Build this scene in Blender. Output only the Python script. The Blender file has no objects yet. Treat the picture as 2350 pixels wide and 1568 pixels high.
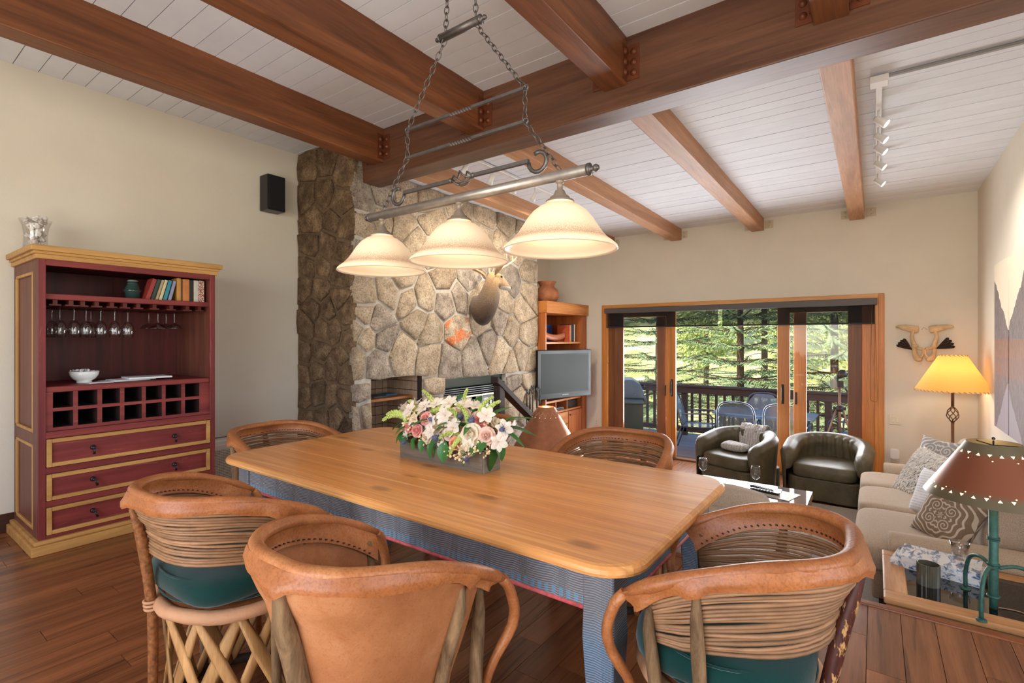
import bpy, bmesh, math, random
from mathutils import Vector, Matrix, noise as mnoise
random.seed(7)
PI = math.pi
R = math.radians
S = bpy.context.scene
COL = S.collection

# ---------------------------------------------------------------- camera, sky, sun, lights, exposure
EYE = 1.36
cam_d = bpy.data.cameras.new('camera')
cam = bpy.data.objects.new('camera', cam_d)
COL.objects.link(cam)
cam.location = (0, 0, EYE)
cam.rotation_euler = (R(90), 0, R(36.0))
cam_d.sensor_width = 36.0
cam_d.lens = 36.0 * 1147.0 / 2350.0
cam_d.shift_y = -5.0 / 2350.0
cam_d.clip_start = 0.05
cam_d.clip_end = 300
S.camera = cam

S.view_settings.view_transform = 'Standard'
S.view_settings.look = 'None'
S.view_settings.exposure = 0.12
S.view_settings.gamma = 1.0
S.view_settings.use_curve_mapping = False

wd = bpy.data.worlds.new('sky')
S.world = wd
wd.use_nodes = True
_nt = wd.node_tree
_sky = _nt.nodes.new('ShaderNodeTexSky')
_sky.sky_type = 'NISHITA'
_sky.sun_disc = False
_sky.sun_elevation = R(48)
_sky.sun_rotation = R(200)
_sky.altitude = 2400
_nt.links.new(_sky.outputs[0], _nt.nodes['Background'].inputs[0])
_nt.nodes['Background'].inputs[1].default_value = 0.62

def lamp(name, kind, loc, energy, col=(1, 1, 1), aim=None, size=None, size_y=None, radius=None, spot=None, blend=.5, spread=None):
    d = bpy.data.lights.new(name, kind)
    d.energy = energy
    d.color = col
    if kind == 'AREA':
        d.shape = 'RECTANGLE'
        d.size = size
        d.size_y = size_y or size
        if spread: d.spread = spread
    if radius is not None and kind in ('POINT', 'SPOT'):
        d.shadow_soft_size = radius
    if kind == 'SPOT':
        d.spot_size = spot
        d.spot_blend = blend
    o = bpy.data.objects.new(name, d)
    COL.objects.link(o)
    o.location = loc
    if aim is not None:
        v = Vector(aim) - Vector(loc)
        o.rotation_euler = v.to_track_quat('-Z', 'Y').to_euler()
    return o

sun = lamp('sun', 'SUN', (0, -5, 12), 7.5, (1.0, .93, .80))
sun.data.angle = R(.6)
sun.rotation_euler = (Vector((.32, .72, -.80))).to_track_quat('-Z', 'Y').to_euler()
# area lights added as daylight fill at unseen windows behind and beside the camera
lamp('added_fill_back', 'AREA', (-1.2, -2.5, 1.75), 76, (1.0, .955, .89), aim=(-1.6, 2.0, 2.3), size=3.6, size_y=2.0)
lamp('added_fill_side', 'AREA', (2.85, .4, 1.8), 62, (1.0, .965, .91), aim=(-2, 1.8, 2.3), size=2.8, size_y=2.0)
# unseen upward fill light, added to brighten the board ceiling
lamp('added_fill_ceiling', 'AREA', (-.6, -1.6, .12), 72, (1.0, .95, .88), aim=(-1.0, 1.2, 3.3), size=3.4, size_y=1.2)
# daylight through the patio door
lamp('daylight_patio_door', 'AREA', (-1.75, 7.9, .75), 210, (.97, .98, 1.0), aim=(-1.5, 4.0, 1.5), size=3.0, size_y=1.5)

# ---------------------------------------------------------------- helpers
WM = {}
def c(r, g, b):
    f = lambda x: (x / 255.) / 12.92 if x <= 10.3 else ((x / 255. + .055) / 1.055) ** 2.4
    return (f(r), f(g), f(b), 1.0)

def frames(pts, closed=False, up=None):
    n = len(pts)
    T = []
    for i in range(n):
        a = pts[(i - 1) % n] if (closed or i > 0) else pts[0]
        b = pts[(i + 1) % n] if (closed or i < n - 1) else pts[-1]
        t = b - a
        T.append(t.normalized() if t.length > 1e-9 else Vector((0, 0, 1)))
    out = []
    if up is not None:
        U = Vector(up)
        for t in T:
            s = t.cross(U)
            if s.length < 1e-6: s = t.cross(Vector((1, 0, 0)))
            s.normalize()
            out.append((s, s.cross(t).normalized()))
        return out
    t0 = T[0]
    s = t0.cross(Vector((0, 0, 1)))
    if s.length < .05: s = t0.cross(Vector((0, 1, 0)))
    s.normalize()
    for t in T:
        s = s - t * s.dot(t)
        if s.length < 1e-6: s = t.orthogonal()
        s.normalize()
        out.append((s, s.cross(t).normalized() * 1.0))
    return out

class MB:
    def __init__(s):
        s.v = []; s.f = []; s.sm = []
    def add(s, vs, fs, smooth=False, M=None):
        o = len(s.v)
        s.v += [(M @ Vector(v)) if M else Vector(v) for v in vs]
        s.f += [tuple(o + i for i in f) for f in fs]
        s.sm += [smooth] * len(fs)
        return s
    def box(s, x0, x1, y0, y1, z0, z1, M=None):
        vs = [(x, y, z) for z in (z0, z1) for y in (y0, y1) for x in (x0, x1)]
        return s.add(vs, [(0, 2, 3, 1), (4, 5, 7, 6), (0, 1, 5, 4), (2, 6, 7, 3), (0, 4, 6, 2), (1, 3, 7, 5)], False, M)
    def tube(s, pts, r, n=8, closed=False, up=None, ry=None, caps=True, smooth=True, M=None):
        pts = [Vector(p) for p in pts]
        F = frames(pts, closed, up)
        N = len(pts)
        rr = (lambda i: r[i]) if isinstance(r, (list, tuple)) else (lambda i: r)
        q = (lambda i: ry[i]) if isinstance(ry, (list, tuple)) else (lambda i: (ry if ry is not None else rr(i)))
        vs = []
        off = PI / n if n == 4 else 0
        kk = math.sqrt(2) if n == 4 else 1
        for i, p in enumerate(pts):
            a, b = F[i]
            for k in range(n):
                t = 2 * PI * k / n + off
                vs.append(p + a * (math.cos(t) * rr(i) * kk) + b * (math.sin(t) * q(i) * kk))
        fs = []
        for i in range(N if closed else N - 1):
            j = (i + 1) % N
            for k in range(n):
                l = (k + 1) % n
                fs.append((i * n + k, i * n + l, j * n + l, j * n + k))
        s.add(vs, fs, smooth and n > 4, M)
        if caps and not closed:
            o = len(s.v) - len(vs)
            s.f.append(tuple(o + k for k in range(n))[::-1]); s.sm.append(False)
            s.f.append(tuple(o + (N - 1) * n + k for k in range(n))); s.sm.append(False)
        return s
    def lathe(s, prof, n=24, M=None, smooth=True, arc=None):
        vs = []
        for r, z in prof:
            for k in range(n):
                t = 2 * PI * k / n
                vs.append((r * math.cos(t), r * math.sin(t), z))
        fs = []
        for i in range(len(prof) - 1):
            for k in range(n):
                l = (k + 1) % n
                fs.append((i * n + k, i * n + l, (i + 1) * n + l, (i + 1) * n + k))
        return s.add(vs, fs, smooth, M)
    def prism(s, poly, h0, h1, M=None, smooth=False):
        n = len(poly)
        vs = [(x, y, h0) for x, y in poly] + [(x, y, h1) for x, y in poly]
        fs = [tuple(range(n))[::-1], tuple(range(n, 2 * n))]
        fs += [(i, (i + 1) % n, n + (i + 1) % n, n + i) for i in range(n)]
        return s.add(vs, fs, smooth, M)
    def ell(s, ct, r, nu=14, nv=9, M=None, e=1.0):
        if isinstance(r, (int, float)): r = (r, r, r)
        pw = lambda x: math.copysign(abs(x) ** e, x)
        vs = [(ct[0], ct[1], ct[2] - r[2])]
        for i in range(1, nv):
            a = -PI / 2 + PI * i / nv
            for k in range(nu):
                t = 2 * PI * k / nu
                vs.append((ct[0] + r[0] * pw(math.cos(a)) * pw(math.cos(t)), ct[1] + r[1] * pw(math.cos(a)) * pw(math.sin(t)), ct[2] + r[2] * pw(math.sin(a))))
        vs.append((ct[0], ct[1], ct[2] + r[2]))
        fs = [(0, 1 + (k + 1) % nu, 1 + k) for k in range(nu)]
        for i in range(nv - 2):
            for k in range(nu):
                a = 1 + i * nu
                fs.append((a + k, a + (k + 1) % nu, a + nu + (k + 1) % nu, a + nu + k))
        a = 1 + (nv - 2) * nu
        fs += [(len(vs) - 1, a + k, a + (k + 1) % nu) for k in range(nu)]
        return s.add(vs, fs, True, M)
    def grid(s, fn, nu, nv, cu=False, smooth=True, M=None, flip=False):
        vs = [fn(i / (nu if cu else nu - 1), j / (nv - 1)) for j in range(nv) for i in range(nu)]
        fs = []
        for j in range(nv - 1):
            for i in range(nu if cu else nu - 1):
                k = (i + 1) % nu
                f = (j * nu + i, j * nu + k, (j + 1) * nu + k, (j + 1) * nu + i)
                fs.append(f[::-1] if flip else f)
        return s.add(vs, fs, smooth, M)
    def torus(s, R0, r, n=20, m=8, M=None, sx=1.0):
        vs = []; fs = []
        for i in range(n):
            a = 2 * PI * i / n
            for k in range(m):
                b = 2 * PI * k / m
                rr = R0 + r * math.cos(b)
                vs.append((rr * math.cos(a) * sx, rr * math.sin(a), r * math.sin(b)))
                fs.append((i * m + k, ((i + 1) % n) * m + k, ((i + 1) % n) * m + (k + 1) % m, i * m + (k + 1) % m))
        return s.add(vs, fs, True, M)
    def bevel(s, w, seg=1, ang=35):
        bm = bmesh.new()
        vv = [bm.verts.new(v) for v in s.v]
        for f, sm in zip(s.f, s.sm):
            try:
                x = bm.faces.new([vv[i] for i in f]); x.smooth = sm
            except ValueError: pass
        bm.normal_update()
        es = [e for e in bm.edges if len(e.link_faces) == 2 and e.calc_face_angle(0) > R(ang)]
        bmesh.ops.bevel(bm, geom=es, offset=w, segments=seg, profile=.6, affect='EDGES', clamp_overlap=True)
        bm.verts.index_update()
        s.v = [v.co.copy() for v in bm.verts]
        s.f = [tuple(v.index for v in f.verts) for f in bm.faces]
        s.sm = [f.smooth for f in bm.faces]
        bm.free()
        return s
    def rough(s, amp, sc=4.0, seed=0):
        for v in s.v:
            q = v * sc + Vector((seed, seed * 1.7, seed * .3))
            v += Vector((mnoise.noise(q), mnoise.noise(q + Vector((31, 0, 0))), mnoise.noise(q + Vector((0, 57, 0))))) * amp
        return s
    def mesh(s, name, mat):
        me = bpy.data.meshes.new(name)
        me.from_pydata([tuple(v) for v in s.v], [], s.f)
        me.polygons.foreach_set('use_smooth', s.sm)
        if mat: me.materials.append(mat)
        me.update()
        return me
    def build(s, name, mat, parent=None, w=False, kind=None):
        """link as ONE mesh object; w=True: the vertices are in world space"""
        if w and parent is not None and parent in WM:
            I = WM[parent].inverted()
            s.v = [I @ Vector(v) for v in s.v]
        o = bpy.data.objects.new(name, s.mesh(name, mat))
        COL.objects.link(o)
        if parent is not None:
            o.parent = parent
            WM[o] = WM.get(parent, Matrix())
        else:
            WM[o] = Matrix()
        if kind: o['kind'] = kind
        return o

def place(name, me, parent, M):
    """an object sharing mesh data, with its own local matrix under parent"""
    o = bpy.data.objects.new(name, me)
    COL.objects.link(o)
    o.parent = parent
    o.matrix_local = M
    return o

def tag(o, label, cat, group=None):
    o['label'] = label; o['category'] = cat
    if group: o['group'] = group
    return o
def thing(name, label, cat, loc=(0, 0, 0), rz=0, group=None, rx=0, ry=0):
    o = bpy.data.objects.new(name, None)
    COL.objects.link(o)
    o.empty_display_size = .05
    o.location = loc; o.rotation_euler = (rx, ry, rz)
    WM[o] = Matrix.LocRotScale(Vector(loc), o.rotation_euler, None)
    return tag(o, label, cat, group)
def struct(name, mb, mat, parent=None):
    o = mb.build(name, mat, parent)
    if parent is None: o['kind'] = 'structure'
    return o
def frame_root(name, loc=(0, 0, 0)):
    o = bpy.data.objects.new(name, None); COL.objects.link(o); o.location = loc
    o['kind'] = 'structure'; WM[o] = Matrix.Translation(Vector(loc))
    return o
def dup(root, loc, rz=None, label=None, group=None, scale=None):
    def cp(o, par):
        q = o.copy(); COL.objects.link(q)
        if par is not None: q.parent = par
        for ch in list(o.children): cp(ch, q)
        return q
    r = cp(root, None)
    r.location = loc
    if rz is not None: r.rotation_euler = (root.rotation_euler[0], root.rotation_euler[1], rz)
    if scale is not None: r.scale = scale
    if label: r['label'] = label
    if group: r['group'] = group
    WM[r] = Matrix.LocRotScale(Vector(loc), r.rotation_euler, r.scale)
    return r
def TR(x, y, z): return Matrix.Translation((x, y, z))
def RX(a): return Matrix.Rotation(a, 4, 'X')
def RY(a): return Matrix.Rotation(a, 4, 'Y')
def RZ(a): return Matrix.Rotation(a, 4, 'Z')
def SC(x, y, z): return Matrix.Diagonal((x, y, z, 1))
def align(a, b):
    """matrix that puts local z along a->b, origin at a"""
    a = Vector(a); d = Vector(b) - a
    return Matrix.Translation(a) @ d.to_track_quat('Z', 'Y').to_matrix().to_4x4()
def bez(p, n):
    p = [Vector(q) for q in p]
    out = []
    m = len(p)
    for i in range(n * (m - 1) + 1):
        t = i / n; k = min(int(t), m - 2); u = t - k
        p0 = p[max(k - 1, 0)]; p1 = p[k]; p2 = p[k + 1]; p3 = p[min(k + 2, m - 1)]
        out.append(.5 * ((2 * p1) + (p2 - p0) * u + (2 * p0 - 5 * p1 + 4 * p2 - p3) * u * u + (3 * p1 - p0 - 3 * p2 + p3) * u ** 3))
    return out
def rrect(x0, x1, y0, y1, r, n=5):
    out = []
    for cx, cy, a0 in ((x1 - r, y1 - r, 0), (x0 + r, y1 - r, 90), (x0 + r, y0 + r, 180), (x1 - r, y0 + r, 270)):
        for i in range(n + 1):
            a = R(a0 + 90 * i / n); out.append((cx + r * math.cos(a), cy + r * math.sin(a)))
    return out

# ---------------------------------------------------------------- materials
MATS = {}
class NT:
    def __init__(s, name):
        s.m = bpy.data.materials.new(name); s.m.use_nodes = True
        s.t = s.m.node_tree
        s.b = s.t.nodes['Principled BSDF']
        s.tc = None
    def n(s, typ, **kw):
        nd = s.t.nodes.new('ShaderNode' + typ)
        for k, v in kw.items():
            if k.startswith('i_'):
                key = k[2:].replace('_', ' ')
                nd.inputs[int(key) if key.isdigit() else key].default_value = v
            else: setattr(nd, k, v)
        return nd
    def l(s, a, b): s.t.links.new(a, b)
    def coord(s, scale=(1, 1, 1), rnd=True, which='Object', rot=(0, 0, 0)):
        if s.tc is None: s.tc = s.n('TexCoord')
        mp = s.n('Mapping'); mp.inputs['Scale'].default_value = scale; mp.inputs['Rotation'].default_value = rot
        if rnd:
            oi = s.n('ObjectInfo')
            m = s.n('VectorMath', operation='SCALE'); m.inputs[0].default_value = (13.1, 7.7, 21.3)
            s.l(oi.outputs['Random'], m.inputs['Scale'])
            a = s.n('VectorMath', operation='ADD')
            s.l(s.tc.outputs[which], a.inputs[0]); s.l(m.outputs[0], a.inputs[1])
            s.l(a.outputs[0], mp.inputs['Vector'])
        else:
            s.l(s.tc.outputs[which], mp.inputs['Vector'])
        return mp.outputs[0]
    def noise(s, vec, scale=5, detail=4, rough=.55, dist=0):
        nd = s.n('TexNoise'); nd.inputs['Scale'].default_value = scale; nd.inputs['Detail'].default_value = detail
        nd.inputs['Roughness'].default_value = rough; nd.inputs['Distortion'].default_value = dist
        s.l(vec, nd.inputs['Vector'])
        return nd.outputs['Fac']
    def ramp(s, fac, stops, interp='LINEAR'):
        nd = s.n('ValToRGB'); cr = nd.color_ramp; cr.interpolation = interp
        while len(cr.elements) < len(stops): cr.elements.new(.5)
        for e, (p, col) in zip(cr.elements, stops):
            e.position = p; e.color = col if len(col) == 4 else (*col, 1)
        s.l(fac, nd.inputs[0])
        return nd.outputs[0]
    def mix(s, fac, a, b, mode='MIX'):
        nd = s.n('Mix'); nd.data_type = 'RGBA'; nd.blend_type = mode
        for sock, val in ((nd.inputs[0], fac), (nd.inputs[6], a), (nd.inputs[7], b)):
            if hasattr(val, 'is_linked') or hasattr(val, 'links'): s.l(val, sock)
            else: sock.default_value = val
        return nd.outputs[2]
    def math(s, op, a, b=None, cl=False):
        nd = s.n('Math', operation=op); nd.use_clamp = cl
        for sock, val in ((nd.inputs[0], a), (nd.inputs[1], b)):
            if val is None: continue
            if hasattr(val, 'links'): s.l(val, sock)
            else: sock.default_value = val
        return nd.outputs[0]
    def rndval(s, lo=.85, hi=1.15):
        oi = s.n('ObjectInfo'); mr = s.n('MapRange'); mr.inputs[3].default_value = lo; mr.inputs[4].default_value = hi
        s.l(oi.outputs['Random'], mr.inputs[0]); return mr.outputs[0]
    def bump(s, h, strength=.3, dist=.01):
        nd = s.n('Bump'); nd.inputs['Strength'].default_value = strength; nd.inputs['Distance'].default_value = dist
        s.l(h, nd.inputs['Height']); s.l(nd.outputs[0], s.b.inputs['Normal'])
    def base(s, sock): s.l(sock, s.b.inputs['Base Color'])
    def fin(s, rough=.5, metal=0, spec=.5, coat=0, sheen=0):
        s.b.inputs['Roughness'].default_value = rough; s.b.inputs['Metallic'].default_value = metal
        s.b.inputs['Specular IOR Level'].default_value = spec
        if coat: s.b.inputs['Coat Weight'].default_value = coat; s.b.inputs['Coat Roughness'].default_value = .15
        if sheen: s.b.inputs['Sheen Weight'].default_value = sheen
        return s.m
    def sep(s, vec):
        nd = s.n('SeparateXYZ'); s.l(vec, nd.inputs[0]); return nd.outputs

def plain(name, col, rough=.5, metal=0, spec=.5, vs=0, va=.0, bump=0, bs=80, rnd=0, coat=0, sheen=0):
    """one colour with slight mottling (va), fine relief (bump), per-object tone (rnd)"""
    if name in MATS: return MATS[name]
    t = NT(name)
    v = t.coord()
    k = t.noise(v, vs or 6, 3)
    d = tuple(x * (1 - va) for x in col[:3]) + (1,)
    u = tuple(min(1, x * (1 + va)) for x in col[:3]) + (1,)
    b = t.ramp(k, [(.3, d), (.7, u)])
    if rnd:
        r = t.rndval(1 - rnd, 1 + rnd)
        vm = t.n('VectorMath', operation='SCALE'); t.l(b, vm.inputs[0]); t.l(r, vm.inputs['Scale']); b = vm.outputs[0]
    t.base(b)
    if bump: t.bump(t.noise(v, bs, 3), bump, .004)
    MATS[name] = t.fin(rough, metal, spec, coat, sheen)
    return t.m

def wood(name, dark, light, axis='X', scale=1.0, rough=.45, rnd=.15, knots=0, streak=None, grain=1.0, spec=.4, coat=0, stretch=.06, bump=.12):
    """grain that runs along one axis"""
    if name in MATS: return MATS[name]
    t = NT(name)
    sx = [1, 1, 1]; sx['XYZ'.index(axis)] = stretch
    v = t.coord(tuple(q * scale for q in sx))
    big = t.noise(v, 9, 5, .6, .6)
    b = t.ramp(big, [(.28, dark), (.72, light)])
    fine = t.noise(v, 90 * grain, 3, .7)
    b = t.mix(.35, b, t.ramp(fine, [(.3, (.45, .4, .36, 1)), (.65, (1.15, 1.12, 1.1, 1))]), 'MULTIPLY')
    if streak:
        s1 = t.noise(v, 22, 2, .5, 1.2)
        m = t.ramp(s1, [(.60, (0, 0, 0, 1)), (.70, (1, 1, 1, 1))])
        b = t.mix(t.math('MULTIPLY', m, streak[1]), b, streak[0])
    if knots:
        vo = t.n('TexVoronoi'); vo.voronoi_dimensions = '2D'; vo.feature = 'F1'; vo.inputs['Scale'].default_value = knots
        vv = t.coord((1, 1, 1))
        sq = [1, 1, 1]; sq['XYZ'.index(axis)] = .45
        mp = t.coord(tuple(sq)); t.l(mp, vo.inputs['Vector'])
        kk = t.ramp(vo.outputs['Distance'], [(.03, (1, 1, 1, 1)), (.07, (0, 0, 0, 1))])
        b = t.mix(t.math('MULTIPLY', kk, .6), b, tuple(x * .36 for x in dark[:3]) + (1,))
    r = t.rndval(1 - rnd, 1 + rnd)
    vm = t.n('VectorMath', operation='SCALE'); t.l(b, vm.inputs[0]); t.l(r, vm.inputs['Scale'])
    t.base(vm.outputs[0])
    t.bump(fine, bump, .002)
    MATS[name] = t.fin(rough, 0, spec, coat)
    return t.m

def metal(name, col, rough=.35, va=.15, vs=20, met=1.0):
    return plain(name, col, rough, met, .5, vs, va, .05, 120)

def glass(name, col=(1, 1, 1, 1), refl=1.0, tint=0.0, rough=.0):
    """thin clear pane: see-through with Fresnel reflections"""
    if name in MATS: return MATS[name]
    t = NT(name)
    nt = t.t
    nt.nodes.remove(t.b)
    tr = t.n('BsdfTransparent'); tr.inputs[0].default_value = tuple(x * (1 - tint) for x in col[:3]) + (1,)
    gl = t.n('BsdfGlossy'); gl.inputs['Roughness'].default_value = rough
    lw = t.n('LayerWeight'); lw.inputs[0].default_value = .5
    k = t.math('MULTIPLY', t.math('ADD', t.math('MULTIPLY', t.math('POWER', lw.outputs['Facing'], 4.0), .75), .045), refl, True)
    mx = t.n('MixShader'); t.l(k, mx.inputs[0]); t.l(tr.outputs[0], mx.inputs[1]); t.l(gl.outputs[0], mx.inputs[2])
    t.l(mx.outputs[0], nt.nodes['Material Output'].inputs[0])
    MATS[name] = t.m
    return t.m

def glow(name, col, strength, base=None):
    if name in MATS: return MATS[name]
    t = NT(name)
    t.b.inputs['Base Color'].default_value = base or col
    t.b.inputs['Emission Color'].default_value = col
    t.b.inputs['Emission Strength'].default_value = strength
    MATS[name] = t.fin(.6)
    return t.m
# ---------------------------------------------------------------- shared materials
WALL = plain('wall_plaster', c(226, 217, 201), .85, 0, .2, 3, .02, .25, 140)
WHITEB = plain('white_painted_boards', c(229, 232, 238), .6, 0, .3, 5, .03, .08, 60, rnd=.02)
BEAMW = wood('stained_beam_x', c(80, 52, 40), c(120, 80, 58), 'X', .9, .42, .08, grain=.8, streak=(c(66, 38, 26), .5))
BEAMY = wood('stained_beam_y', c(96, 56, 34), c(150, 92, 54), 'Y', .9, .42, .08, grain=.8, streak=(c(78, 44, 26), .5))
BEAML = wood('stained_beam_living', c(164, 116, 82), c(202, 152, 112), 'Y', .9, .5, .06, grain=.8)
FLOORW = wood('bamboo_floor', c(102, 60, 37), c(162, 104, 65), 'Y', 1.1, .27, .16, streak=(c(70, 42, 30), .6), stretch=.045, spec=.5, bump=.05)
DARKIRON = metal('dark_iron', c(64, 58, 55), .5, .2, 30, .6)
BRONZE = metal('brushed_bronze', c(150, 138, 124), .38, .12, 60, .85)
BLACK = plain('black_plastic', c(22, 22, 24), .35)
RUSTY = plain('painted_brown_steel', c(112, 60, 36), .45, .3, .5, 20, .2)
CREAMP = plain('cream_painted_steel', c(206, 192, 165), .6)
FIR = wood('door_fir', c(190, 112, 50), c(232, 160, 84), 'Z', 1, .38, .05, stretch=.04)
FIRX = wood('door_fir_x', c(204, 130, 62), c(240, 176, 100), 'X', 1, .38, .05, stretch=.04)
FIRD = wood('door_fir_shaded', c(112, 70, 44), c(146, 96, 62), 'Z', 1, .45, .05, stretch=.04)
CLEAR = glass('clear_glass', (1, 1, 1, 1), .22)

XW, YW, XR, S0 = -4.97, 7.5, .918, -.44      # left wall, patio wall, right wall, sunken floor
ZD = 3.32                                     # dining ceiling
def zliv(y): return 3.055 - (y - 3.27) * .013  # the living room ceiling falls a little towards the patio

# ---------------------------------------------------------------- floors
fl = struct('floor', MB().box(XW, 3.0, -2.7, 3.14, -.10, -.012), plain('subfloor', c(40, 24, 16), .8))
x = XW; k = 0
while x < 3.0:
    w_ = .13
    y = -2.7 - random.random() * 1.0
    yend = 3.165 if x > -3.98 else 2.95
    while y < yend - .02:
        L_ = random.choice((.9, 1.22, 1.52, 1.83))
        y0, y1 = max(y, -2.7), min(y + L_, yend)
        if y1 - y0 > .06 and y1 > -.9:
            MB().box(x + .0011, x + w_ - .0011, y0 + .0011, y1 - .0011, -.012, random.uniform(-.0004, 0)).build('plank', FLOORW, fl)
        y += L_
    x += w_
NOSE = wood('step_nosing', c(106, 56, 28), c(160, 92, 50), 'X', 1, .3, .05, stretch=.04)
MB().box(-3.98, 3.0, 3.135, 3.19, -.035, .006).bevel(.008, 2).build('nosing', NOSE, fl)
MB().box(-2.42, 3.0, 3.12, 3.16, S0, -.035).build('riser', plain('riser_wood', c(96, 52, 28), .5), fl)

lf = struct('floor_sunken', MB().box(XW, XR, 3.16, YW + .05, S0 - .1, S0 - .012), plain('subfloor', c(40, 24, 16)))
x = -4.0
while x < XR - .02:
    y = 3.2 - random.random()
    while y < YW:
        y0, y1 = max(y, 3.2), min(y + 1.8, YW)
        if y1 - y0 > .06:
            MB().box(x + .001, min(x + .129, XR), y0 + .001, y1 - .001, S0 - .012, S0).build('plank', FLOORW, lf)
        y += 1.8
    x += .13
st = frame_root('floor_steps')
for i in range(2):
    y0 = 3.19 + .28 * i; z1 = S0 * (i + 1) / 3
    MB().box(-3.98, -2.5, y0, y0 + .29, z1 - .035, z1).bevel(.006).build('tread', NOSE, st)
    MB().box(-3.98, -2.5, y0 + .0, y0 + .26, S0, z1 - .035).build('riser', MATS['riser_wood'], st)

# ---------------------------------------------------------------- walls
wl = MB().box(XW - .15, XW, -2.7, 6.2, S0, ZD + .1)
wl.box(-4.80, -4.65, 6.2, YW, S0, ZD + .1).box(XW - .15, -4.65, 6.15, 6.22, S0, ZD + .1)
struct('wall_left', wl, WALL)
DX0, DX1, DZ1 = -3.56, .03, 1.86
wb = MB().box(-4.8, DX0, YW, YW + .16, S0, 3.4).box(DX1, XR + .15, YW, YW + .16, S0, 3.4).box(DX0, DX1, YW, YW + .16, DZ1, 3.4)
struct('wall_back', wb, WALL)
struct('wall_right', MB().box(XR, XR + .15, 3.14, YW, S0, 3.4), WALL)
wd_ = MB().box(3.0, 3.15, -2.7, -1.1, -.1, 3.42).box(3.0, 3.15, 1.9, 3.2, -.1, 3.42).box(3.0, 3.15, -1.1, 1.9, -.1, .8).box(3.0, 3.15, -1.1, 1.9, 2.8, 3.42)
wd_.box(XR + .15, 3.15, 3.2, 3.35, -.1, 3.42)
struct('wall_side', wd_, WALL)
wf = MB().box(XW, -3.1, -2.85, -2.7, -.1, 3.42).box(.7, 3.15, -2.85, -2.7, -.1, 3.42).box(-3.1, .7, -2.85, -2.7, -.1, .7).box(-3.1, .7, -2.85, -2.7, 2.8, 3.42)
struct('wall_front', wf, WALL)
for nm_, b in (('window_1', (-3.1, .7, 0)), ('window_2', (-1.1, 1.9, 1))):
    m = MB()
    if b[2] == 0:
        for xx in (-3.1, -1.23, .64): m.box(xx, xx + .06, -2.8, -2.74, .7, 2.8)
        m.box(-3.1, .7, -2.8, -2.74, .7, .76).box(-3.1, .7, -2.8, -2.74, 2.74, 2.8)
    else:
        for yy in (-1.1, .37, 1.84): m.box(3.05, 3.11, yy, yy + .06, .8, 2.8)
        m.box(3.05, 3.11, -1.1, 1.9, .8, .86).box(3.05, 3.11, -1.1, 1.9, 2.74, 2.8)
    struct(nm_, m, FIR)
BASEB = wood('dark_baseboard', c(58, 30, 20), c(88, 48, 32), 'Y', 1, .4)
struct('baseboard_left', MB().box(XW, XW + .018, -2.7, 2.94, 0, .13).bevel(.004), BASEB)
struct('baseboard_back', MB().box(.10, XR, YW - .016, YW, S0, S0 + .1).bevel(.004), WHITEB)

# ---------------------------------------------------------------- board ceilings
BACKC = plain('board_gap', c(40, 36, 32), .9)
ce = struct('ceiling', MB().box(XW, 3.0, -2.7, 3.2, ZD + .022, ZD + .12), BACKC)
y = -2.7
while y < 3.06:
    MB().box(XW, 3.0, y + .0026, min(y + .1316, 3.1), ZD + random.uniform(0, .003), ZD + .022).build('board', WHITEB, ce)
    y += .1342
ce2 = struct('ceiling_sunken', MB().add([(-4.9, 3.2, 3.14), (XR, 3.2, 3.14), (XR, YW, 3.09), (-4.9, YW, 3.09), (-4.9, 3.2, 3.4), (XR, 3.2, 3.4), (XR, YW, 3.4), (-4.9, YW, 3.4)],
    [(0, 1, 2, 3), (7, 6, 5, 4), (0, 4, 5, 1), (1, 5, 6, 2), (2, 6, 7, 3), (3, 7, 4, 0)]), BACKC)
y = 3.24
while y < YW - .02:
    y1 = min(y + .118, YW)
    za, zb = zliv(y), zliv(y1); d = random.uniform(0, .003)
    m = MB().box(-4.9, XR, y + .0040, y1, 0, .09)
    for v in m.v: v.z = (v.z + zliv(v.y) + d)
    m.build('board', WHITEB, ce2)
    y += .1196

# ---------------------------------------------------------------- beams
def beam_mesh(x0, x1, y0, y1, z0a, z0b, z1a, z1b):
    m = MB().box(x0, x1, y0, y1, 0, 1)
    for v in m.v:
        t = (v.y - y0) / (y1 - y0)
        lo = z0a + (z0b - z0a) * t; hi = z1a + (z1b - z1a) * t
        v.z = lo if v.z < .5 else hi
    return m.bevel(.007, 2)
mb_ = struct('beam_main', MB().box(-4.02, 3.0, 3.06, 3.27, 2.873, 3.42).bevel(.008, 2), BEAMW)
def bolt(m, p, d, r=.017):
    a = Vector(p); M_ = align(a, a + Vector(d))
    m.lathe([(r * 1.25, 0), (r * 1.25, .004), (r, .005), (r * .9, .012), (0, .013)], 8, M_)
LX = (-3.70, -2.50, -1.303, -.105, 1.10, 2.30)
for xr in LX:
    b = struct('beam_rafter', beam_mesh(xr - .157, xr, -2.7, 3.062, 3.008, 3.008, ZD + .01, ZD + .01), BEAMY)
    for sgn, xs in ((1, xr), (-1, xr - .157)):
        p = MB()
        p.box(min(xs, xs + sgn * .005), max(xs, xs + sgn * .005), 2.985, 3.06, 3.03, 3.255)
        p.box(min(xs, xs + sgn * .085), max(xs, xs + sgn * .085), 3.053, 3.06, 3.03, 3.255)
        pl = p.bevel(.001).build('bracket', RUSTY, b)
        q = MB()
        for zz in (3.075, 3.142, 3.21):
            bolt(q, (xs + sgn * .048, 3.053, zz), (0, -1, 0))
            bolt(q, (xs + sgn * .005, 3.024, zz), (sgn, 0, 0))
        q.build('bolt', RUSTY, pl)
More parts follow.
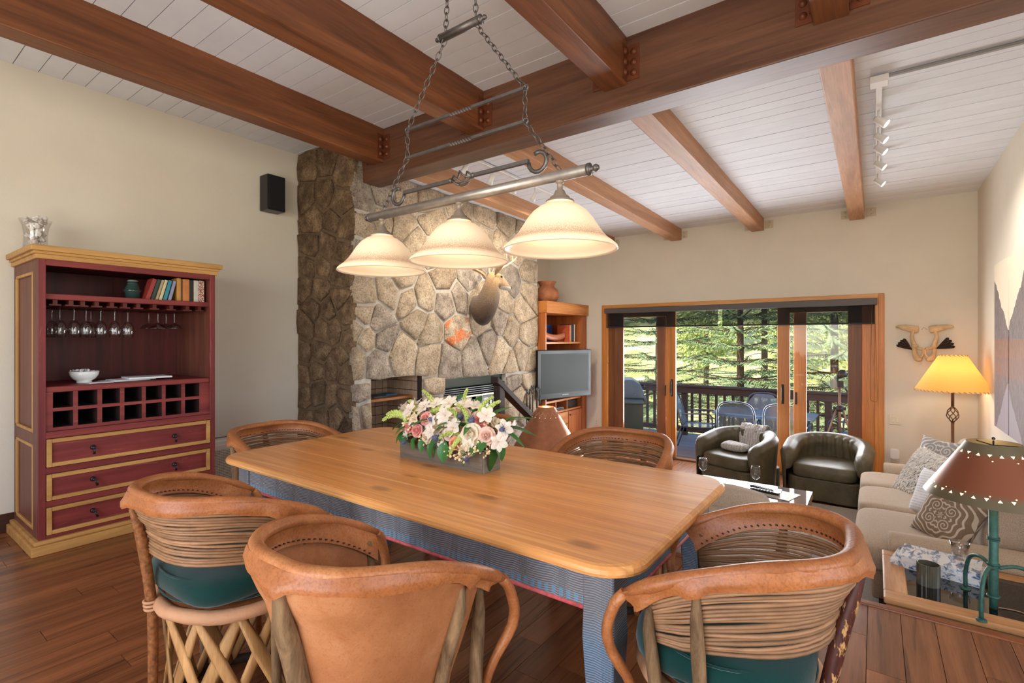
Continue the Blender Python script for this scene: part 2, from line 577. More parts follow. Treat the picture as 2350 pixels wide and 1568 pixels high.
for xa, xb in ((-3.40, -3.42), (-2.328, -2.345), (-1.221, -1.208), (-.104, -.09)):
    b = struct('beam_rafter', beam_mesh(xa - .155, xa, 3.262, YW, 2.883, 2.835, zliv(3.27) + .01, zliv(YW) + .01), BEAML)
    for sgn, xs in ((1, xb), (-1, xb - .155)):
        p = MB().box(min(xs, xs + sgn * .1), max(xs, xs + sgn * .1), YW - .006, YW, 2.86, 2.965)
        pl = p.build('bracket', CREAMP, b)
        q = MB()
        for zz in (2.885, 2.94): bolt(q, (xs + sgn * .06, YW - .006, zz), (0, -1, 0), .013)
        q.build('bolt', CREAMP, pl)

# ---------------------------------------------------------------- stone fireplace
def stone_mat(name, cols, dark=1.0, blue=0):
    t = NT(name)
    v = t.coord()
    n1 = t.noise(v, 7, 5, .65)
    n2 = t.noise(v, 55, 4, .8)
    b = t.ramp(n1, [(.3, cols[0]), (.5, cols[1]), (.68, cols[2])])
    sp = t.ramp(n2, [(.36, (.25, .22, .2, 1)), (.5, (.95, .95, .95, 1)), (.66, (1.25, 1.2, 1.12, 1))])
    b = t.mix(.72, b, sp, 'MULTIPLY')
    r = t.rndval(.8 * dark, 1.15 * dark)
    vm = t.n('VectorMath', operation='SCALE'); t.l(b, vm.inputs[0]); t.l(r, vm.inputs['Scale'])
    t.base(vm.outputs[0])
    t.bump(t.math('ADD', n2, t.noise(v, 14, 5, .7)), .9, .02)
    MATS[name] = t.fin(.88, 0, .2)
    return t.m
STONE = stone_mat('granite_rubble', (c(168, 148, 126), c(206, 184, 156), c(228, 210, 184)))
STONEG = stone_mat('granite_grey', (c(140, 126, 114), c(182, 166, 150), c(210, 196, 178)))
STONED = stone_mat('granite_shaded', (c(92, 72, 56), c(128, 104, 80), c(160, 134, 106)))  # darker copy of the stone: shade of the near face put into its colour
STONEO = None
def lichen():
    t = NT('lichen_granite')
    v = t.coord()
    b = t.ramp(t.noise(v, 7, 5, .65), [(.3, c(152, 134, 116)), (.68, c(214, 196, 170))])
    m = t.ramp(t.noise(v, 6, 4, .7), [(.5, (0, 0, 0, 1)), (.56, (1, 1, 1, 1))])
    b = t.mix(t.math('MULTIPLY', m, .85), b, c(222, 122, 66))
    sp = t.ramp(t.noise(v, 55, 4, .8), [(.36, (.35, .3, .28, 1)), (.5, (.95, .95, .95, 1)), (.66, (1.2, 1.18, 1.12, 1))])
    t.base(t.mix(.8, b, sp, 'MULTIPLY')); t.bump(t.noise(v, 40, 4), .7, .02)
    return t.fin(.9, 0, .2)
STONEO = lichen()
MORT = plain('mortar', c(190, 182, 170), .95, 0, .1, 25, .12, .8, 60)
MORTD = plain('mortar_shaded', c(112, 92, 72), .95, 0, .1, 25, .15, .8, 60)  # mortar of the near face, darkened in colour to stand for shade

def clip(poly, nx, ny, d):
    out = []
    for i in range(len(poly)):
        a, b = poly[i], poly[(i + 1) % len(poly)]
        da = a[0] * nx + a[1] * ny - d; db = b[0] * nx + b[1] * ny - d
        if da <= 0: out.append(a)
        if (da < 0 < db) or (db < 0 < da):
            t = da / (da - db); out.append((a[0] + (b[0] - a[0]) * t, a[1] + (b[1] - a[1]) * t))
    return out
def cells(seeds, rect, joint):
    x0, x1, y0, y1 = rect
    res = []
    for i, (px, py) in enumerate(seeds):
        g = joint / 2
        poly = [(x0 + g, y0 + g), (x1 - g, y0 + g), (x1 - g, y1 - g), (x0 + g, y1 - g)]
        for j, (qx, qy) in enumerate(seeds):
            if i == j: continue
            dx, dy = qx - px, qy - py; L_ = math.hypot(dx, dy)
            if L_ < 1e-6 or L_ > 2.2: continue
            nx, ny = dx / L_, dy / L_
            poly = clip(poly, nx, ny, (px + qx) / 2 * nx + (py + qy) / 2 * ny - g * random.uniform(.6, 1.6))
            if len(poly) < 3: break
        if len(poly) >= 3:
            a = sum(poly[k][0] * poly[(k + 1) % len(poly)][1] - poly[(k + 1) % len(poly)][0] * poly[k][1] for k in range(len(poly))) / 2
            if abs(a) > .0012: res.append(((px, py), poly))
    return res
def stone(poly, h, fn, mat, parent, seed):
    """a rough stone on a wall: outline poly, standing h proud; fn maps (a, b, out) to space"""
    pts = []
    n = len(poly)
    for i in range(n):
        a, b = Vector((*poly[i], 0)), Vector((*poly[(i + 1) % n], 0))
        L_ = (b - a).length
        m = max(1, min(3, int(L_ / .14)))
        for k in range(m): pts.append(a.lerp(b, k / m))
    ce_ = sum(pts, Vector()) / len(pts)
    N = len(pts)
    # round the corners off and make the outline wander
    q = [(pts[i - 1] + pts[i] * 9 + pts[(i + 1) % N]) / 11 for i in range(N)]
    q = [p + Vector((mnoise.noise(p * 9 + Vector((seed, 0, 0))), mnoise.noise(p * 9 + Vector((0, seed, 5))), 0)) * .012 for p in q]
    m = MB(); vs = []
    for sc_, hh in ((1, -.02), (1, h * .6), (.955, h * .95), (.6, h * 1.04)):
        for p in q:
            r = ce_ + (p - ce_) * sc_
            j = mnoise.noise(p * 6 + Vector((seed * 2.3, hh * 40, 0))) * h * .5 if hh > 0 else 0
            vs.append(fn(r.x, r.y, hh + j))
    vs.append(fn(ce_.x, ce_.y, h * 1.05))
    fs = []
    for L_ in range(3):
        for i in range(N): fs.append((L_ * N + i, L_ * N + (i + 1) % N, (L_ + 1) * N + (i + 1) % N, (L_ + 1) * N + i))
    for i in range(N): fs.append((3 * N + i, 3 * N + (i + 1) % N, 4 * N))
    m.add(vs, fs, False)
    for i in range(2 * N, len(m.sm)): m.sm[i] = True
    o = m.build('stone', mat, parent)
    return o
fp = thing('stone_fireplace', 'floor to ceiling rubble stone fireplace of pale granite with a near side coloured darker as shade', 'fireplace')
# mortar bodies
bd = MB().box(-4.62, -4.03, 3.0, 6.17, .97, 3.05).box(XW, -4.022, 2.976, 3.17, S0, ZD)
bd.box(-4.66, -4.03, 3.0, 6.17, S0, .2).box(-4.66, -4.03, 3.85, 4.2, .2, .97).box(-4.66, -4.03, 5.4, 6.17, .2, .97).box(XW, -4.6, 3.15, 6.17, S0, 3.05)
bd.box(-4.5, -4.03, 4.2, 5.4, .9, .98)
bd.build('mortar', MORT, fp)
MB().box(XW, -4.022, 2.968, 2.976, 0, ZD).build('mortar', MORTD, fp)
LIT = [(3.05, 2.72), (3.32, 2.82), (3.62, 2.88), (3.96, 2.89), (4.46, 2.93), (4.96, 2.92), (5.4, 2.91), (5.8, 2.85), (3.07, 2.47), (3.32, 2.55), (3.55, 2.54), (4.04, 2.72), (3.73, 2.37), (4.46, 2.62), (4.92, 2.7), (5.28, 2.61), (5.67, 2.62), (5.95, 2.71), (3.05, 2.19), (3.32, 2.23), (4.11, 2.34), (4.59, 2.37), (4.96, 2.42), (3.07, 1.8), (3.4, 1.84), (3.57, 2.0), (3.65, 1.78), (3.88, 1.84), (3.79, 1.55), (4.2, 2.05), (4.23, 1.79), (4.46, 1.88), (4.42, 1.45), (4.62, 2.1), (4.81, 1.85), (5.53, 2.13), (5.95, 2.33), (5.8, 1.78), (5.9, 1.44), (5.36, 1.86), (5.28, 1.61), (4.88, 1.6), (5.49, 1.48), (5.0, 1.31), (5.28, 1.18), (5.76, 1.14), (4.74, 1.15), (4.26, 1.09), (3.99, 1.15), (3.96, 1.46), (3.55, 1.22), (3.23, 1.13), (3.32, 1.36), (3.11, 1.36), (3.25, 1.55), (3.1, 1.6), (2.99, 1.45), (2.98, 1.16), (6.0, 1.03), (5.95, 2.01), (5.53, 1.0)]
def onlit(a, b, o): return Vector((-4.035 + o, a, b))
k = 0
for (sy, sz), poly in cells(LIT, (2.945, 6.175, .945, 3.05), .009):
    if sz < 1.2 and sy > 4.2: poly = [(a, b - .055 if b < 1.0 else b) for a, b in poly]
    m_ = STONEO if (abs(sy - 4.42) < .02 and abs(sz - 1.45) < .02) else random.choice((STONE, STONE, STONE, STONEG))
    stone(poly, random.uniform(.026, .042), onlit, m_, fp, k); k += 1
for rect, sd in (((2.93, 3.165, S0, .955), [(3.05, .87), (2.98, .6), (3.09, .62), (3.05, .3), (3.02, 0), (3.1, -.25)]),
                 ((3.845, 4.21, S0, .94), [(4.04, .85), (4.0, .62), (4.08, .36), (3.95, .1), (4.1, -.2)]),
                 ((5.39, 6.175, S0, .885), [(5.58, .80), (5.9, .78), (5.67, .58), (5.95, .46), (5.53, .36), (5.8, .28), (5.6, .05), (5.95, 0), (5.75, -.25)]),
                 ((3.165, 3.845, S0, .2), [(3.3, 0), (3.6, .05), (3.45, -.3), (3.75, -.2)]), ((4.21, 5.39, S0, .2), [(4.4, 0), (4.7, .05), (5.1, .0), (4.5, -.3), (4.9, -.25), (5.25, -.3)])):
    for _, poly in cells(sd, rect, .014):
        stone(poly, random.uniform(.035, .065), onlit, random.choice((STONE, STONE, STONEG)), fp, k); k += 1
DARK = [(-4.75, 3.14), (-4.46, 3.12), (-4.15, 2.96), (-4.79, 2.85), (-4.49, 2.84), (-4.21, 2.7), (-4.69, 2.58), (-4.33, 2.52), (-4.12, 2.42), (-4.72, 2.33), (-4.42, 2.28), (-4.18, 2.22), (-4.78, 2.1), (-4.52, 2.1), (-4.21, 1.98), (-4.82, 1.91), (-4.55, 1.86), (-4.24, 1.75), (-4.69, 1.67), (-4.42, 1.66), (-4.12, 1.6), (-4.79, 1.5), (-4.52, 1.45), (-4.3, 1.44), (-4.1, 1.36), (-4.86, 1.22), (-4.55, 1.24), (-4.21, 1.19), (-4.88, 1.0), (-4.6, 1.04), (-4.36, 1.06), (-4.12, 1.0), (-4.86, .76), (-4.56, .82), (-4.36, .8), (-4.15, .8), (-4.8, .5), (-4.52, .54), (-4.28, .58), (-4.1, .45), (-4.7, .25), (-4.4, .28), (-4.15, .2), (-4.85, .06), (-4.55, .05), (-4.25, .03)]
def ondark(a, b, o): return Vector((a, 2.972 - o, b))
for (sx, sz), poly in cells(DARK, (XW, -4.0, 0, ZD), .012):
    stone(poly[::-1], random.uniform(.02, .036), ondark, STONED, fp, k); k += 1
# wood niche: tiled back and side, a board shelf
TILE = plain('tan_tile', c(176, 148, 122), .5, 0, .4, 12, .12, rnd=.1)
tm = MB().box(-.047, .047, -.047, .047, 0, .008).bevel(.002).mesh('tile', TILE)
gr = MB().box(-4.6, -4.575, 3.16, 3.86, .2, .97).box(-4.6, -4.03, 3.835, 3.86, .2, .97).box(-4.6, -4.03, 3.16, 3.86, .18, .2)
gr.build('grout', plain('dark_grout', c(46, 34, 28), .9), fp)
for i in range(7):
    for j in range(8):
        place('tile', tm, fp, TR(-4.575, 3.21 + .1 * i, .25 + .1 * j) @ RY(PI / 2))
for i in range(5):
    for j in range(8):
        place('tile', tm, fp, TR(-4.52 + .1 * i, 3.835, .25 + .1 * j) @ RX(PI / 2))
MB().box(-4.56, -4.14, 3.18, 3.83, .715, .745).bevel(.003).build('shelf', wood('niche_shelf', c(150, 92, 46), c(196, 132, 74), 'Y'), fp)
fi = thing('fireplace_insert', 'black steel fireplace insert with grey hood and glass doors in the right opening', 'fireplace insert', (-4.1, 4.8, .2))
HOOD = plain('hood_grey_green', c(92, 106, 98), .3, .6)
ist = MB().box(-4.45, -4.09, 4.22, 4.25, .2, .9).box(-4.45, -4.09, 5.35, 5.385, .2, .9).box(-4.47, -4.43, 4.22, 5.385, .2, .9).box(-4.45, -4.06, 4.22, 5.385, .18, .205)
ist.build('firebox', plain('firebox_black', c(20, 19, 18), .6), fi, w=True)
MB().add([(-4.07, 4.22, .90), (-4.07, 5.38, .90), (-4.12, 5.38, .775), (-4.12, 4.22, .775), (-4.14, 4.22, .9), (-4.14, 5.38, .9), (-4.14, 5.38, .775), (-4.14, 4.22, .775)],
    [(3, 2, 1, 0), (4, 5, 6, 7), (0, 1, 5, 4), (3, 7, 6, 2), (0, 4, 7, 3), (1, 2, 6, 5)]).build('hood', HOOD, fi, w=True)
for i in range(4):
    z_ = .765 - .025 * i
    MB().box(-4.12, -4.095, 4.24, 5.37, z_ - .016, z_).bevel(.003).build('louvre', BLACK, fi, w=True)
MB().box(-4.1, -4.075, 4.24, 5.37, .640, .664).bevel(.003).build('trim_strip', metal('brass', c(216, 194, 128), .25), fi, w=True)
for y0 in (4.25, 4.81):
    dr = MB().box(-4.095, -4.08, y0, y0 + .03, .22, .635).box(-4.095, -4.08, y0 + .515, y0 + .545, .22, .635).box(-4.095, -4.08, y0, y0 + .545, .605, .635).box(-4.095, -4.08, y0, y0 + .545, .22, .25).build('door', BLACK, fi, w=True)
    MB().box(-4.09, -4.086, y0 + .03, y0 + .515, .25, .605).build('glass', plain('smoked_glass', c(14, 16, 17), .06), dr, w=True)
    MB().tube([(-4.08, y0 + (.46 if y0 < 4.5 else .08), .5), (-4.05, y0 + (.46 if y0 < 4.5 else .08), .49), (-4.05, y0 + (.46 if y0 < 4.5 else .08), .42), (-4.08, y0 + (.46 if y0 < 4.5 else .08), .41)], .006, 6).build('handle', MATS['brass'], dr, w=True)
# ---------------------------------------------------------------- patio door wall
YD = YW
dt = frame_root('trim_1')
MB().box(DX0 - .06, DX0, YD - .02, YD + .02, S0, DZ1 + .055).bevel(.004).build('casing', FIR, dt)
MB().box(DX1, DX1 + .06, YD - .02, YD + .02, S0, DZ1 + .055).bevel(.004).build('casing', FIR, dt)
MB().box(DX0, DX1, YD - .02, YD + .02, DZ1, DZ1 + .055).bevel(.004).build('casing', FIRX, dt)
jm = MB().box(DX0, DX0 + .03, YD - .015, YD + .16, S0, DZ1).box(DX1 - .03, DX1, YD - .015, YD + .16, S0, DZ1).box(DX0 + .03, DX1 - .03, YD - .01, YD + .16, DZ1 - .03, DZ1)
jm.build('jamb', FIR, dt)
MB().box(DX0, DX1, YD - .03, YD + .16, S0 - .01, S0 + .028).bevel(.006).build('sill', wood('worn_sill', c(96, 66, 44), c(150, 112, 80), 'X'), dt)
def door(n, x0, x1, y, wood_l, wood_r, handle=None):
    d = frame_root('door_%d' % n)
    w_ = .145
    MB().box(x0, x0 + w_, y, y + .045, S0 + .03, DZ1 - .03).bevel(.004).build('stile', wood_l, d)
    MB().box(x1 - w_, x1, y, y + .045, S0 + .03, DZ1 - .03).bevel(.004).build('stile', wood_r, d)
    MB().box(x0 + w_, x1 - w_, y + .002, y + .043, S0 + .03, S0 + .24).bevel(.004).build('rail', FIRX, d)
    MB().box(x0 + w_, x1 - w_, y + .002, y + .043, DZ1 - .15, DZ1 - .03).bevel(.004).build('rail', FIRX, d)
    g = MB().box(x0 + w_ - .01, x1 - w_ + .01, y + .02, y + .025, S0 + .24, DZ1 - .15).build('pane', CLEAR, d)
    if handle:
        hx = handle
        h = MB().box(hx - .016, hx + .016, y - .008, y, .50, .76).bevel(.004).build('handle', DARKIRON, d)
        MB().tube(bez([(hx, y - .008, .745), (hx, y - .045, .72), (hx, y - .058, .62), (hx, y - .045, .54), (hx, y - .008, .515)], 5), [.008] * 5 + [.011] * 11 + [.008] * 5, 8).build('pull', DARKIRON, h)
    return d
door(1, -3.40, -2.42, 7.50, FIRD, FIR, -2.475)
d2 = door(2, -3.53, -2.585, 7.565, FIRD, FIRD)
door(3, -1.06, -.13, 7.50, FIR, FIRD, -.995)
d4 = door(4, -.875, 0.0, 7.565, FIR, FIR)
MB().box(-2.60, -2.575, 7.545, 7.57, .50, .66).bevel(.003).build('latch', DARKIRON, d2)
MB().box(-.86, -.835, 7.545, 7.57, .50, .66).bevel(.003).build('latch', DARKIRON, d4)

SHADE = NT('dark_mesh_shade')
_t = SHADE.n('BsdfTransparent'); _t.inputs[0].default_value = (.78, .82, .86, 1)
_m = SHADE.n('MixShader'); _m.inputs[0].default_value = .50
SHADE.b.inputs['Base Color'].default_value = c(30, 32, 36); SHADE.b.inputs['Roughness'].default_value = .9
SHADE.l(SHADE.b.outputs[0], _m.inputs[1]); SHADE.l(_t.outputs[0], _m.inputs[2])
SHADE.l(_m.outputs[0], SHADE.t.nodes['Material Output'].inputs[0])
HEM = plain('dark_hem', c(26, 28, 31), .6)
FASC = plain('grey_fascia', c(88, 82, 80), .5)
for i, (xa, xb, lab) in enumerate(((-3.52, -1.80, 'dark mesh roller shade over the left half of the patio door'), (-1.745, .0, 'dark mesh roller shade over the right half of the patio door'))):
    rs = thing('roller_shade', lab, 'roller shade', ((xa + xb) / 2, 7.44, 1.85), group='roller shades over the patio door')
    MB().box(xa - (.02 if i == 0 else .027), xb + (.028 if i == 0 else .02), 7.40, 7.48, 1.775, 1.855).bevel(.004).build('fascia', FASC, rs, w=True)
    MB().box(xa, xb, 7.445, 7.447, 1.565, 1.78).build('fabric', SHADE.m, rs, w=True)
    MB().box(xa, xb, 7.438, 7.454, 1.545, 1.566).bevel(.004).build('hem_bar', HEM, rs, w=True)
    xs = xa + .03 if i == 0 else xb - .03
    zb_ = .98 if i == 0 else .62
    cd = [(xs, 7.43, 1.78), (xs - .012, 7.43, 1.2), (xs - .016, 7.43, zb_ + .06), (xs, 7.43, zb_), (xs + .03, 7.43, zb_ - .01), (xs + .05, 7.43, zb_ + .05), (xs + .04, 7.43, 1.2), (xs + .022, 7.43, 1.78)]
    MB().tube(bez(cd, 5), .0022, 5).build('pull_cord', plain('cord', c(120, 76, 40), .7), rs, w=True)

# ---------------------------------------------------------------- deck, railing
DECK = wood('deck_boards', c(104, 106, 112), c(140, 142, 148), 'X', 1, .6, .07, stretch=.04)
DZ = -.47
dk = frame_root('floor_deck')
y = 7.68
while y < 9.8:
    MB().box(-7, 4, y + .003, y + .137, DZ - .03, DZ).bevel(.003).build('board', DECK, dk)
    y += .14
MB().box(-7, 4, 7.67, 9.85, DZ - .3, DZ - .04).build('joist', plain('joist', c(50, 40, 34), .9), dk)
RAILW = wood('brown_railing', c(52, 38, 34), c(74, 56, 50), 'X', 1, .6, .05)
RAILZ = wood('brown_railing_z', c(48, 35, 31), c(70, 52, 46), 'Z', 1, .6, .08)
rl = thing('deck_railing', 'dark brown wooden railing along the outer edge of the deck', 'railing', (-1.5, 9.68, DZ))
MB().box(-7, 4, 9.60, 9.76, .455, .495).bevel(.006).build('top_rail', RAILW, rl, w=True)
MB().box(-7, 4, 9.63, 9.67, .34, .455).bevel(.004).build('rail', RAILW, rl, w=True)
MB().box(-7, 4, 9.66, 9.70, -.40, -.31).bevel(.004).build('rail', RAILW, rl, w=True)
x = -6.9; i = 0
while x < 3.9:
    if i % 8 == 3: MB().box(x - .05, x + .05, 9.66, 9.76, DZ, .455).bevel(.004).build('post', RAILZ, rl, w=True)
    else: MB().box(x - .021, x + .021, 9.67, 9.71, -.33, .36).build('baluster', RAILZ, rl, w=True)
    x += .146; i += 1

# ---------------------------------------------------------------- hillside and trees beyond the deck
def ghill(x, y):
    t = max(0, y - 11)
    return -2.6 + t * .085 + 1.0 * mnoise.noise(Vector((x * .07, y * .07, 0))) + (max(0, y - 34) * .30)
t = NT('dry_grass_slope')
v = t.coord((1, 1, 1), False)
b = t.ramp(t.noise(v, .55, 5, .7), [(.28, c(112, 122, 66)), (.42, c(168, 164, 98)), (.54, c(196, 186, 128)), (.68, c(206, 198, 168))])
b = t.mix(.5, b, t.ramp(t.noise(v, 7, 4, .8), [(.3, (.5, .52, .4, 1)), (.6, (1.1, 1.08, 1.0, 1))]), 'MULTIPLY')
t.base(b); t.fin(1.0, 0, 0)
gm = MB().grid(lambda a, q: (-45 + 85 * a, 9.9 + 70 * q, ghill(-45 + 85 * a, 9.9 + 70 * q)), 60, 50)
struct('ground', gm, t.m)
struct('ground_yard', MB().box(-40, 40, -30, 9.95, -3.2, -3.0), t.m)

BARK = plain('spruce_bark', c(96, 74, 58), .9, 0, .1, 12, .25, .6, 40)
def needle_mat(name, a, b_):
    t = NT(name)
    v = t.coord()
    q = t.ramp(t.noise(v, 2.2, 4, .7), [(.3, a), (.7, b_)])
    r = t.rndval(.85, 1.15)
    vm = t.n('VectorMath', operation='SCALE'); t.l(q, vm.inputs[0]); t.l(r, vm.inputs['Scale'])
    t.base(vm.outputs[0])
    t.b.inputs['Subsurface Weight'].default_value = 0
    return t.fin(.8, 0, .15)
NEED = needle_mat('spruce_needles', c(84, 112, 84), c(170, 186, 122))
LEAFY = needle_mat('leafy_green', c(140, 156, 84), c(214, 214, 138))
def spray(m, p, d, L_, wdt, rnd):
    """one twig of needles: a flattened drooping spindle"""
    d = d.normalized()
    s_ = d.cross(Vector((0, 0, 1)))
    if s_.length < .05: s_ = Vector((1, 0, 0))
    s_.normalize(); u_ = s_.cross(d)
    a = p; b_ = p + d * L_ * .55 - Vector((0, 0, L_ * .06)); e = p + d * L_ - Vector((0, 0, L_ * .22))
    vs = [a, b_ + s_ * wdt, b_ - s_ * wdt, b_ + u_ * wdt * .5, b_ - u_ * wdt * .35, e]
    m.add(vs, [(0, 1, 3), (0, 3, 2), (0, 2, 4), (0, 4, 1), (5, 3, 1), (5, 2, 3), (5, 4, 2), (5, 1, 4)], False)
def spruce_meshes(seed, H_=9.0, Rb=2.6):
    rnd = random.Random(seed)
    tr = MB().tube([(0, 0, -1), (0, 0, H_ * .5), (0, 0, H_)], [.12, .075, .01], 8)
    m = MB()
    z = .7
    while z < H_ - .15:
        f = 1 - z / H_
        nb = 8 if f > .3 else 5
        a0 = rnd.random() * 6.28
        for k in range(nb):
            a = a0 + 2 * PI * k / nb + rnd.uniform(-.25, .25)
            L_ = Rb * (f ** .8) * rnd.uniform(.7, 1.1) + .15
            out = Vector((math.cos(a), math.sin(a), 0)); sd = Vector((-math.sin(a), math.cos(a), 0))
            up0 = .18 - .45 * f
            pts = [Vector((0, 0, z)) + out * (L_ * q) + Vector((0, 0, L_ * (up0 * q + .16 * q * q))) for q in (0, .35, .7, 1)]
            tr.tube(pts, [.022, .016, .011, .004], 4, caps=False)
            n = max(8, int(L_ / .052))
            for i in range(n):
                q = (i + .6) / n
                p = pts[0].lerp(pts[3], q) + Vector((0, 0, -.05 * math.sin(q * PI)))
                sl = (.13 + .30 * L_ * .35 * (1 - q)) * rnd.uniform(.6, 1.15)
                for sg in (-1, 1):
                    spray(m, p, out * .75 + sd * sg + Vector((0, 0, rnd.uniform(-.35, .2))), sl, .0135, rnd)
                if rnd.random() < .6: spray(m, p, out + Vector((0, 0, rnd.uniform(-.6, .5))), sl * .8, .013, rnd)
            spray(m, pts[2], out, L_ * .42, .02, rnd)
        z += rnd.uniform(.26, .46) * (1 if f > .25 else .7)
    return tr, m
def bush_meshes(seed, H_=5.0, Rr=2.0):
    rnd = random.Random(seed)
    tr = MB().tube([(0, 0, -1), (.1, 0, H_ * .35), (0, .1, H_ * .8)], [.14, .09, .02], 7)
    m = MB()
    for i in range(5200):
        while True:
            p = Vector((rnd.uniform(-1, 1), rnd.uniform(-1, 1), rnd.uniform(-1, 1)))
            if .35 < p.length < 1: break
        p *= .78 + .35 * mnoise.noise(p * 2.2 + Vector((seed, 0, 0)))
        p = Vector((p.x * Rr, p.y * Rr, H_ * .6 + p.z * H_ * .45))
        n_ = Vector((rnd.uniform(-1, 1), rnd.uniform(-1, 1), rnd.uniform(-.2, 1))).normalized()
        a = n_.orthogonal().normalized() * rnd.uniform(.05, .11); b_ = n_.cross(a) * .6
        m.add([p - a, p - b_, p + a, p + b_], [(0, 1, 2, 3)], False)
    return tr, m
def tree(name, lab, grp, tr, m, nm, loc, rz, sc, cat='tree', first=None):
    if first is not None: return dup(first, loc, rz, lab, grp, (sc, sc, sc))
    o = thing(name, lab, cat, loc, rz, grp)
    tr.build('trunk', BARK, o)
    f = m.build('foliage', nm, o); f['kind'] = 'stuff'
    o.scale = (sc, sc, sc)
    return o
GRP = 'spruces beyond the deck railing'
SPR = 'drooping spruce beyond the deck, '
spots = [(-4.75, 13.3, .2, 1.0, 'seen through the left door pane above the grill'),
         (-2.55, 12.6, 1.2, .96, 'left of the two in the open doorway'),
         (-.72, 13.0, 2.2, .95, 'right of the two in the open doorway'),
         (.55, 12.4, 3.1, .8, 'seen through the right door panel behind the tripod'),
         (-8.6, 17.0, .6, 1.15, 'far to the left and hidden by the fireplace side'),
         (3.4, 17.5, 1.9, 1.1, 'beyond the right door jamb'),
         (-3.4, 21.0, 4.0, 1.15, 'set further back in the middle of the doorway'),
         (1.6, 22.5, 5.0, 1.0, 'farthest one up the slope on the right')]
A_ = spruce_meshes(11); B_ = spruce_meshes(23, 8.4, 2.3)
fa = fb = None
for i, (x, y, rz, sc, lab) in enumerate(spots):
    loc = (x, y, ghill(x, y) - .1)
    if i % 2 == 0:
        o = tree('spruce_tree', SPR + lab, GRP, *A_, NEED, loc, rz, sc, first=fa); fa = fa or o
    else:
        o = tree('spruce_tree', SPR + lab, GRP, *B_, NEED, loc, rz, sc, first=fb); fb = fb or o
C_ = bush_meshes(3)
fc = None
for i, (x, y, sc, lab) in enumerate(((-6.4, 24, 1.1, 'leftmost of the pale leafy trees on the slope'), (-1.6, 29, 1.1, 'pale leafy tree in the centre of the doorway far up the slope'), (.9, 27, 1.25, 'pale leafy tree high in the right door panel'), (-4.4, 34, 1.2, 'pale leafy tree far behind the left spruce'), (3.6, 33, 1.3, 'rightmost of the pale leafy trees'), (-9.5, 36, 1.5, 'pale leafy tree far off behind the left pane'))):
    o = tree('leafy_tree', lab, 'leafy trees up the slope', *C_, LEAFY, (x, y, ghill(x, y) - .2), i * 1.3, sc, first=fc); fc = fc or o
hs = thing('distant_house', 'distant pale house with a rust red roof between trees on the slope', 'house', (1.0, 38, ghill(1.0, 38)))
MB().box(-1.4, 1.4, -1.2, 1.2, -.5, 1.5).build('wall', plain('house_wall', c(214, 200, 180), .8), hs)
MB().add([(-1.7, -1.5, 1.45), (1.7, -1.5, 1.45), (1.7, 1.5, 1.45), (-1.7, 1.5, 1.45), (-1.7, 0, 2.3), (1.7, 0, 2.3)], [(0, 1, 5, 4), (2, 3, 4, 5), (0, 4, 3), (1, 2, 5), (3, 2, 1, 0)]).build('roof', plain('house_roof', c(178, 104, 72), .8), hs)
for xx in (-.9, 0, .9): MB().box(xx - .25, xx + .25, -1.23, -1.19, .4, 1.1).build('window', plain('house_window', c(70, 80, 90), .2), hs)
# ---------------------------------------------------------------- dining table
PINE = wood('honey_pine_top', c(190, 122, 64), c(232, 166, 98), 'X', .9, .34, .05, knots=2.3, stretch=.03, coat=.25, streak=(c(246, 196, 128), .4))
TX0, TX1, TY0, TY1, TZ = -2.765, -.50, 1.195, 2.30, .76
tb = thing('dining_table', 'long honey pine dining table with rounded corners on a painted blue grey base', 'table', ((TX0 + TX1) / 2, (TY0 + TY1) / 2, 0))
RC = .13
def xedge(y, ins, side):
    x0, x1, y0, y1 = TX0 + ins, TX1 - ins, TY0 + ins, TY1 - ins
    r = RC - ins * .6
    dy = max(0, (y0 + r) - y, y - (y1 - r))
    off = r - math.sqrt(max(0, r * r - dy * dy))
    return x1 - off if side > 0 else x0 + off
LEV = [(.010, 0), (.003, .004), (0, .013), (.002, .024), (.009, .031), (.018, .034)]   # bullnose: inset, height over the underside
cuts = [TY0, 1.505, 1.80, 2.08, TY1]
for i in range(4):
    a, b = cuts[i], cuts[i + 1]
    m = MB(); n = 14; rings = []
    for ins, hh in LEV[:-1] + [(.017, .0333), LEV[-1]]:
        ya = max(a, TY0 + ins) + (.0011 + (.002 if hh > .033 else 0) if i else 0); yb = min(b, TY1 - ins) - (.0011 + (.002 if hh > .033 else 0) if i < 3 else 0)
        ys = []
        for k in range(n):
            t = k / (n - 1)
            if i == 0: t = t ** 2
            if i == 3: t = 1 - (1 - t) ** 2
            ys.append(ya + (yb - ya) * t)
        ring = [(xedge(y, ins, 1), y, TZ - .034 + hh) for y in ys] + [(xedge(y, ins, -1), y, TZ - .034 + hh) for y in ys[::-1]]
        rings.append(ring)
    vs = [p for r in rings for p in r]; N = 2 * n; fs = []
    for l in range(len(LEV)):
        for k in range(N): fs.append((l * N + k, l * N + (k + 1) % N, (l + 1) * N + (k + 1) % N, (l + 1) * N + k))
    for k in range(n - 1):
        o = len(LEV) * N
        fs.append((o + k, o + k + 1, o + N - 2 - k, o + N - 1 - k)); fs.append((k, N - 1 - k, N - 2 - k, k + 1))
    m.add(vs, fs, False)
    m.build('plank', PINE, tb, w=True)
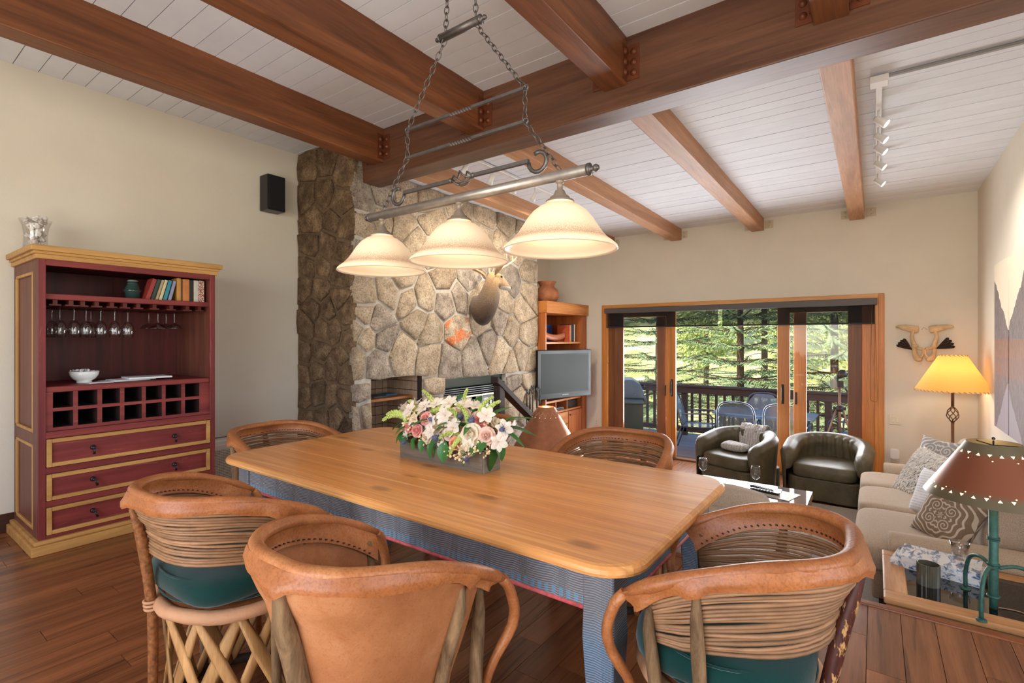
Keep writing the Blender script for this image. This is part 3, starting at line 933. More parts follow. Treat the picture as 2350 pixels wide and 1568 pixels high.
# combed paint of the base: fine ripples with crossing bands, a row of light blue dashes near the lower edge
def combed(name, horiz):
    t = NT(name)
    v = t.coord((1, 1, 1), False)
    s_ = t.sep(v)
    u = s_[0] if horiz == 'X' else s_[1]
    col = t.math('ADD', u, 0)
    wob = t.noise(v, 9, 2)
    zz = t.math('ADD', t.math('MULTIPLY', s_[2], 1), t.math('MULTIPLY', t.math('ABSOLUTE', t.math('SINE', t.math('MULTIPLY', u, 22))), .006))
    rip = t.math('SINE', t.math('ADD', t.math('MULTIPLY', zz, 900), t.math('MULTIPLY', wob, 6)))
    band = t.math('GREATER_THAN', t.math('SINE', t.math('MULTIPLY', u, 44)), .80)
    chk = t.math('SINE', t.math('MULTIPLY', u, 700))
    pat = t.mix(band, rip, t.math('MULTIPLY', rip, chk))
    gr_ = t.mix(t.noise(v, 5, 3), c(74, 84, 94), c(118, 112, 112))
    lit_ = t.mix(t.noise(v, 7, 3), c(128, 146, 160), c(172, 156, 150))
    b = t.mix(t.ramp(pat, [(.35, (0, 0, 0, 1)), (.75, (1, 1, 1, 1))]), gr_, lit_)
    wear = t.ramp(t.noise(v, 60, 4, .8), [(.64, (0, 0, 0, 1)), (.7, (1, 1, 1, 1))])
    b = t.mix(t.math('MULTIPLY', wear, .5), b, c(188, 172, 154))
    t.base(b); t.bump(rip, .35, .003)
    return t, v, b
tA, vA, bA = combed('combed_paint_long', 'X')
sA = tA.sep(vA)
zc = tA.math('MULTIPLY', tA.math('LESS_THAN', tA.math('ABSOLUTE', tA.math('ADD', sA[2], -.618)), .013), tA.math('GREATER_THAN', tA.math('SINE', tA.math('MULTIPLY', sA[0], 250)), -.1))
tA.base(tA.mix(tA.math('MULTIPLY', zc, .65), bA, c(98, 150, 184)))
COMBX = tA.fin(.55)
tB, vB, bB = combed('combed_paint_short', 'Y')
tB.base(tB.mix(tB.math('MULTIPLY', tB.math('LESS_THAN', tB.sep(vB)[2], .66), .45), bB, c(66, 120, 150)))
COMBY = tB.fin(.55)
tC, vC, bC = combed('combed_paint_leg', 'X')
blue = tC.ramp(tC.sep(vC)[2], [(.30, c(84, 96, 106)), (.42, c(48, 96, 134)), (.50, c(52, 112, 148)), (.60, c(96, 100, 108))])
tC.base(tC.mix(.45, bC, blue))
COMBL = tC.fin(.5)
BX0, BX1, BY0, BY1 = TX0 + .10, TX1 - .075, TY0 + .065, TY1 - .065
for y0, y1 in ((BY0 + .012, BY0 + .034), (BY1 - .034, BY1 - .012)):
    MB().box(BX0 + .05, BX1 - .05, y0, y1, .598, TZ - .034).build('apron', COMBX, tb).matrix_world
for o in [q for q in tb.children if q.name.startswith('apron')]:
    for v in o.data.vertices: v.co = WM[tb].inverted() @ v.co
for x0, x1 in ((BX0 + .012, BX0 + .034), (BX1 - .034, BX1 - .012)):
    MB().box(x0, x1, BY0 + .05, BY1 - .05, .598, TZ - .034).build('apron', COMBY, tb, w=True)
PINK = plain('pink_red_bead', c(196, 84, 88), .5, vs=60, va=.25)
for y in (BY0 + .016, BY1 - .016):
    MB().tube([(BX0 + .05, y, .597), (BX1 - .05, y, .597)], .008, 8).build('bead', PINK, tb, w=True)
for x in (BX0 + .016, BX1 - .016):
    MB().tube([(x, BY0 + .05, .597), (x, BY1 - .05, .597)], .008, 8).build('bead', PINK, tb, w=True)
for x, y in ((BX0 + .047, BY0 + .047), (BX1 - .047, BY0 + .047), (BX0 + .047, BY1 - .047), (BX1 - .047, BY1 - .047)):
    m = MB().tube([(x, y, 0), (x, y, .05), (x, y, .22), (x, y, .42), (x, y, .52), (x, y, .598), (x, y, TZ - .034)], [.026, .027, .033, .044, .049, .047, .047], 4, up=(0, 1, 0), smooth=False)
    m.bevel(.004, 1, 50).build('leg', COMBL, tb, w=True)

# ---------------------------------------------------------------- barrel chairs of sticks and pigskin
LEATH = NT('tan_pigskin')
v = LEATH.coord()
_b = LEATH.ramp(LEATH.noise(v, 5, 5, .65), [(.3, c(140, 80, 42)), (.55, c(170, 104, 58)), (.75, c(196, 134, 84))])
_b = LEATH.mix(.4, _b, LEATH.ramp(LEATH.noise(v, 160, 2, .6), [(.38, (.5, .45, .4, 1)), (.5, (1, 1, 1, 1))]), 'MULTIPLY')
_w = LEATH.ramp(LEATH.noise(v, 11, 5, .75), [(.62, (0, 0, 0, 1)), (.72, (1, 1, 1, 1))])
LEATH.base(LEATH.mix(LEATH.math('MULTIPLY', _w, .35), _b, c(120, 60, 30)))
LEATH.bump(LEATH.noise(v, 120, 3), .35, .003)
LEATH = LEATH.fin(.42, 0, .45)
PALEH = plain('pale_hide', c(188, 140, 104), .6, 0, .3, 6, .15, .4, 90)
CANE = plain('peeled_cane', c(146, 108, 76), .5, 0, .35, 16, .2, .25, 70, rnd=.28)
HIDE = NT('pale_pigskin_sheet')
v = HIDE.coord()
_b = HIDE.ramp(HIDE.noise(v, 4, 5, .65), [(.3, c(146, 88, 52)), (.55, c(172, 112, 70)), (.75, c(194, 136, 94))])
_b = HIDE.mix(.28, _b, HIDE.ramp(HIDE.noise(v, 200, 2, .6), [(.36, (.55, .48, .42, 1)), (.46, (1, 1, 1, 1))]), 'MULTIPLY')
_w = HIDE.ramp(HIDE.noise(v, 7, 5, .75, .8), [(.62, (0, 0, 0, 1)), (.70, (1, 1, 1, 1))])
HIDE.base(HIDE.mix(HIDE.math('MULTIPLY', _w, .45), _b, c(156, 84, 46))); HIDE.bump(HIDE.noise(v, 120, 3), .35, .003); HIDE = HIDE.fin(.5, 0, .35)
BARKO = plain('speckled_orange_pole', c(132, 82, 44), .55, 0, .3, 70, .45, .5, 70)
BARKH = plain('dark_floor_hoop', c(52, 40, 32), .8, 0, .2, 30, .3, .6, 70)
CEDAR = wood('cedar_slat', c(150, 104, 58), c(206, 160, 102), 'Z', 2, .6, .2, stretch=.12)
BARKP = wood('barky_pole', c(74, 56, 40), c(150, 120, 86), 'Z', 3, .85, .2, stretch=.25, grain=.5, bump=.9, spec=.15)
BARKD = NT('peeling_dark_bark')
_v = BARKD.coord((1, 1, .4))
_m = BARKD.ramp(BARKD.noise(_v, 34, 4, .65), [(.55, (0, 0, 0, 1)), (.60, (1, 1, 1, 1))])
BARKD.base(BARKD.mix(_m, BARKD.ramp(BARKD.noise(_v, 60, 3), [(.3, c(58, 24, 18)), (.7, c(86, 38, 26))]), c(190, 144, 88))); BARKD.bump(_m, .5, .004); BARKD = BARKD.fin(.5)
GREEN = plain('green_cushion_cloth', c(6, 50, 46), .9, 0, .15, 12, .12, .2, 300, sheen=.25)
THR = plain('thread', c(70, 36, 20), .7)
W_, D_, ZB, ZA, Q_, P_ = .298, .391, .863, .712, .67, 2.124
TM = R(110)
SEATZ = .455
def rimz(th):
    return ZB + (ZA - ZB) * ((1 - math.cos(th)) / (1 - math.cos(TM))) ** P_
def make_chair(loc, rz, lab, kind, fxy, poles, seed, group='barrel chairs round the dining table'):
    """fxy: how the barrel narrows below the rim, across and front to back: (scale, slope) each"""
    rnd = random.Random(seed)
    ch = thing('barrel_chair', lab, 'chair', loc, rz, group)
    (ax, bx), (ay, by) = fxy
    cy = -.10
    def at(th, z, grow=0.0, top=False):
        x = W_ * math.copysign(abs(math.sin(th)) ** Q_, math.sin(th)); y = -D_ * math.cos(th) - cy
        if not top:
            d = min(max(.80 - z, 0), .36)
            e = min(max((z - .72) / .11, 0), 1)          # blend to full width at the rim
            x *= (ax - bx * d) * (1 - e) + e; y *= (ay - by * d) * (1 - e) + e
        L_ = math.hypot(x, y) or 1
        return Vector((x + x / L_ * grow, y + cy + y / L_ * grow, z))
    N = 44
    ths = [-TM + 2 * TM * i / N for i in range(N + 1)]
    # padded leather rim
    pts = [at(t, rimz(t) - .014, -.018, True) for t in ths]
    rr = [.0205 + .004 * mnoise.noise(p * 7 + Vector((seed, 0, 0))) for p in pts]
    rr[0] = rr[-1] = .013; rr[1] = rr[-2] = .019
    MB().tube(pts, rr, 10, ry=[q * .85 for q in rr]).build('rim', LEATH, ch)
    # leather folded over the rim, outside and inside
    def band(u, q):
        t = -TM + 2 * TM * u
        dz = .040 + .005 * math.sin(t * 7 + seed) + .006 * mnoise.noise(Vector((t * 4, seed, 0)))
        for pa, *_q in poles:
            dz += (.016 if abs(pa) < 100 else .006) * math.exp(-((t - R(pa)) / .06) ** 2)
        z = rimz(t) - .012 - dz * q
        p = at(t, rimz(t) - .014, -.018, True).lerp(at(t, z, .012), min(1, q * 1.5 + .0))
        p.z = z
        L_ = math.hypot(p.x, p.y - cy) or 1
        g = .019 * (1 - min(1, q * 1.5)) + sum(min(pl_[1], .018) * 1.15 * math.exp(-((t - R(pl_[0])) / .085) ** 2) for pl_ in poles) * min(1, q * 1.4)
        return p + Vector((p.x / L_ * g, (p.y - cy) / L_ * g, 0)) + Vector((1, 1, 0)) * .003 * mnoise.noise(Vector((t * 9, q * 3, seed)))
    bo = MB().grid(band, 60, 8)
    def bandi(u, q):
        t = -TM + 2 * TM * u
        z = rimz(t) - .014 - .062 * q
        p = at(t, z, -.020); a = at(t, rimz(t) - .014, -.037, True)
        k = min(1, q * 1.6)
        return Vector((a.x + (p.x - a.x) * k, a.y + (p.y - a.y) * k, z))
    bo.grid(bandi, 46, 6, flip=True)
    bo.build('leather_band', LEATH, ch)
    stt = MB()
    for i in range(64):
        t = -TM * .95 + 2 * TM * .95 * i / 63
        z = rimz(t) - .066
        stt.tube([at(t, z, -.023), at(t + .02, z + .002, -.023)], .0018, 4)
    stt.build('stitching', THR, ch)['kind'] = 'stuff'
    def zlow(t): return .588 + .05 * max(0, math.cos(t))
    if kind == 'cane':
        nc = 17
        sub_ = [-TM * .97 + 2 * TM * .97 * i / 26 for i in range(27)]
        for i in range(nc):
            q = (i + .5) / nc
            wv = rnd.uniform(0, 9); r0 = rnd.uniform(.0044, .0060)
            pp = []; rad = []
            for t in sub_:
                z = zlow(t) + (rimz(t) - .050 - zlow(t)) * (1 - q) + .0022 * math.sin(t * 2.3 + wv * 2) + .0012 * math.sin(t * 5 + wv)
                pp.append(at(t, z, -.002 + .0025 * math.sin(t * 3 + wv))); rad.append(r0 * (.75 + .25 * math.cos(t * .7)) + .0004 * math.sin(t * 9 + wv))
            MB().tube(pp, rad, 6).build('cane', CANE, ch)
    else:
        def sheet(u, q, g):
            t = -TM * .93 + 2 * TM * .93 * u
            z0 = rimz(t) - .05; z = z0 + (.33 - z0) * q
            return at(t, z, g + .005 * mnoise.noise(Vector((t * 3, z * 6, seed))))
        sk = MB().grid(lambda u, q: sheet(u, q, .003), 50, 16)
        sk.grid(lambda u, q: sheet(u, q, -.004), 50, 16, flip=True)
        sk.build('leather_sheet', HIDE, ch)
    # upright poles of rough stick outside the barrel
    for i, (pa, r0, pm, *ln) in enumerate(poles):
        t = R(pa)
        ztop = rimz(t) - .040
        p_top = at(t, ztop, 0); ln = ln[0] if ln else 1
        pp = []
        for k in range(9):
            z = ztop + (.012 - ztop) * (k / 8) ** 1.6
            p = at(t, z, (.002 + r0 * .75) * min(1, max(0, (ztop - z - .01) / .06)) - (.012 if k == 0 else 0))
            p = Vector((p_top.x + (p.x - p_top.x) * ln, p_top.y + (p.y - p_top.y) * ln, z))
            p += Vector((mnoise.noise(Vector((k * .7, i, seed))), mnoise.noise(Vector((k * .7, i + 9, seed))), 0)) * (.007 if k > 2 else .001)
            pp.append(p)
        MB().tube(pp, [r0 * (.45, .62, .92, 1.05, 1.02, 1.0, .96, .92, .88)[k] for k in range(9)], 10).rough(.0018, 60, i).build('pole', pm, ch)
    # seat hoop, seat, cushion
    dS = min(.80 - SEATZ, .36)
    hx = W_ * (ax - bx * dS); yb = cy + (-D_ - cy) * (ay - by * dS); yf = .15
    yc, hy = (yb + yf) / 2, (yf - yb) / 2
    def ring(k, z, n=40): return [Vector((hx * k * math.sin(2 * PI * i / n), yc - hy * k * math.cos(2 * PI * i / n), z)) for i in range(n)]
    MB().tube(ring(1 if kind == 'cane' else .86, SEATZ), .024, 8, closed=True).rough(.005, 14, seed).build('seat_hoop', PALEH, ch)
    MB().ell((0, yc, SEATZ + .008), (hx * .98, hy * .98, .02), 24, 6).build('seat', LEATH, ch)
    cu = MB().ell((0, yc, SEATZ + .082), (hx * 1.0, hy * 1.0, .062), 30, 14, e=.6)
    for v_ in cu.v: v_.z += .008 * mnoise.noise(v_ * 6 + Vector((seed, 0, 0)))
    cush = cu.build('cushion', GREEN, ch)
    for dz in (.045, .118): MB().tube(ring(.99, SEATZ + dz), .0035, 5, closed=True).build('piping', GREEN, cush)
    # crossing cedar slats from the seat hoop down to the floor hoop
    bk = max(1.0, .24 / hx)
    MB().tube(ring(bk, .02), .018, 8, closed=True).build('floor_hoop', BARKH, ch)
    n = 11
    for i in range(n):
        a0 = 2 * PI * i / n
        for sg in (1, -1):
            a1 = a0 + sg * .85
            g = (.97 if sg > 0 else .93) * (1 if kind == 'cane' else .82)
            p0 = Vector((hx * g * math.sin(a0), yc - hy * g * math.cos(a0), SEATZ - .015)); p1 = Vector((hx * bk * g * math.sin(a1), yc - hy * bk * g * math.cos(a1), .02))
            nrm = ((p0 + p1) / 2 - Vector((0, yc, 0))); nrm.z = 0
            wv = rnd.uniform(.85, 1.2)
            MB().tube([p0, p0.lerp(p1, .33), p0.lerp(p1, .66), p1], [.012 * wv, .021 * wv, .020 * wv, .013], 6, ry=.006, up=nrm).rough(.002, 25, i).build('slat', CEDAR, ch)
    # leather covered sticks that bend down from the arm tips
    for sg in (-1, 1):
        a = at(sg * TM, rimz(TM), -.018, True)
        pp = bez([(a.x, a.y, a.z - .012), (a.x + sg * .008, a.y + .03, a.z - .06), (a.x * .97 + sg * .012, a.y + .045, a.z - .16), (a.x * .80, yf - .04, SEATZ - .08), (hx * bk * .8 * sg, yf - .03, .03)], 5)
        MB().tube(pp, [.013, .016, .019, .020, .020, .019, .018, .018, .017, .017, .016, .015, .015, .014, .014, .014, .014, .014, .014, .013, .013][:len(pp)], 8, ry=.015).rough(.002, 30, sg).build('arm_support', LEATH, ch)
    lash = MB()
    for pa, r0, *_q in (poles if kind == 'cane' else ()):
        for k in range(3):
            z = SEATZ - .01 + .013 * k
            p = at(R(pa), z, .002 + r0 * .75)
            lash.torus(r0 * 1.35, .005, 12, 6, TR(p.x, p.y, z))
    if lash.v: lash.build('lashing', PALEH, ch)['kind'] = 'stuff'
    return ch
ch1 = make_chair((-1.111, .985, 0), R(-.8), 'all leather barrel chair with pigskin back and thick bark poles, nearest of all', 'leather', ((.92, .95), (.95, .85)),
                 ((4, .025, BARKP), (88, .0175, BARKP), (104, .0185, BARKP, .2), (-66, .018, BARKP), (-104, .018, BARKP)), 2)
ch2 = make_chair((-1.935, .985, 0), R(.3), 'cane barrel chair in front of the red armoire with a criss-cross slat base', 'cane', ((.94, .15), (.88, .42)),
                 ((-6, .0165, BARKO), (80, .017, BARKP), (104, .017, BARKP), (-80, .017, BARKP), (-104, .016, BARKO)), 5)
ch3 = make_chair((-.415, 1.506, 0), R(91.8), 'cane barrel chair at the right end of the table beside the sunken room', 'cane', ((.93, .2), (.90, .65)),
                 ((-104, .0165, BARKP), (-82, .0165, BARKP), (-4, .018, BARKD), (60, .017, BARKP), (104, .017, BARKP)), 9)
c4 = dup(ch3, (-2.865, 1.72, 0), R(-84), 'cane barrel chair at the head of the table beside the white heater', scale=(1.1, 1.12, .935))
c5 = dup(ch2, (-1.165, 2.44, 0), R(180), 'cane barrel chair behind the table below the patio door, right of the flowers', scale=(1.09, 1.05, .955))
c6 = dup(ch3, (-2.21, 2.47, 0), R(180), 'barrel chair behind the table hidden by the flower box', scale=(1.0, 1.0, .955))
# ---------------------------------------------------------------- chandelier over the table
CY, K = 1.62, 1.62 / 1.75
def cx(x): return x * K
def cz(z): return EYE + (z - EYE) * K
IRON = metal('chandelier_pewter', c(168, 160, 152), .40, .12, 40, .8)
IROND = metal('chandelier_dark', c(104, 99, 96), .42, .15, 40, .8)
cl = thing('chandelier', 'three shade linear pendant chandelier with pewter bar and chains over the dining table', 'chandelier', (cx(-1.565), CY, cz(2.02)))
bx0, bx1, bz = cx(-2.22), cx(-.905), cz(2.022)
bar = MB().tube([(bx0, CY, bz), (bx1, CY, bz)], .021, 14).build('bar', IRON, cl, w=True)
for x, s_ in ((bx0, -1), (bx1, 1)):
    m = MB().lathe([(0, .044), (.008, .042), (.0135, .034), (.0135, .028), (.008, .020), (.012, .014), (.0225, .010), (.0225, 0), (0, 0)], 14, align((x, CY, bz), (x + s_, CY, bz)))
    m.build('finial', IROND, bar, w=True)
SHD = NT('frosted_amber_glass')
v = SHD.coord((1, 1, 1), False)
sz_ = SHD.sep(v)[2]
gr = SHD.math('MULTIPLY', SHD.math('SUBTRACT', .165, sz_), 7.5, True)       # more amber frit towards the rim
gr = SHD.math('MULTIPLY', gr, SHD.math('MULTIPLY', SHD.math('ADD', sz_, -.004), 26, True))
sp = SHD.noise(v, 480, 2, .6)
mk = SHD.math('LESS_THAN', sp, SHD.math('ADD', SHD.math('MULTIPLY', gr, .26), .30))
colr = SHD.mix(SHD.math('MULTIPLY', mk, SHD.math('MULTIPLY', gr, .85)), c(252, 238, 214), c(178, 136, 96))
SHD.base(colr)
_tr = SHD.n('BsdfTranslucent'); SHD.l(colr, _tr.inputs[0])
_mx = SHD.n('MixShader'); _mx.inputs[0].default_value = .5
SHD.b.inputs['Roughness'].default_value = .35
SHD.l(colr, SHD.b.inputs['Emission Color']); SHD.b.inputs['Emission Strength'].default_value = .42
SHD.l(SHD.b.outputs[0], _mx.inputs[1]); SHD.l(_tr.outputs[0], _mx.inputs[2])
SHD.l(_mx.outputs[0], SHD.t.nodes['Material Output'].inputs[0])
SHI = NT('shade_inside_glass')
SHI.b.inputs['Base Color'].default_value = c(252, 236, 214); SHI.b.inputs['Roughness'].default_value = .3
SHI.b.inputs['Emission Color'].default_value = c(255, 226, 190); SHI.b.inputs['Emission Strength'].default_value = .10
RS = .232 * K
# bell shade: rim at z = 0
po = [(1.0, 0), (.985, .012), (.93, .026), (.84, .045), (.74, .075), (.66, .108), (.575, .145), (.475, .178), (.36, .202), (.25, .215), (.20, .219)]
prof_o = [(r * RS, z * .95) for r, z in po]
prof_i = [(max(.02, r * RS - .005), z * .95 - .004) for r, z in po][::-1]
def shade_mesh():
    m = MB().lathe(prof_o, 40)
    return m
sm_o = shade_mesh().mesh('shade', SHD.m)
mi = MB().lathe([(prof_o[0][0], 0), (prof_o[0][0] - .003, -.003)] + [(max(.02, r * RS - .006), z * .95 - .004) for r, z in po[1:]], 40)
for f_ in range(len(mi.f)): mi.f[f_] = mi.f[f_][::-1]
sm_i = mi.mesh('shade_lining', SHI.m)
cup = MB().lathe([(.055, .212), (.052, .222), (.040, .228), (.036, .238), (.024, .248), (.017, .268), (.011, .272), (.011, .30), (.016, .302), (.016, .312), (.0, .313)], 16).mesh('shade_holder', plain('taupe_holder', c(150, 134, 118), .5, .3))
blb = MB().ell((0, 0, .115), (.03, .03, .045), 12, 8).mesh('bulb', glow('bulb_glow', (1.0, .78, .5, 1), 6))
for i, x in enumerate((-2.128, -1.577, -1.032)):
    px_, z0 = cx(x), cz(1.722)
    L = TR(px_ - cl.location.x, 0, z0 - cl.location.z)
    sc_ = SC(1, 1, (bz - .018 - z0) / .313)
    sh = place('shade', sm_o, cl, L @ sc_)
    place('shade_lining', sm_i, sh, Matrix())
    place('shade_holder', cup, sh, Matrix())
    place('bulb', blb, sh, Matrix())
    lamp('shade_lamp', 'POINT', (px_, CY, z0 + .12), 2.3, (1.0, .82, .60), radius=.045)
# scrolled stay above the bar with a twisted basket
zs_ = cz(2.113)
xs0, xs1, xm = cx(-1.955), cx(-1.185), cx(-1.56)
sr = []
def scroll(sg, x):
    out = []
    for k in range(14):
        a = R(90 - 0) + 0
        t = k / 13 * R(300)
        r_ = .045 - .012 * (k / 13)
        out.append((x + sg * (.045 - r_ * math.cos(t)) , CY, zs_ - .008 - r_ * math.sin(t) - .0))
    return out
stay = MB().tube([(xs0, CY, zs_), (xm - .065, CY, zs_)], .0075, 4, up=(0, 0, 1)).tube([(xm + .065, CY, zs_), (xs1, CY, zs_)], .0075, 4, up=(0, 0, 1))
stay.tube(scroll(-1, xs0), .0065, 6, ry=.009)
stay.tube(scroll(1, xs1), .0065, 6, ry=.009)
stay.build('scroll_stay', IROND, cl, w=True)
bk = MB()
for j in range(4):
    pp = []
    for k in range(15):
        t = k / 14; a = j * PI / 2 + t * 4.2; r_ = .026 * math.sin(PI * t) + .004
        pp.append((xm - .06 + .12 * t, CY + r_ * math.cos(a), zs_ + r_ * math.sin(a)))
    bk.tube(pp, .0042, 6)
for s_ in (-1, 1): bk.ell((xm + s_ * .064, CY, zs_), (.010, .012, .012), 10, 6)
bk.build('twisted_basket', IROND, cl, w=True)
# twisted cross rods between the chains
for z in (2.428, 2.286):
    zz = cz(z); x0, x1 = cx(-1.925), cx(-1.208)
    m = MB()
    n = 60; vs = []; pts = []
    m.tube([(x0, CY, zz), (x0 + .27, CY, zz)], .006, 4, up=(0, 0, 1)).tube([(x1 - .27, CY, zz), (x1, CY, zz)], .006, 4, up=(0, 0, 1))
    for k in range(25):
        t = k / 24; a = t * 4 * PI
        x = x0 + .27 + (x1 - x0 - .54) * t
        for q in range(4):
            b = a + q * PI / 2 + PI / 4
            vs.append((x, CY + .0085 * math.cos(b), zz + .0085 * math.sin(b)))
    m.add(vs, [(k * 4 + q, k * 4 + (q + 1) % 4, (k + 1) * 4 + (q + 1) % 4, (k + 1) * 4 + q) for k in range(24) for q in range(4)])
    m.torus(.011, .004, 14, 6, TR(x0 - .008, CY, zz) @ RX(PI / 2)).torus(.011, .004, 14, 6, TR(x1 + .008, CY, zz) @ RX(PI / 2))
    m.build('cross_rod', IROND, cl, w=True)
link = MB().torus(.0105, .0021, 14, 5, SC(1, 1, 1)).mesh('link', IROND)
for v_ in link.vertices: v_.co.y *= 1.75
def chain(a, b):
    a, b = Vector(a), Vector(b)
    n = max(1, round((b - a).length / .0295))
    q = (b - a).to_track_quat('Y', 'Z').to_matrix().to_4x4()
    for i in range(n):
        p = a.lerp(b, (i + .5) / n) - cl.location
        place('link', link, cl, Matrix.Translation(p) @ q @ RY(PI / 2 * (i % 2) + .4))
ZT = cz(2.812)
for sg, xt, xr_, xb in ((-1, -1.665, -1.931, -2.125), (1, -1.475, -1.203, -1.03)):
    chain((cx(xt), CY, ZT - .012), (cx(xr_), CY, cz(2.428)))
    chain((cx(xr_), CY, cz(2.428)), (cx(xr_), CY, cz(2.286)))
    chain((cx(xr_), CY, cz(2.286)), (cx(xb), CY, bz + .018))
    chain((cx(xt), CY, ZT + .012), (cx(xt) + (.04 if sg < 0 else -.02), CY, ZD - .03))
tbar = MB().tube([(cx(-1.693), CY, ZT), (cx(-1.45), CY, ZT)], .0185, 12).build('top_bar', IROND, cl, w=True)
for x, s_ in ((cx(-1.693), -1), (cx(-1.45), 1)):
    MB().lathe([(0, .034), (.007, .032), (.011, .025), (.008, .017), (.012, .010), (.020, .006), (.020, 0), (0, 0)], 12, align((x, CY, ZT), (x + s_, CY, ZT))).build('finial', IROND, tbar, w=True)
MB().lathe([(0, ZD), (.09, ZD), (.09, ZD - .012), (.06, ZD - .028), (0, ZD - .03)], 20, TR(cx(-1.56), CY, 0)).build('ceiling_plate', IROND, cl, w=True)

# ---------------------------------------------------------------- flower box on the table
BOXW = wood('weathered_box_wood', c(88, 76, 64), c(140, 124, 106), 'X', 2, .75, .08)
FBX0, FBX1, FBY0, FBY1, FBZ = -1.955, -1.405, 1.722, 1.842, TZ
fb_ = thing('flower_box', 'grey wooden planter box of mixed roses, lilies and thistles on the dining table', 'flower arrangement', ((FBX0 + FBX1) / 2, (FBY0 + FBY1) / 2, TZ))
hb = .098
MB().box(FBX0, FBX1 - .011, FBY0, FBY0 + .01, TZ, TZ + hb).bevel(.0015).build('board', BOXW, fb_, w=True)
MB().box(FBX0, FBX1 - .011, FBY1 - .01, FBY1, TZ, TZ + hb).bevel(.0015).build('board', BOXW, fb_, w=True)
MB().box(FBX1 - .01, FBX1, FBY0, FBY1, TZ, TZ + hb).bevel(.0015).build('board', wood('weathered_box_end', c(96, 88, 76), c(142, 130, 112), 'Y', 2, .75), fb_, w=True)
MB().box(FBX0 + .0, FBX0 + .01, FBY0 + .0105, FBY1 - .0105, TZ, TZ + hb).bevel(.0015).build('board', MATS['weathered_box_end'], fb_, w=True)
MB().box(FBX0 + .011, FBX1 - .011, FBY0 + .011, FBY1 - .011, TZ + .004, TZ + .082).build('moss', plain('florist_moss', c(40, 54, 26), .95, vs=40, va=.3, bump=1, bs=60), fb_, w=True)
STEM = plain('stem_green', c(70, 106, 44), .6)
LEAF = plain('leaf_green', c(52, 104, 44), .42, 0, .4, 20, .2, rnd=.25)
LIME = plain('snapdragon_lime', c(176, 190, 104), .5, 0, .3, 20, .15, rnd=.1)
def petals(col, nm, tr_=.35):
    if nm in MATS: return MATS[nm]
    t = NT(nm)
    t.b.inputs['Base Color'].default_value = col; t.b.inputs['Roughness'].default_value = .6
    q = t.n('BsdfTranslucent'); q.inputs[0].default_value = col
    m = t.n('MixShader'); m.inputs[0].default_value = tr_
    t.l(t.b.outputs[0], m.inputs[1]); t.l(q.outputs[0], m.inputs[2]); t.l(m.outputs[0], t.t.nodes['Material Output'].inputs[0])
    MATS[nm] = t.m
    return t.m
PINKR = petals(c(240, 168, 160), 'rose_pink'); CREAM = petals(c(246, 234, 212), 'rose_cream'); BLUSH = petals(c(244, 214, 200), 'rose_blush'); PEACH = petals(c(244, 176, 140), 'rose_peach')
LILY = petals(c(248, 238, 226), 'lily_white')
THIS = plain('thistle_blue', c(92, 100, 128), .6, 0, .3, 40, .2); 
WAX = plain('waxflower', c(232, 206, 160), .6, rnd=.1)
def rose_mesh(mat, seed):
    rnd = random.Random(seed); m = MB()
    for ring, (n, r, h, op) in enumerate(((5, .05, .30, .98), (5, .42, .66, 1.0), (6, .68, .60, .86), (7, .95, .50, .62))):
        for i in range(n):
            a0 = 2 * PI * (i + ring * .5) / n
            wd_ = 2 * PI / n * .72
            def pt(u, q, a0=a0, wd_=wd_, r=r, h=h, op=op):
                a = a0 + (u - .5) * 2 * wd_
                edge = 1 - .35 * abs(2 * u - 1) ** 2
                rr = (.25 * r + .75 * r * (q ** .7)) + (.10 * q ** 4 if op < .9 else -.12 * q * q) 
                z = -.35 + (h + .35) * (q ** .85) * edge * op - (.16 * q ** 6 if op < .9 else 0)
                return Vector((rr * math.cos(a), rr * math.sin(a), z))
            m.grid(pt, 6, 6)
    m.ell((0, 0, -.28), (.5, .5, .2), 8, 5)
    m.ell((0, 0, .05), (.16, .16, .3), 8, 6)
    return m.mesh('rose', mat)
def lily_mesh(seed):
    rnd = random.Random(seed); m = MB()
    for i in range(6):
        a = 2 * PI * i / 6 + rnd.uniform(-.1, .1)
        w_ = .30 if i % 2 else .38
        def pt(u, q, a=a, w_=w_):
            s_ = (u - .5) * 2 * w_ * math.sin(PI * min(1, q * .93 + .05)) ** .7
            r = .05 + .95 * q
            z = .55 * q - .35 * q ** 3 - .5 * s_ * s_
            return Vector((r * math.cos(a) - s_ * math.sin(a), r * math.sin(a) + s_ * math.cos(a), z))
        m.grid(pt, 5, 7)
    for i in range(5):
        a = 2 * PI * i / 5
        m.tube([(0, 0, 0), (.18 * math.cos(a), .18 * math.sin(a), .5), (.3 * math.cos(a), .3 * math.sin(a), .72)], .014, 4)
    m.lathe([(.03, -.5), (.08, -.2), (.1, .05)], 8)
    return m.mesh('lily', LILY)
def thistle_mesh(seed):
    rnd = random.Random(seed); m = MB()
    m.ell((0, 0, .1), (.30, .30, .42), 10, 8)
    for i in range(60):
        a = rnd.random() * 6.28; b = rnd.uniform(-.6, 1.4)
        d = Vector((math.cos(a) * math.cos(b), math.sin(a) * math.cos(b), math.sin(b)))
        p = Vector((0, 0, .1)) + Vector((d.x * .3, d.y * .3, d.z * .42))
        m.tube([p, p + d * .13], [.03, .002], 3, caps=False)
    for i in range(13):
        a = 2 * PI * i / 13
        L_ = rnd.uniform(.75, 1.05)
        m.tube([(.2 * math.cos(a), .2 * math.sin(a), -.25), (.55 * math.cos(a) * L_, .55 * math.sin(a) * L_, -.12), (L_ * math.cos(a), L_ * math.sin(a), .08)], [.05, .035, .003], 4, ry=.012, caps=False)
    return m.mesh('thistle', THIS)
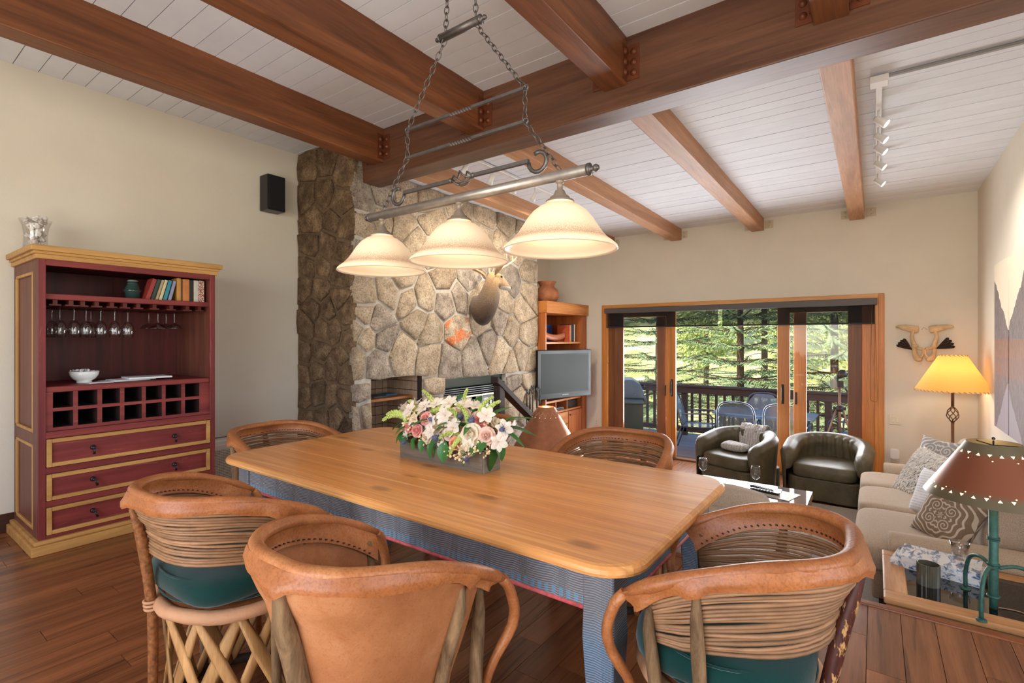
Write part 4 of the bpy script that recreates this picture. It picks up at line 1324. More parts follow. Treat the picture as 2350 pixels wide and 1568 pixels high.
def leaf_mesh(wd_=.3, droop=.5):
    m = MB()
    def pt(u, q):
        s_ = (u - .5) * 2 * wd_ * math.sin(PI * (q * .97 + .02)) ** .8
        return Vector((s_, q, -droop * q * q + .25 * abs(s_)))
    m.grid(pt, 5, 9)
    m.tube([(0, 0, 0), (0, .5, -droop * .25 - .01), (0, .98, -droop * .96 - .01)], [.02, .014, .004], 4)
    return m.mesh('leaf', LEAF)
def spike_mesh(seed):
    rnd = random.Random(seed); m = MB()
    pts = bez([(0, 0, 0), (.02, .3, .1), (.05, .65, .1), (.1, 1.0, -.05)], 6)
    m.tube(pts, .02, 5)
    for i, p in enumerate(pts):
        t = i / len(pts)
        for k in range(4):
            a = k * PI / 2 + i * .8
            r = .095 * (1 - .62 * t)
            m.ell(p + Vector((math.cos(a) * r, rnd.uniform(-.03, .03), math.sin(a) * r)), (r * .72, r * 1.0, r * .72), 7, 5)
    return m.mesh('snapdragon', LIME)
def sprig_mesh(seed):
    rnd = random.Random(seed); m = MB()
    for i in range(16):
        p = Vector((rnd.uniform(-1, 1), rnd.uniform(-1, 1), rnd.uniform(0, 1)))
        m.tube([(0, 0, -.6), p * .5, p], .02, 3)
        m.lathe([(.05, -.1), (.12, .02), (.16, .1), (.09, .1), (.03, .02)], 7, TR(*p))
    return m.mesh('waxflower', WAX)
RMESH = {k: rose_mesh(m, i) for i, (k, m) in enumerate((('p', PINKR), ('c', CREAM), ('b', BLUSH), ('o', PEACH)))}
LM = [lily_mesh(i) for i in range(3)]; TH = thistle_mesh(2); LF = [leaf_mesh(.30, .5), leaf_mesh(.2, .9), leaf_mesh(.36, .25)]; SPK = [spike_mesh(i) for i in range(3)]; WX = sprig_mesh(4)
# each flower: kind, x along the box, y depth offset, height over the table, size, facing (x, y, z)
FL = [('p', -1.87, -.075, .165, .032, (-.2, -1, .35)), ('p', -1.805, -.085, .155, .033, (.0, -1, .3)), ('p', -1.77, -.06, .215, .034, (.1, -1, .45)),
      ('c', -1.69, -.05, .175, .045, (-.1, -1, .5)), ('o', -1.545, -.1, .128, .031, (.1, -1, .25)), ('c', -1.468, -.075, .172, .052, (.25, -1, .45)), ('b', -1.395, -.055, .172, .040, (.5, -1, .4)), ('c', -1.515, -.085, .135, .036, (.1, -1, .3)),
      ('c', -1.63, -.0, .245, .045, (0, -.7, .8)), ('b', -1.60, .01, .235, .045, (.2, -.8, .7)), ('b', -1.50, .02, .235, .04, (.3, -.6, .7)), ('p', -1.475, 0, .225, .036, (.4, -.8, .5)), ('c', -1.74, .03, .25, .042, (-.2, -.4, 1)), ('b', -1.86, .02, .225, .036, (-.5, -.4, .8)), ('c', -1.42, .05, .21, .04, (.7, .1, .7)), ('c', -1.66, .07, .25, .045, (0, .6, .8)), ('b', -1.80, .08, .22, .04, (-.2, .8, .6)), ('c', -1.55, .09, .2, .04, (.2, .9, .5)), ('c', -1.735, -.085, .135, .036, (-.1, -1, .2)), ('b', -1.92, -.055, .15, .032, (-.5, -1, .3)), ('b', -1.59, -.085, .165, .034, (0, -1, .4)), ('c', -1.655, -.09, .125, .032, (0, -1, .1))]
LI = [(-1.99, -.0, .235, .052, (-.9, -.4, .6)), (-1.93, .03, .26, .055, (-.5, -.4, .9)), (-1.90, -.04, .24, .060, (-.3, -.9, .6)), (-1.845, 0, .255, .058, (-.2, -.8, .7)), (-1.78, .02, .275, .055, (0, -.6, 1)), (-1.70, .03, .285, .055, (.1, -.7, .9)), (-1.665, -.035, .235, .060, (0, -1, .5)), (-1.60, .03, .285, .055, (.2, -.5, 1)), (-1.575, -.075, .19, .056, (0, -1, .6)), (-1.44, .0, .25, .052, (.4, -.8, .7)), (-1.325, -.02, .205, .05, (.9, -.6, .4)), (-1.335, -.045, .15, .05, (.9, -.7, 0)), (-1.54, .04, .28, .05, (.3, -.3, 1)), (-1.73, -.06, .20, .05, (-.2, -1, .3)), (-1.96, .0, .2, .045, (-1, -.3, .3)), (-1.70, -.095, .16, .042, (-.1, -1, .2)), (-1.84, -.07, .20, .044, (-.2, -1, .5)), (-1.62, -.10, .10, .036, (.1, -1, 0)), (-1.46, -.10, .13, .036, (.2, -1, .1)), (-1.88, -.085, .12, .034, (-.3, -1, .1))]
TS = [(-1.93, -.02, .235, .030), (-1.73, -.06, .215, .034), (-1.64, -.12, .145, .040), (-1.58, -.02, .235, .040), (-1.485, -.05, .232, .040), (-1.63, .04, .30, .034), (-1.45, -.13, .075, .034), (-1.86, -.12, .095, .026), (-1.325, -.03, .205, .036), (-1.83, 0, .25, .026)]
def rotto(d): return Vector(d).to_track_quat('Z', 'Y').to_matrix().to_4x4()
FC = (FBY0 + FBY1) / 2
def put(nm_, me, x, y, z, s_, d, spin=0):
    L = Vector((x, FC + y, TZ + z)) - fb_.location
    o = place(nm_, me, fb_, Matrix.Translation(L) @ rotto(d) @ RZ(spin) @ SC(s_, s_, s_))
    return o
rq = random.Random(5)
for k_, x, y, z, s_, d in FL: put('rose', RMESH[k_], x, y, z, s_, d, rq.random() * 6)
for i, (x, y, z, s_, d) in enumerate(LI): put('lily', LM[i % 3], x, y, z, s_ * .88, d, rq.random() * 6)
for i, (x, y, z, s_) in enumerate(TS): put('thistle', TH, x, y, z, s_, (rq.uniform(-.5, .5), -1, rq.uniform(-.3, .5)), rq.random() * 6)
def putdir(nm_, me, x, y, z, s_, yaw, pitch, roll=0):
    L = Vector((x, FC + y, TZ + z)) - fb_.location
    return place(nm_, me, fb_, Matrix.Translation(L) @ RZ(yaw) @ RX(pitch) @ RY(roll) @ SC(s_, s_, s_))
for x, y, z, s_, yaw, pt_ in ((-1.93, -.03, .19, .16, R(100), R(10)), (-1.90, .0, .22, .15, R(70), R(25)), (-1.95, -.02, .2, .14, R(125), R(-5)), (-1.80, .0, .22, .14, R(-70), R(20)), (-1.72, .0, .24, .13, R(-40), R(25)), (-1.80, .03, .24, .13, R(120), R(60)), (-1.60, .0, .2, .13, R(-170), R(45)), (-1.50, .02, .23, .13, R(-30), R(60)), (-1.47, .03, .23, .13, R(-80), R(50)), (-1.56, -.06, .16, .11, R(170), R(0)), (-1.52, -.09, .15, .1, R(175), R(-50)), (-1.53, -.02, .21, .12, R(170), R(60)), (-1.62, .05, .25, .12, R(20), R(85))):
    putdir('snapdragon', SPK[int(-x * 100) % 3], x, y, z, s_ * .9, yaw, pt_)
for x, y, z, s_, yaw, pt_, j in ((-1.83, -.075, .12, .075, R(175), R(-55), 0), (-1.72, -.08, .11, .07, R(200), R(-50), 1), (-1.79, -.07, .13, .08, R(150), R(-20), 2), (-1.67, -.08, .14, .08, R(190), R(0), 1), (-1.57, -.08, .12, .075, R(160), R(-40), 0), (-1.50, -.085, .11, .07, R(195), R(-45), 1), (-1.94, -.05, .13, .08, R(150), R(-30), 0), (-1.64, -.05, .18, .08, R(180), R(25), 0), (-1.44, -.08, .13, .075, R(-150), R(-25), 2), (-1.75, -.03, .2, .09, R(170), R(40), 1), (-1.55, -.03, .19, .09, R(190), R(40), 2), (-1.90, -.05, .17, .10, R(140), R(-10), 0), (-1.87, -.06, .15, .11, R(165), R(-40), 2), (-1.94, -.03, .18, .11, R(110), R(-5), 0), (-1.92, -.05, .14, .09, R(190), R(-35), 2), (-1.76, -.08, .13, .09, R(190), R(-45), 0), (-1.60, -.10, .13, .12, R(185), R(-65), 2), (-1.66, -.09, .13, .09, R(165), R(-50), 0), (-1.38, -.03, .15, .13, R(-110), R(-60), 1), (-1.37, -.02, .15, .12, R(-90), R(-55), 2), (-1.385, .0, .2, .15, R(-50), R(55), 1), (-1.37, .01, .19, .14, R(-65), R(35), 1), (-1.36, -.01, .19, .12, R(-80), R(15), 1), (-1.45, .03, .22, .12, R(-20), R(65), 1), (-1.55, .04, .25, .12, R(10), R(70), 0), (-1.50, -.03, .2, .09, R(200), R(30), 1), (-1.60, -.04, .2, .08, R(160), R(40), 1), (-1.72, .02, .24, .11, R(-30), R(40), 0), (-1.82, .02, .25, .1, R(60), R(50), 0), (-1.68, .05, .26, .12, R(10), R(70), 1), (-1.90, .04, .22, .11, R(80), R(20), 2), (-1.75, .06, .2, .11, R(0), R(10), 2), (-1.55, .07, .18, .11, R(-10), R(5), 2), (-1.42, -.05, .16, .09, R(-150), R(-20), 0), (-1.80, -.05, .19, .09, R(170), R(20), 0)):
    putdir('leaf', LF[j], x, y, z, s_ * (.78 if j != 1 else .9), yaw, pt_)
for x, y, z, s_ in ((-1.86, -.07, .19, .036), (-1.83, -.075, .205, .03), (-1.49, -.11, .10, .042), (-1.45, -.11, .09, .035), (-1.43, -.09, .125, .034), (-1.56, -.10, .10, .028), (-1.74, -.09, .11, .03), (-1.42, -.02, .2, .03), (-1.38, -.06, .11, .03)):
    put('waxflower', WX, x, y, z, s_, (rq.uniform(-.3, .3), -1, .3), rq.random() * 6)
sm = MB()
for k_, x, y, z, s_, d in FL: sm.tube([(x * .5 + (FBX0 + FBX1) * .25, FC, TZ + .07), (x, FC + y, TZ + z - .01)], .0028, 5)
for x, y, z, s_, d in LI: sm.tube([(x * .5 + (FBX0 + FBX1) * .25, FC, TZ + .07), (x, FC + y, TZ + z - .01)], .0025, 5)
for x, y, z, s_ in TS: sm.tube([(x * .6 + (FBX0 + FBX1) * .2, FC, TZ + .07), (x, FC + y, TZ + z)], .002, 5)
sm.build('stems', STEM, fb_, w=True)['kind'] = 'stuff'
# ---------------------------------------------------------------- red armoire on the left wall
def distressed(name, base, dark, pale, axis, rough=.5):
    t = NT(name)
    sx = [1, 1, 1]; sx['XYZ'.index(axis)] = .06
    v = t.coord(tuple(sx))
    b = t.ramp(t.noise(v, 16, 5, .6, .4), [(.3, dark), (.65, base)])
    m = t.ramp(t.noise(v, 34, 5, .75, .5), [(.60, (0, 0, 0, 1)), (.70, (1, 1, 1, 1))])
    b = t.mix(t.math('MULTIPLY', m, .45), b, pale)
    t.base(b); t.bump(t.noise(v, 60, 3), .15, .002)
    return t.fin(rough, 0, .35)
REDZ = distressed('red_paint_upright', c(134, 56, 52), c(98, 36, 36), c(190, 122, 112), 'Z')
REDY = distressed('red_paint_across', c(134, 56, 52), c(98, 36, 36), c(190, 122, 112), 'Y')
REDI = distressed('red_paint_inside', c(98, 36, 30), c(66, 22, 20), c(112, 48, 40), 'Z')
REDB = distressed('red_brown_side', c(124, 74, 58), c(94, 52, 42), c(150, 100, 82), 'Z')
YELY = distressed('ochre_wood', c(200, 154, 90), c(170, 122, 68), c(140, 98, 56), 'Y', .5)
YELX = distressed('ochre_wood_side', c(200, 154, 90), c(170, 122, 68), c(140, 98, 56), 'X', .5)
YELZ = distressed('ochre_wood_upright', c(200, 154, 90), c(170, 122, 68), c(140, 98, 56), 'Z', .5)
AX0, AX1, AY0, AY1 = -4.935, -4.262, .792, 1.835
ar = thing('armoire', 'tall distressed red armoire with ochre crown, wine cubbies and three drawers on the left wall', 'armoire', ((AX0 + AX1) / 2, (AY0 + AY1) / 2, 0))
cr = MB()
for y0, y1, x1, z0, z1 in ((.75, 1.877, -4.222, 1.918, 1.955), (.766, 1.861, -4.238, 1.900, 1.919), (.776, 1.851, -4.247, 1.870, 1.901)):
    cr.box(AX0 - .01, x1, y0, y1, z0, z1)
cr.bevel(.007, 2).build('crown', YELY, ar, w=True)
bs_ = MB()
for y0, y1, x1, z0, z1 in ((.752, 1.875, -4.222, 0, .062), (.768, 1.859, -4.238, .062, .088)):
    bs_.box(AX0 - .01, x1, y0, y1, z0, z1)
bs_.bevel(.008, 2).build('base', YELY, ar, w=True)
sw = .037
for y0, y1 in ((AY0, AY0 + sw), (AY1 - sw, AY1)):
    MB().box(AX1 - .03, AX1, y0, y1, .088, 1.872).bevel(.003).build('stile', REDZ, ar, w=True)
ra = [(1.832, 1.872), (.725, .768), (.500, .540), (.288, .326), (.088, .110)]
for z0, z1 in ra: MB().box(AX1 - .028, AX1 - .001, AY0 + sw, AY1 - sw, z0, z1).bevel(.002).build('rail', REDY, ar, w=True)
# side panels with ochre framed fields
for ys, sg in ((AY0, 1), (AY1, -1)):
    sd = MB().box(AX0, AX1 - .03, min(ys + sg * .012, ys + sg * .03), max(ys + sg * .012, ys + sg * .03), .088, 1.872).build('side_panel', REDB, ar, w=True)
    fr = MB()
    for x0, x1, z0, z1 in ((AX0, AX0 + .05, .088, 1.872), (AX1 - .14, AX1 - .03, .088, 1.872), (AX0 + .05, AX1 - .14, 1.80, 1.872), (AX0 + .05, AX1 - .14, .678, .755), (AX0 + .05, AX1 - .14, .088, .13)):
        fr.box(x0, x1, min(ys, ys + sg * .014), max(ys, ys + sg * .014), z0, z1)
    fr.bevel(.002).build('frame', REDB, sd, w=True)
    for z0, z1 in ((.755, 1.80), (.13, .678)):
        tr = MB()
        for x0, x1, a, b in ((AX0 + .05, AX0 + .075, z0, z1), (AX1 - .155, AX1 - .138, z0, z1), (AX0 + .05, AX1 - .14, z1 - .02, z1), (AX0 + .05, AX1 - .14, z0, z0 + .02)):
            tr.box(x0, x1, min(ys - sg * .003, ys + sg * .013), max(ys - sg * .003, ys + sg * .013), a, b)
        tr.bevel(.003).build('moulding', YELZ, sd, w=True)
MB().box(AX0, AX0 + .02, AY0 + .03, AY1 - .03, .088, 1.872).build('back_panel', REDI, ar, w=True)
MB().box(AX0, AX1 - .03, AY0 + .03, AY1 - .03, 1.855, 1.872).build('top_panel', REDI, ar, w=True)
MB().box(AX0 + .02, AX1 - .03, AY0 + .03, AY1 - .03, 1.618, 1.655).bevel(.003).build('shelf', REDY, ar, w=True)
MB().box(AX0 + .02, AX1 - .012, AY0 + sw, AY1 - sw, 1.018, 1.055).bevel(.004).build('counter', REDY, ar, w=True)
# hanging rails for the glasses under the shelf
for y in (.885, .965, 1.025, 1.10, 1.185, 1.26, 1.34, 1.44, 1.55, 1.66, 1.745):
    MB().box(AX0 + .06, AX1 - .06, y - .012, y + .012, 1.590, 1.618).box(AX0 + .06, AX1 - .06, y - .030, y + .030, 1.580, 1.590).build('glass_rail', REDI, ar, w=True)
# wine cubbies, seven by two
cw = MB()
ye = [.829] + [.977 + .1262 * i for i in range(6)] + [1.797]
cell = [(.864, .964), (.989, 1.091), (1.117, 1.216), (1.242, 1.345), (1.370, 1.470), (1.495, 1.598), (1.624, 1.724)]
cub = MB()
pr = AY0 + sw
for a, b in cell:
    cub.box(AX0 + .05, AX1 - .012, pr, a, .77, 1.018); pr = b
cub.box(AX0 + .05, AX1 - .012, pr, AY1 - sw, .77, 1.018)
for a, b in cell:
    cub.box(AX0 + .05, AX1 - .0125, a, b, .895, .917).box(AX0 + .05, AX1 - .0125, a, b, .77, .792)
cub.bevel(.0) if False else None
cub.build('wine_cubbies', plain('cubby_painted_shade', c(40, 18, 16), .7, vs=20, va=.2), ar, w=True)  # shade of the deep recesses put into the colour; only the front is red
cf = MB(); pr = AY0 + sw
for a, b in cell:
    cf.box(AX1 - .016, AX1 - .0115, pr, a, .77, 1.018); pr = b
cf.box(AX1 - .016, AX1 - .0115, pr, AY1 - sw, .77, 1.018)
for a, b in cell: cf.box(AX1 - .016, AX1 - .012, a, b, .895, .917).box(AX1 - .016, AX1 - .012, a, b, .77, .792)
cf.build('cubby_front', REDY, ar, w=True)
MB().box(AX0 + .02, AX0 + .05, AY0 + .03, AY1 - .03, .77, 1.018).build('cubby_back', MATS['cubby_painted_shade'], ar, w=True)
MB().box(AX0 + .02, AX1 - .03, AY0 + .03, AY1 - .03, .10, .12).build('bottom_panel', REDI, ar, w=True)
KNOB = metal('knob_iron', c(58, 52, 56), .4, .2, 60, .7)
for i, (z0, z1) in enumerate(((.543, .722), (.329, .497), (.112, .285))):
    d = MB().box(AX1 - .45, AX1 - .006, AY0 + sw + .024, AY1 - sw - .024, z0 + .022, z1 - .022).build('drawer', REDY, ar, w=True)
    tr = MB()
    a, b = AY0 + sw + .002, AY1 - sw - .002
    for y0, y1, q0, q1 in ((a, a + .026, z0, z1), (b - .026, b, z0, z1), (a + .026, b - .026, z1 - .026, z1), (a + .026, b - .026, z0, z0 + .026)):
        tr.box(AX1 - .02, AX1 + .009, y0, y1, q0, q1)
    tr.bevel(.005, 2).build('moulding', YELY, d, w=True)
    for yk in (1.066, 1.551):
        zk = (.632, .419, .206)[i]
        m = MB().lathe([(.0, .014), (.010, .014), (.015, .009), (.017, .003), (.017, 0)], 10, align((AX1 - .006, yk, zk), (AX1 + .2, yk, zk)))
        m.ell((AX1 + .016, yk, zk), .011, 10, 7)
        dy = (.0, .0, .018, .0, .018, .016)[i * 2 + (yk > 1.3)]
        m.tube([(AX1 + .018, yk, zk), (AX1 + .028, yk + dy * .5, zk - .014), (AX1 + .024, yk + dy, zk - .040)], [.005, .006, .0085], 8)
        m.build('knob', KNOB, d, w=True)
# ---- things in and on the armoire
ZS, ZCN = 1.655, 1.055
GLW = glass('stemware', (.97, .97, .97, 1), 1.2, .01)
def glassware(name, lab, prof, loc, grp, cat='wine glass', first=None, n=20):
    if first is not None: return dup(first, loc, 0, lab)
    o = thing(name, lab, cat, loc, 0, grp)
    MB().lathe(prof['bowl'], n).build('bowl', GLW, o)
    MB().lathe(prof['stem'], 10).build('stem', GLW, o)
    MB().lathe(prof['foot'], n).build('foot', GLW, o)
    return o
WG = {'bowl': [(.004, .100), (.018, .106), (.030, .125), (.036, .155), (.035, .185), (.030, .215), (.0285, .215), (.0335, .185), (.0345, .155), (.0285, .127), (.016, .108), (.0, .103)],
      'stem': [(.012, .004), (.005, .012), (.0035, .04), (.004, .085), (.006, .101)], 'foot': [(0, .0), (.033, .0), (.034, .002), (.010, .005), (0, .006)]}
FG = {'bowl': [(.004, .105), (.02, .110), (.045, .124), (.058, .142), (.060, .150), (.058, .150), (.043, .127), (.018, .113), (0, .108)],
      'stem': WG['stem'], 'foot': WG['foot']}
def flip(pr):
    return {k: [(r, -z) for r, z in v] for k, v in pr.items()}
ZH = 1.5895
g1 = None
ORD = ('first', 'second', 'third', 'fourth', 'fifth', 'sixth', 'seventh', 'eighth')
for i, (x, y) in enumerate(((-4.40, .925), (-4.60, .925), (-4.40, .998), (-4.40, 1.062), (-4.62, 1.142), (-4.40, 1.142), (-4.40, 1.222), (-4.40, 1.30))):
    lab = 'tulip wine glass hanging upside down in the armoire, %s from the left' % ORD[i] if x > -4.5 else 'tulip wine glass hanging in the back row of the armoire, %s one' % ('left' if y < 1 else 'right')
    if g1 is None: g1 = glassware('wine_glass', lab, flip(WG), (x, y, ZH), 'hanging tulip wine glasses')
    else: dup(g1, (x, y, ZH), 0, lab)
g2 = None
for x, y, q in ((-4.42, 1.495, 'front left'), (-4.60, 1.495, 'back left'), (-4.58, 1.605, 'back right'), (-4.42, 1.605, 'front right')):
    lab = 'wide shallow cocktail glass hanging upside down in the armoire, %s of the four' % q
    if g2 is None: g2 = glassware('cocktail_glass', lab, flip(FG), (x, y, ZH), 'hanging cocktail glasses', 'cocktail glass')
    else: dup(g2, (x, y, ZH), 0, lab)
INS = glass('insulator_glass', c(120, 176, 176), 1.6, .35)
o = thing('glass_insulator', 'old green glass insulator with grey dome beside the books on the armoire shelf', 'insulator', (-4.42, 1.335, ZS))
MB().lathe([(.0, 0), (.045, 0), (.046, .05), (.053, .056), (.055, .066), (.046, .074), (.042, .09), (.034, .105), (.034, .128), (.0, .128)], 24).build('body', plain('insulator_green', c(52, 74, 70), .08, 0, .8), o)
MB().lathe([(.0, .142), (.026, .141), (.033, .134), (.034, .112), (.036, .111)], 20).build('dome', plain('insulator_grey', c(150, 152, 142), .25, .2), o)
MB().torus(.056, .0025, 24, 6, TR(0, 0, .066)).build('wire', DARKIRON, o)
BKX = -4.33
def book(lab, y, th, hh, dp, lean, cov, title=None, tcol=None, loc=None, grp='books on the armoire shelf', M0=None):
    """upright book, spine towards +x"""
    o = thing('book', lab, 'book', (BKX - dp / 2, y, ZS + (abs(math.sin(lean)) * th if lean > 0 else 0) * 0), 0, grp)
    o.rotation_euler = (-lean, 0, 0)
    WM[o] = Matrix.LocRotScale(o.location, o.rotation_euler, None)
    m = MB().box(-dp / 2, dp / 2, 0, .003, 0, hh).box(-dp / 2, dp / 2, th - .003, th, 0, hh).box(dp / 2 - .003, dp / 2 + .001, .0, th, 0, hh)
    m.bevel(.0012).build('cover', cov, o)
    MB().box(-dp / 2 + .004, dp / 2 - .003, .003, th - .003, .004, hh - .004).build('pages', plain('book_pages', c(226, 214, 190), .8, vs=90, va=.06), o)
    if title:
        cu = bpy.data.curves.new('title', 'FONT'); cu.body = title; cu.size = th * .62; cu.align_x = 'CENTER'; cu.align_y = 'CENTER'; cu.extrude = .0002
        cu.materials.append(tcol or plain('title_cream', c(232, 220, 190), .6))
        q = bpy.data.objects.new('title', cu); COL.objects.link(q); q.parent = o
        q.matrix_local = Matrix.Translation((dp / 2 + .0016, th / 2, hh * .5)) @ Matrix(((0, 0, 1, 0), (0, 1, 0, 0), (1, 0, 0, 0), (0, 0, 0, 1))).to_4x4() @ Matrix(((0, 1, 0, 0), (1, 0, 0, 0), (0, 0, -1, 0), (0, 0, 0, 1))) if False else Matrix.Translation((dp / 2 + .0018, th / 2, hh * .5)) @ Matrix(((0, 0, 1, 0), (0, 1, 0, 0), (-1, 0, 0, 0), (0, 0, 0, 1))).inverted() @ Matrix.Identity(4)
    return o
def bc(n, r, g, b): return plain('cover_' + n, c(r, g, b), .5, vs=40, va=.1)
BK = [('leaning red hardback at the left end of the row, next to the insulator', 1.385, .026, .165, .30, bc('red', 150, 52, 46)),
      ('leaning dark green hardback with cream lettering, second in the row', 1.418, .022, .163, .28, bc('green', 44, 62, 54)),
      ('leaning tan paperback between the dark green and the cream book', 1.448, .016, .158, .27, bc('tan', 170, 150, 112)),
      ('leaning cream spined book left of the teal one', 1.470, .019, .160, .26, bc('cream', 206, 190, 150)),
      ('leaning teal hardback in the middle of the row', 1.497, .023, .160, .25, bc('teal', 52, 132, 144)),
      ('leaning lavender grey book with white foot beside the ochre pair', 1.530, .020, .158, .24, bc('lavender', 142, 142, 168)),
      ('upright slim ochre book, first of the straight ones', 1.590, .026, .175, 0, bc('ochre', 190, 136, 62)),
      ('upright slim dark brown book between the two ochre ones', 1.617, .012, .172, 0, bc('brown', 96, 56, 36)),
      ('upright wide orange tan book right of the slim brown one', 1.630, .045, .172, 0, bc('orange', 196, 122, 62)),
      ('upright black and white patterned book', 1.677, .026, .168, 0, bc('black', 44, 40, 38)),
      ('upright white spined book near the right end', 1.707, .033, .168, 0, bc('white', 206, 198, 182)),
      ('upright red and white speckled book at the right end of the row', 1.742, .040, .170, 0, None)]
t = NT('cover_speckle')
t.base(t.ramp(t.noise(t.coord(), 120, 2, .6), [(.48, c(150, 50, 44)), (.54, c(222, 206, 184))])); SPECK = t.fin(.5)
for lab, y, th, hh, ln, cv in BK: book(lab, y, th, hh, .105, ln, cv or SPECK)
bw = thing('bowl', 'white footed china bowl of wrapped sweets on the armoire counter', 'bowl', (-4.47, 1.068, ZCN))
MB().lathe([(0, 0), (.043, 0), (.043, .012), (.040, .016), (.062, .03), (.078, .055), (.083, .082), (.081, .083), (.075, .056), (.058, .033), (0, .026)], 32).build('shell', plain('white_china', c(228, 232, 230), .15, 0, .6), bw)
SWT = plain('sweet_wrapper', c(206, 206, 208), .2, .1, .6, rnd=.2)
for i in range(9):
    a = i * 2.4; r = .008 + .011 * (i % 4)
    m = MB().ell((0, 0, 0), (.016, .012, .010), 8, 6).lathe([(.002, .014), (.011, .026)], 7, RY(PI / 2)).lathe([(.002, .014), (.011, .026)], 7, RY(-PI / 2))
    o = m.build('sweet', SWT, bw); o.matrix_local = TR(r * math.cos(a) * 1.2, r * math.sin(a) * 1.2, .078 + .006 * (i % 3)) @ RZ(a) @ RX(.4)
PAP = plain('white_paper', c(226, 226, 228), .7)
for i, (lab, x, y, sx, sy, rz) in enumerate((('white leaflet lying lowest, half under the bowl', -4.40, 1.13, .10, .14, .1), ('fanned white brochure left of the stack on the armoire counter', -4.47, 1.30, .20, .24, .25), ('white brochure in the middle of the fan on the armoire counter', -4.47, 1.34, .20, .24, .12), ('thick white booklet topmost and rightmost on the armoire counter', -4.47, 1.44, .21, .27, -.05))):
    z0 = ZCN + (0 if i == 0 else .002 + .006 * (i - 1))
    m = MB().box(-sx / 2, sx / 2, -sy / 2, sy / 2, 0, .0055 if i < 3 else .012).bevel(.001)
    o = m.build('brochure', PAP); o.location = (x, y, z0 + .0003); o.rotation_euler = (0, 0, rz); tag(o, lab, 'brochure', 'papers on the armoire counter')
vs_ = thing('shell_vase', 'clear flared glass vase filled with pale seashells on top of the armoire', 'vase', (-4.74, .868, 1.9555))
MB().lathe([(0, .0), (.066, 0), (.070, .01), (.064, .07), (.062, .13), (.070, .19), (.088, .235), (.085, .235), (.067, .19), (.059, .13), (.060, .07), (.064, .012), (0, .010)], 32).build('glass', GLW, vs_)
SHELL = plain('seashell', c(246, 238, 230), .45, 0, .5, 30, .08, .4, 60, rnd=.1)
rv = random.Random(3)
shm = []
for k_ in range(3):
    m = MB()
    if k_ == 0:
        m.grid(lambda u, q: Vector(((q * math.cos((u - .5) * 2.6)), q * math.sin((u - .5) * 2.6), .35 * math.sin(PI * q) * (1 + .12 * math.cos(u * 50)))), 17, 6).grid(lambda u, q: Vector(((q * math.cos((u - .5) * 2.6)), q * math.sin((u - .5) * 2.6), .28 * math.sin(PI * q) - .05)), 17, 6, flip=True)
    else:
        m.tube([(0.55 * math.cos(a) * (1 - a / 20), .55 * math.sin(a) * (1 - a / 20), -.6 + a * .09) for a in [i * .5 for i in range(28)]], [.5 * (1 - i / 30) for i in range(28)], 7)
    shm.append(m.mesh('shell', SHELL))
for i in range(84):
    z = .022 + .228 * (i / 83) ** 1.0; a = rv.random() * 6.28; r = (.040 if z < .2 else .052) * math.sqrt(rv.random())
    place('shell', shm[i % 3], vs_, TR(r * math.cos(a), r * math.sin(a), z) @ RZ(rv.random() * 6) @ RX(rv.random() * 6) @ SC(*[rv.uniform(.016, .023)] * 3))
# ---------------------------------------------------------------- wall speaker, heater
sp = thing('wall_speaker', 'black box loudspeaker mounted on the left wall near the stone', 'speaker', (-4.87, 2.68, 2.8))
MB().box(-4.95, -4.80, 2.545, 2.73, 2.635, 2.985).bevel(.01, 2).build('cabinet', BLACK, sp, w=True)
MB().box(-4.80, -4.785, 2.555, 2.72, 2.645, 2.975).bevel(.006).build('grille', plain('speaker_cloth', c(26, 26, 29), .95, vs=200, va=.3, bump=.6, bs=500), sp, w=True)
MB().box(-4.97, -4.945, 2.61, 2.67, 2.75, 2.87).build('bracket', BLACK, sp, w=True)
HW = plain('white_enamel', c(222, 222, 220), .35)
ht = thing('wall_heater', 'white enamel gas wall heater with perforated front between armoire and table', 'heater', (-4.85, 2.29, 0))
MB().box(-4.965, -4.76, 1.97, 2.61, .04, .455).bevel(.015, 2).build('case', HW, ht, w=True)
MB().box(-4.76, -4.745, 2.0, 2.58, .06, .415).bevel(.012, 2).build('front', HW, ht, w=True)
t = NT('perforated_metal')
v = t.coord((1, 1, 1), False)
s_ = t.sep(v)
yy = t.math('MULTIPLY', s_[1], 380); zz = t.math('MULTIPLY', s_[2], 220)
p = t.math('MULTIPLY', t.math('SINE', t.math('ADD', yy, zz)), t.math('SINE', t.math('SUBTRACT', yy, zz)))
t.base(t.ramp(p, [(.28, c(214, 214, 212)), (.4, c(60, 60, 62))])); PERF = t.fin(.4)
MB().box(-4.745, -4.738, 2.04, 2.54, .09, .37).bevel(.002).build('grille', PERF, ht, w=True)
MB().box(-4.90, -4.86, 2.07, 2.24, .4551, .457).build('vent', BLACK, ht, w=True)
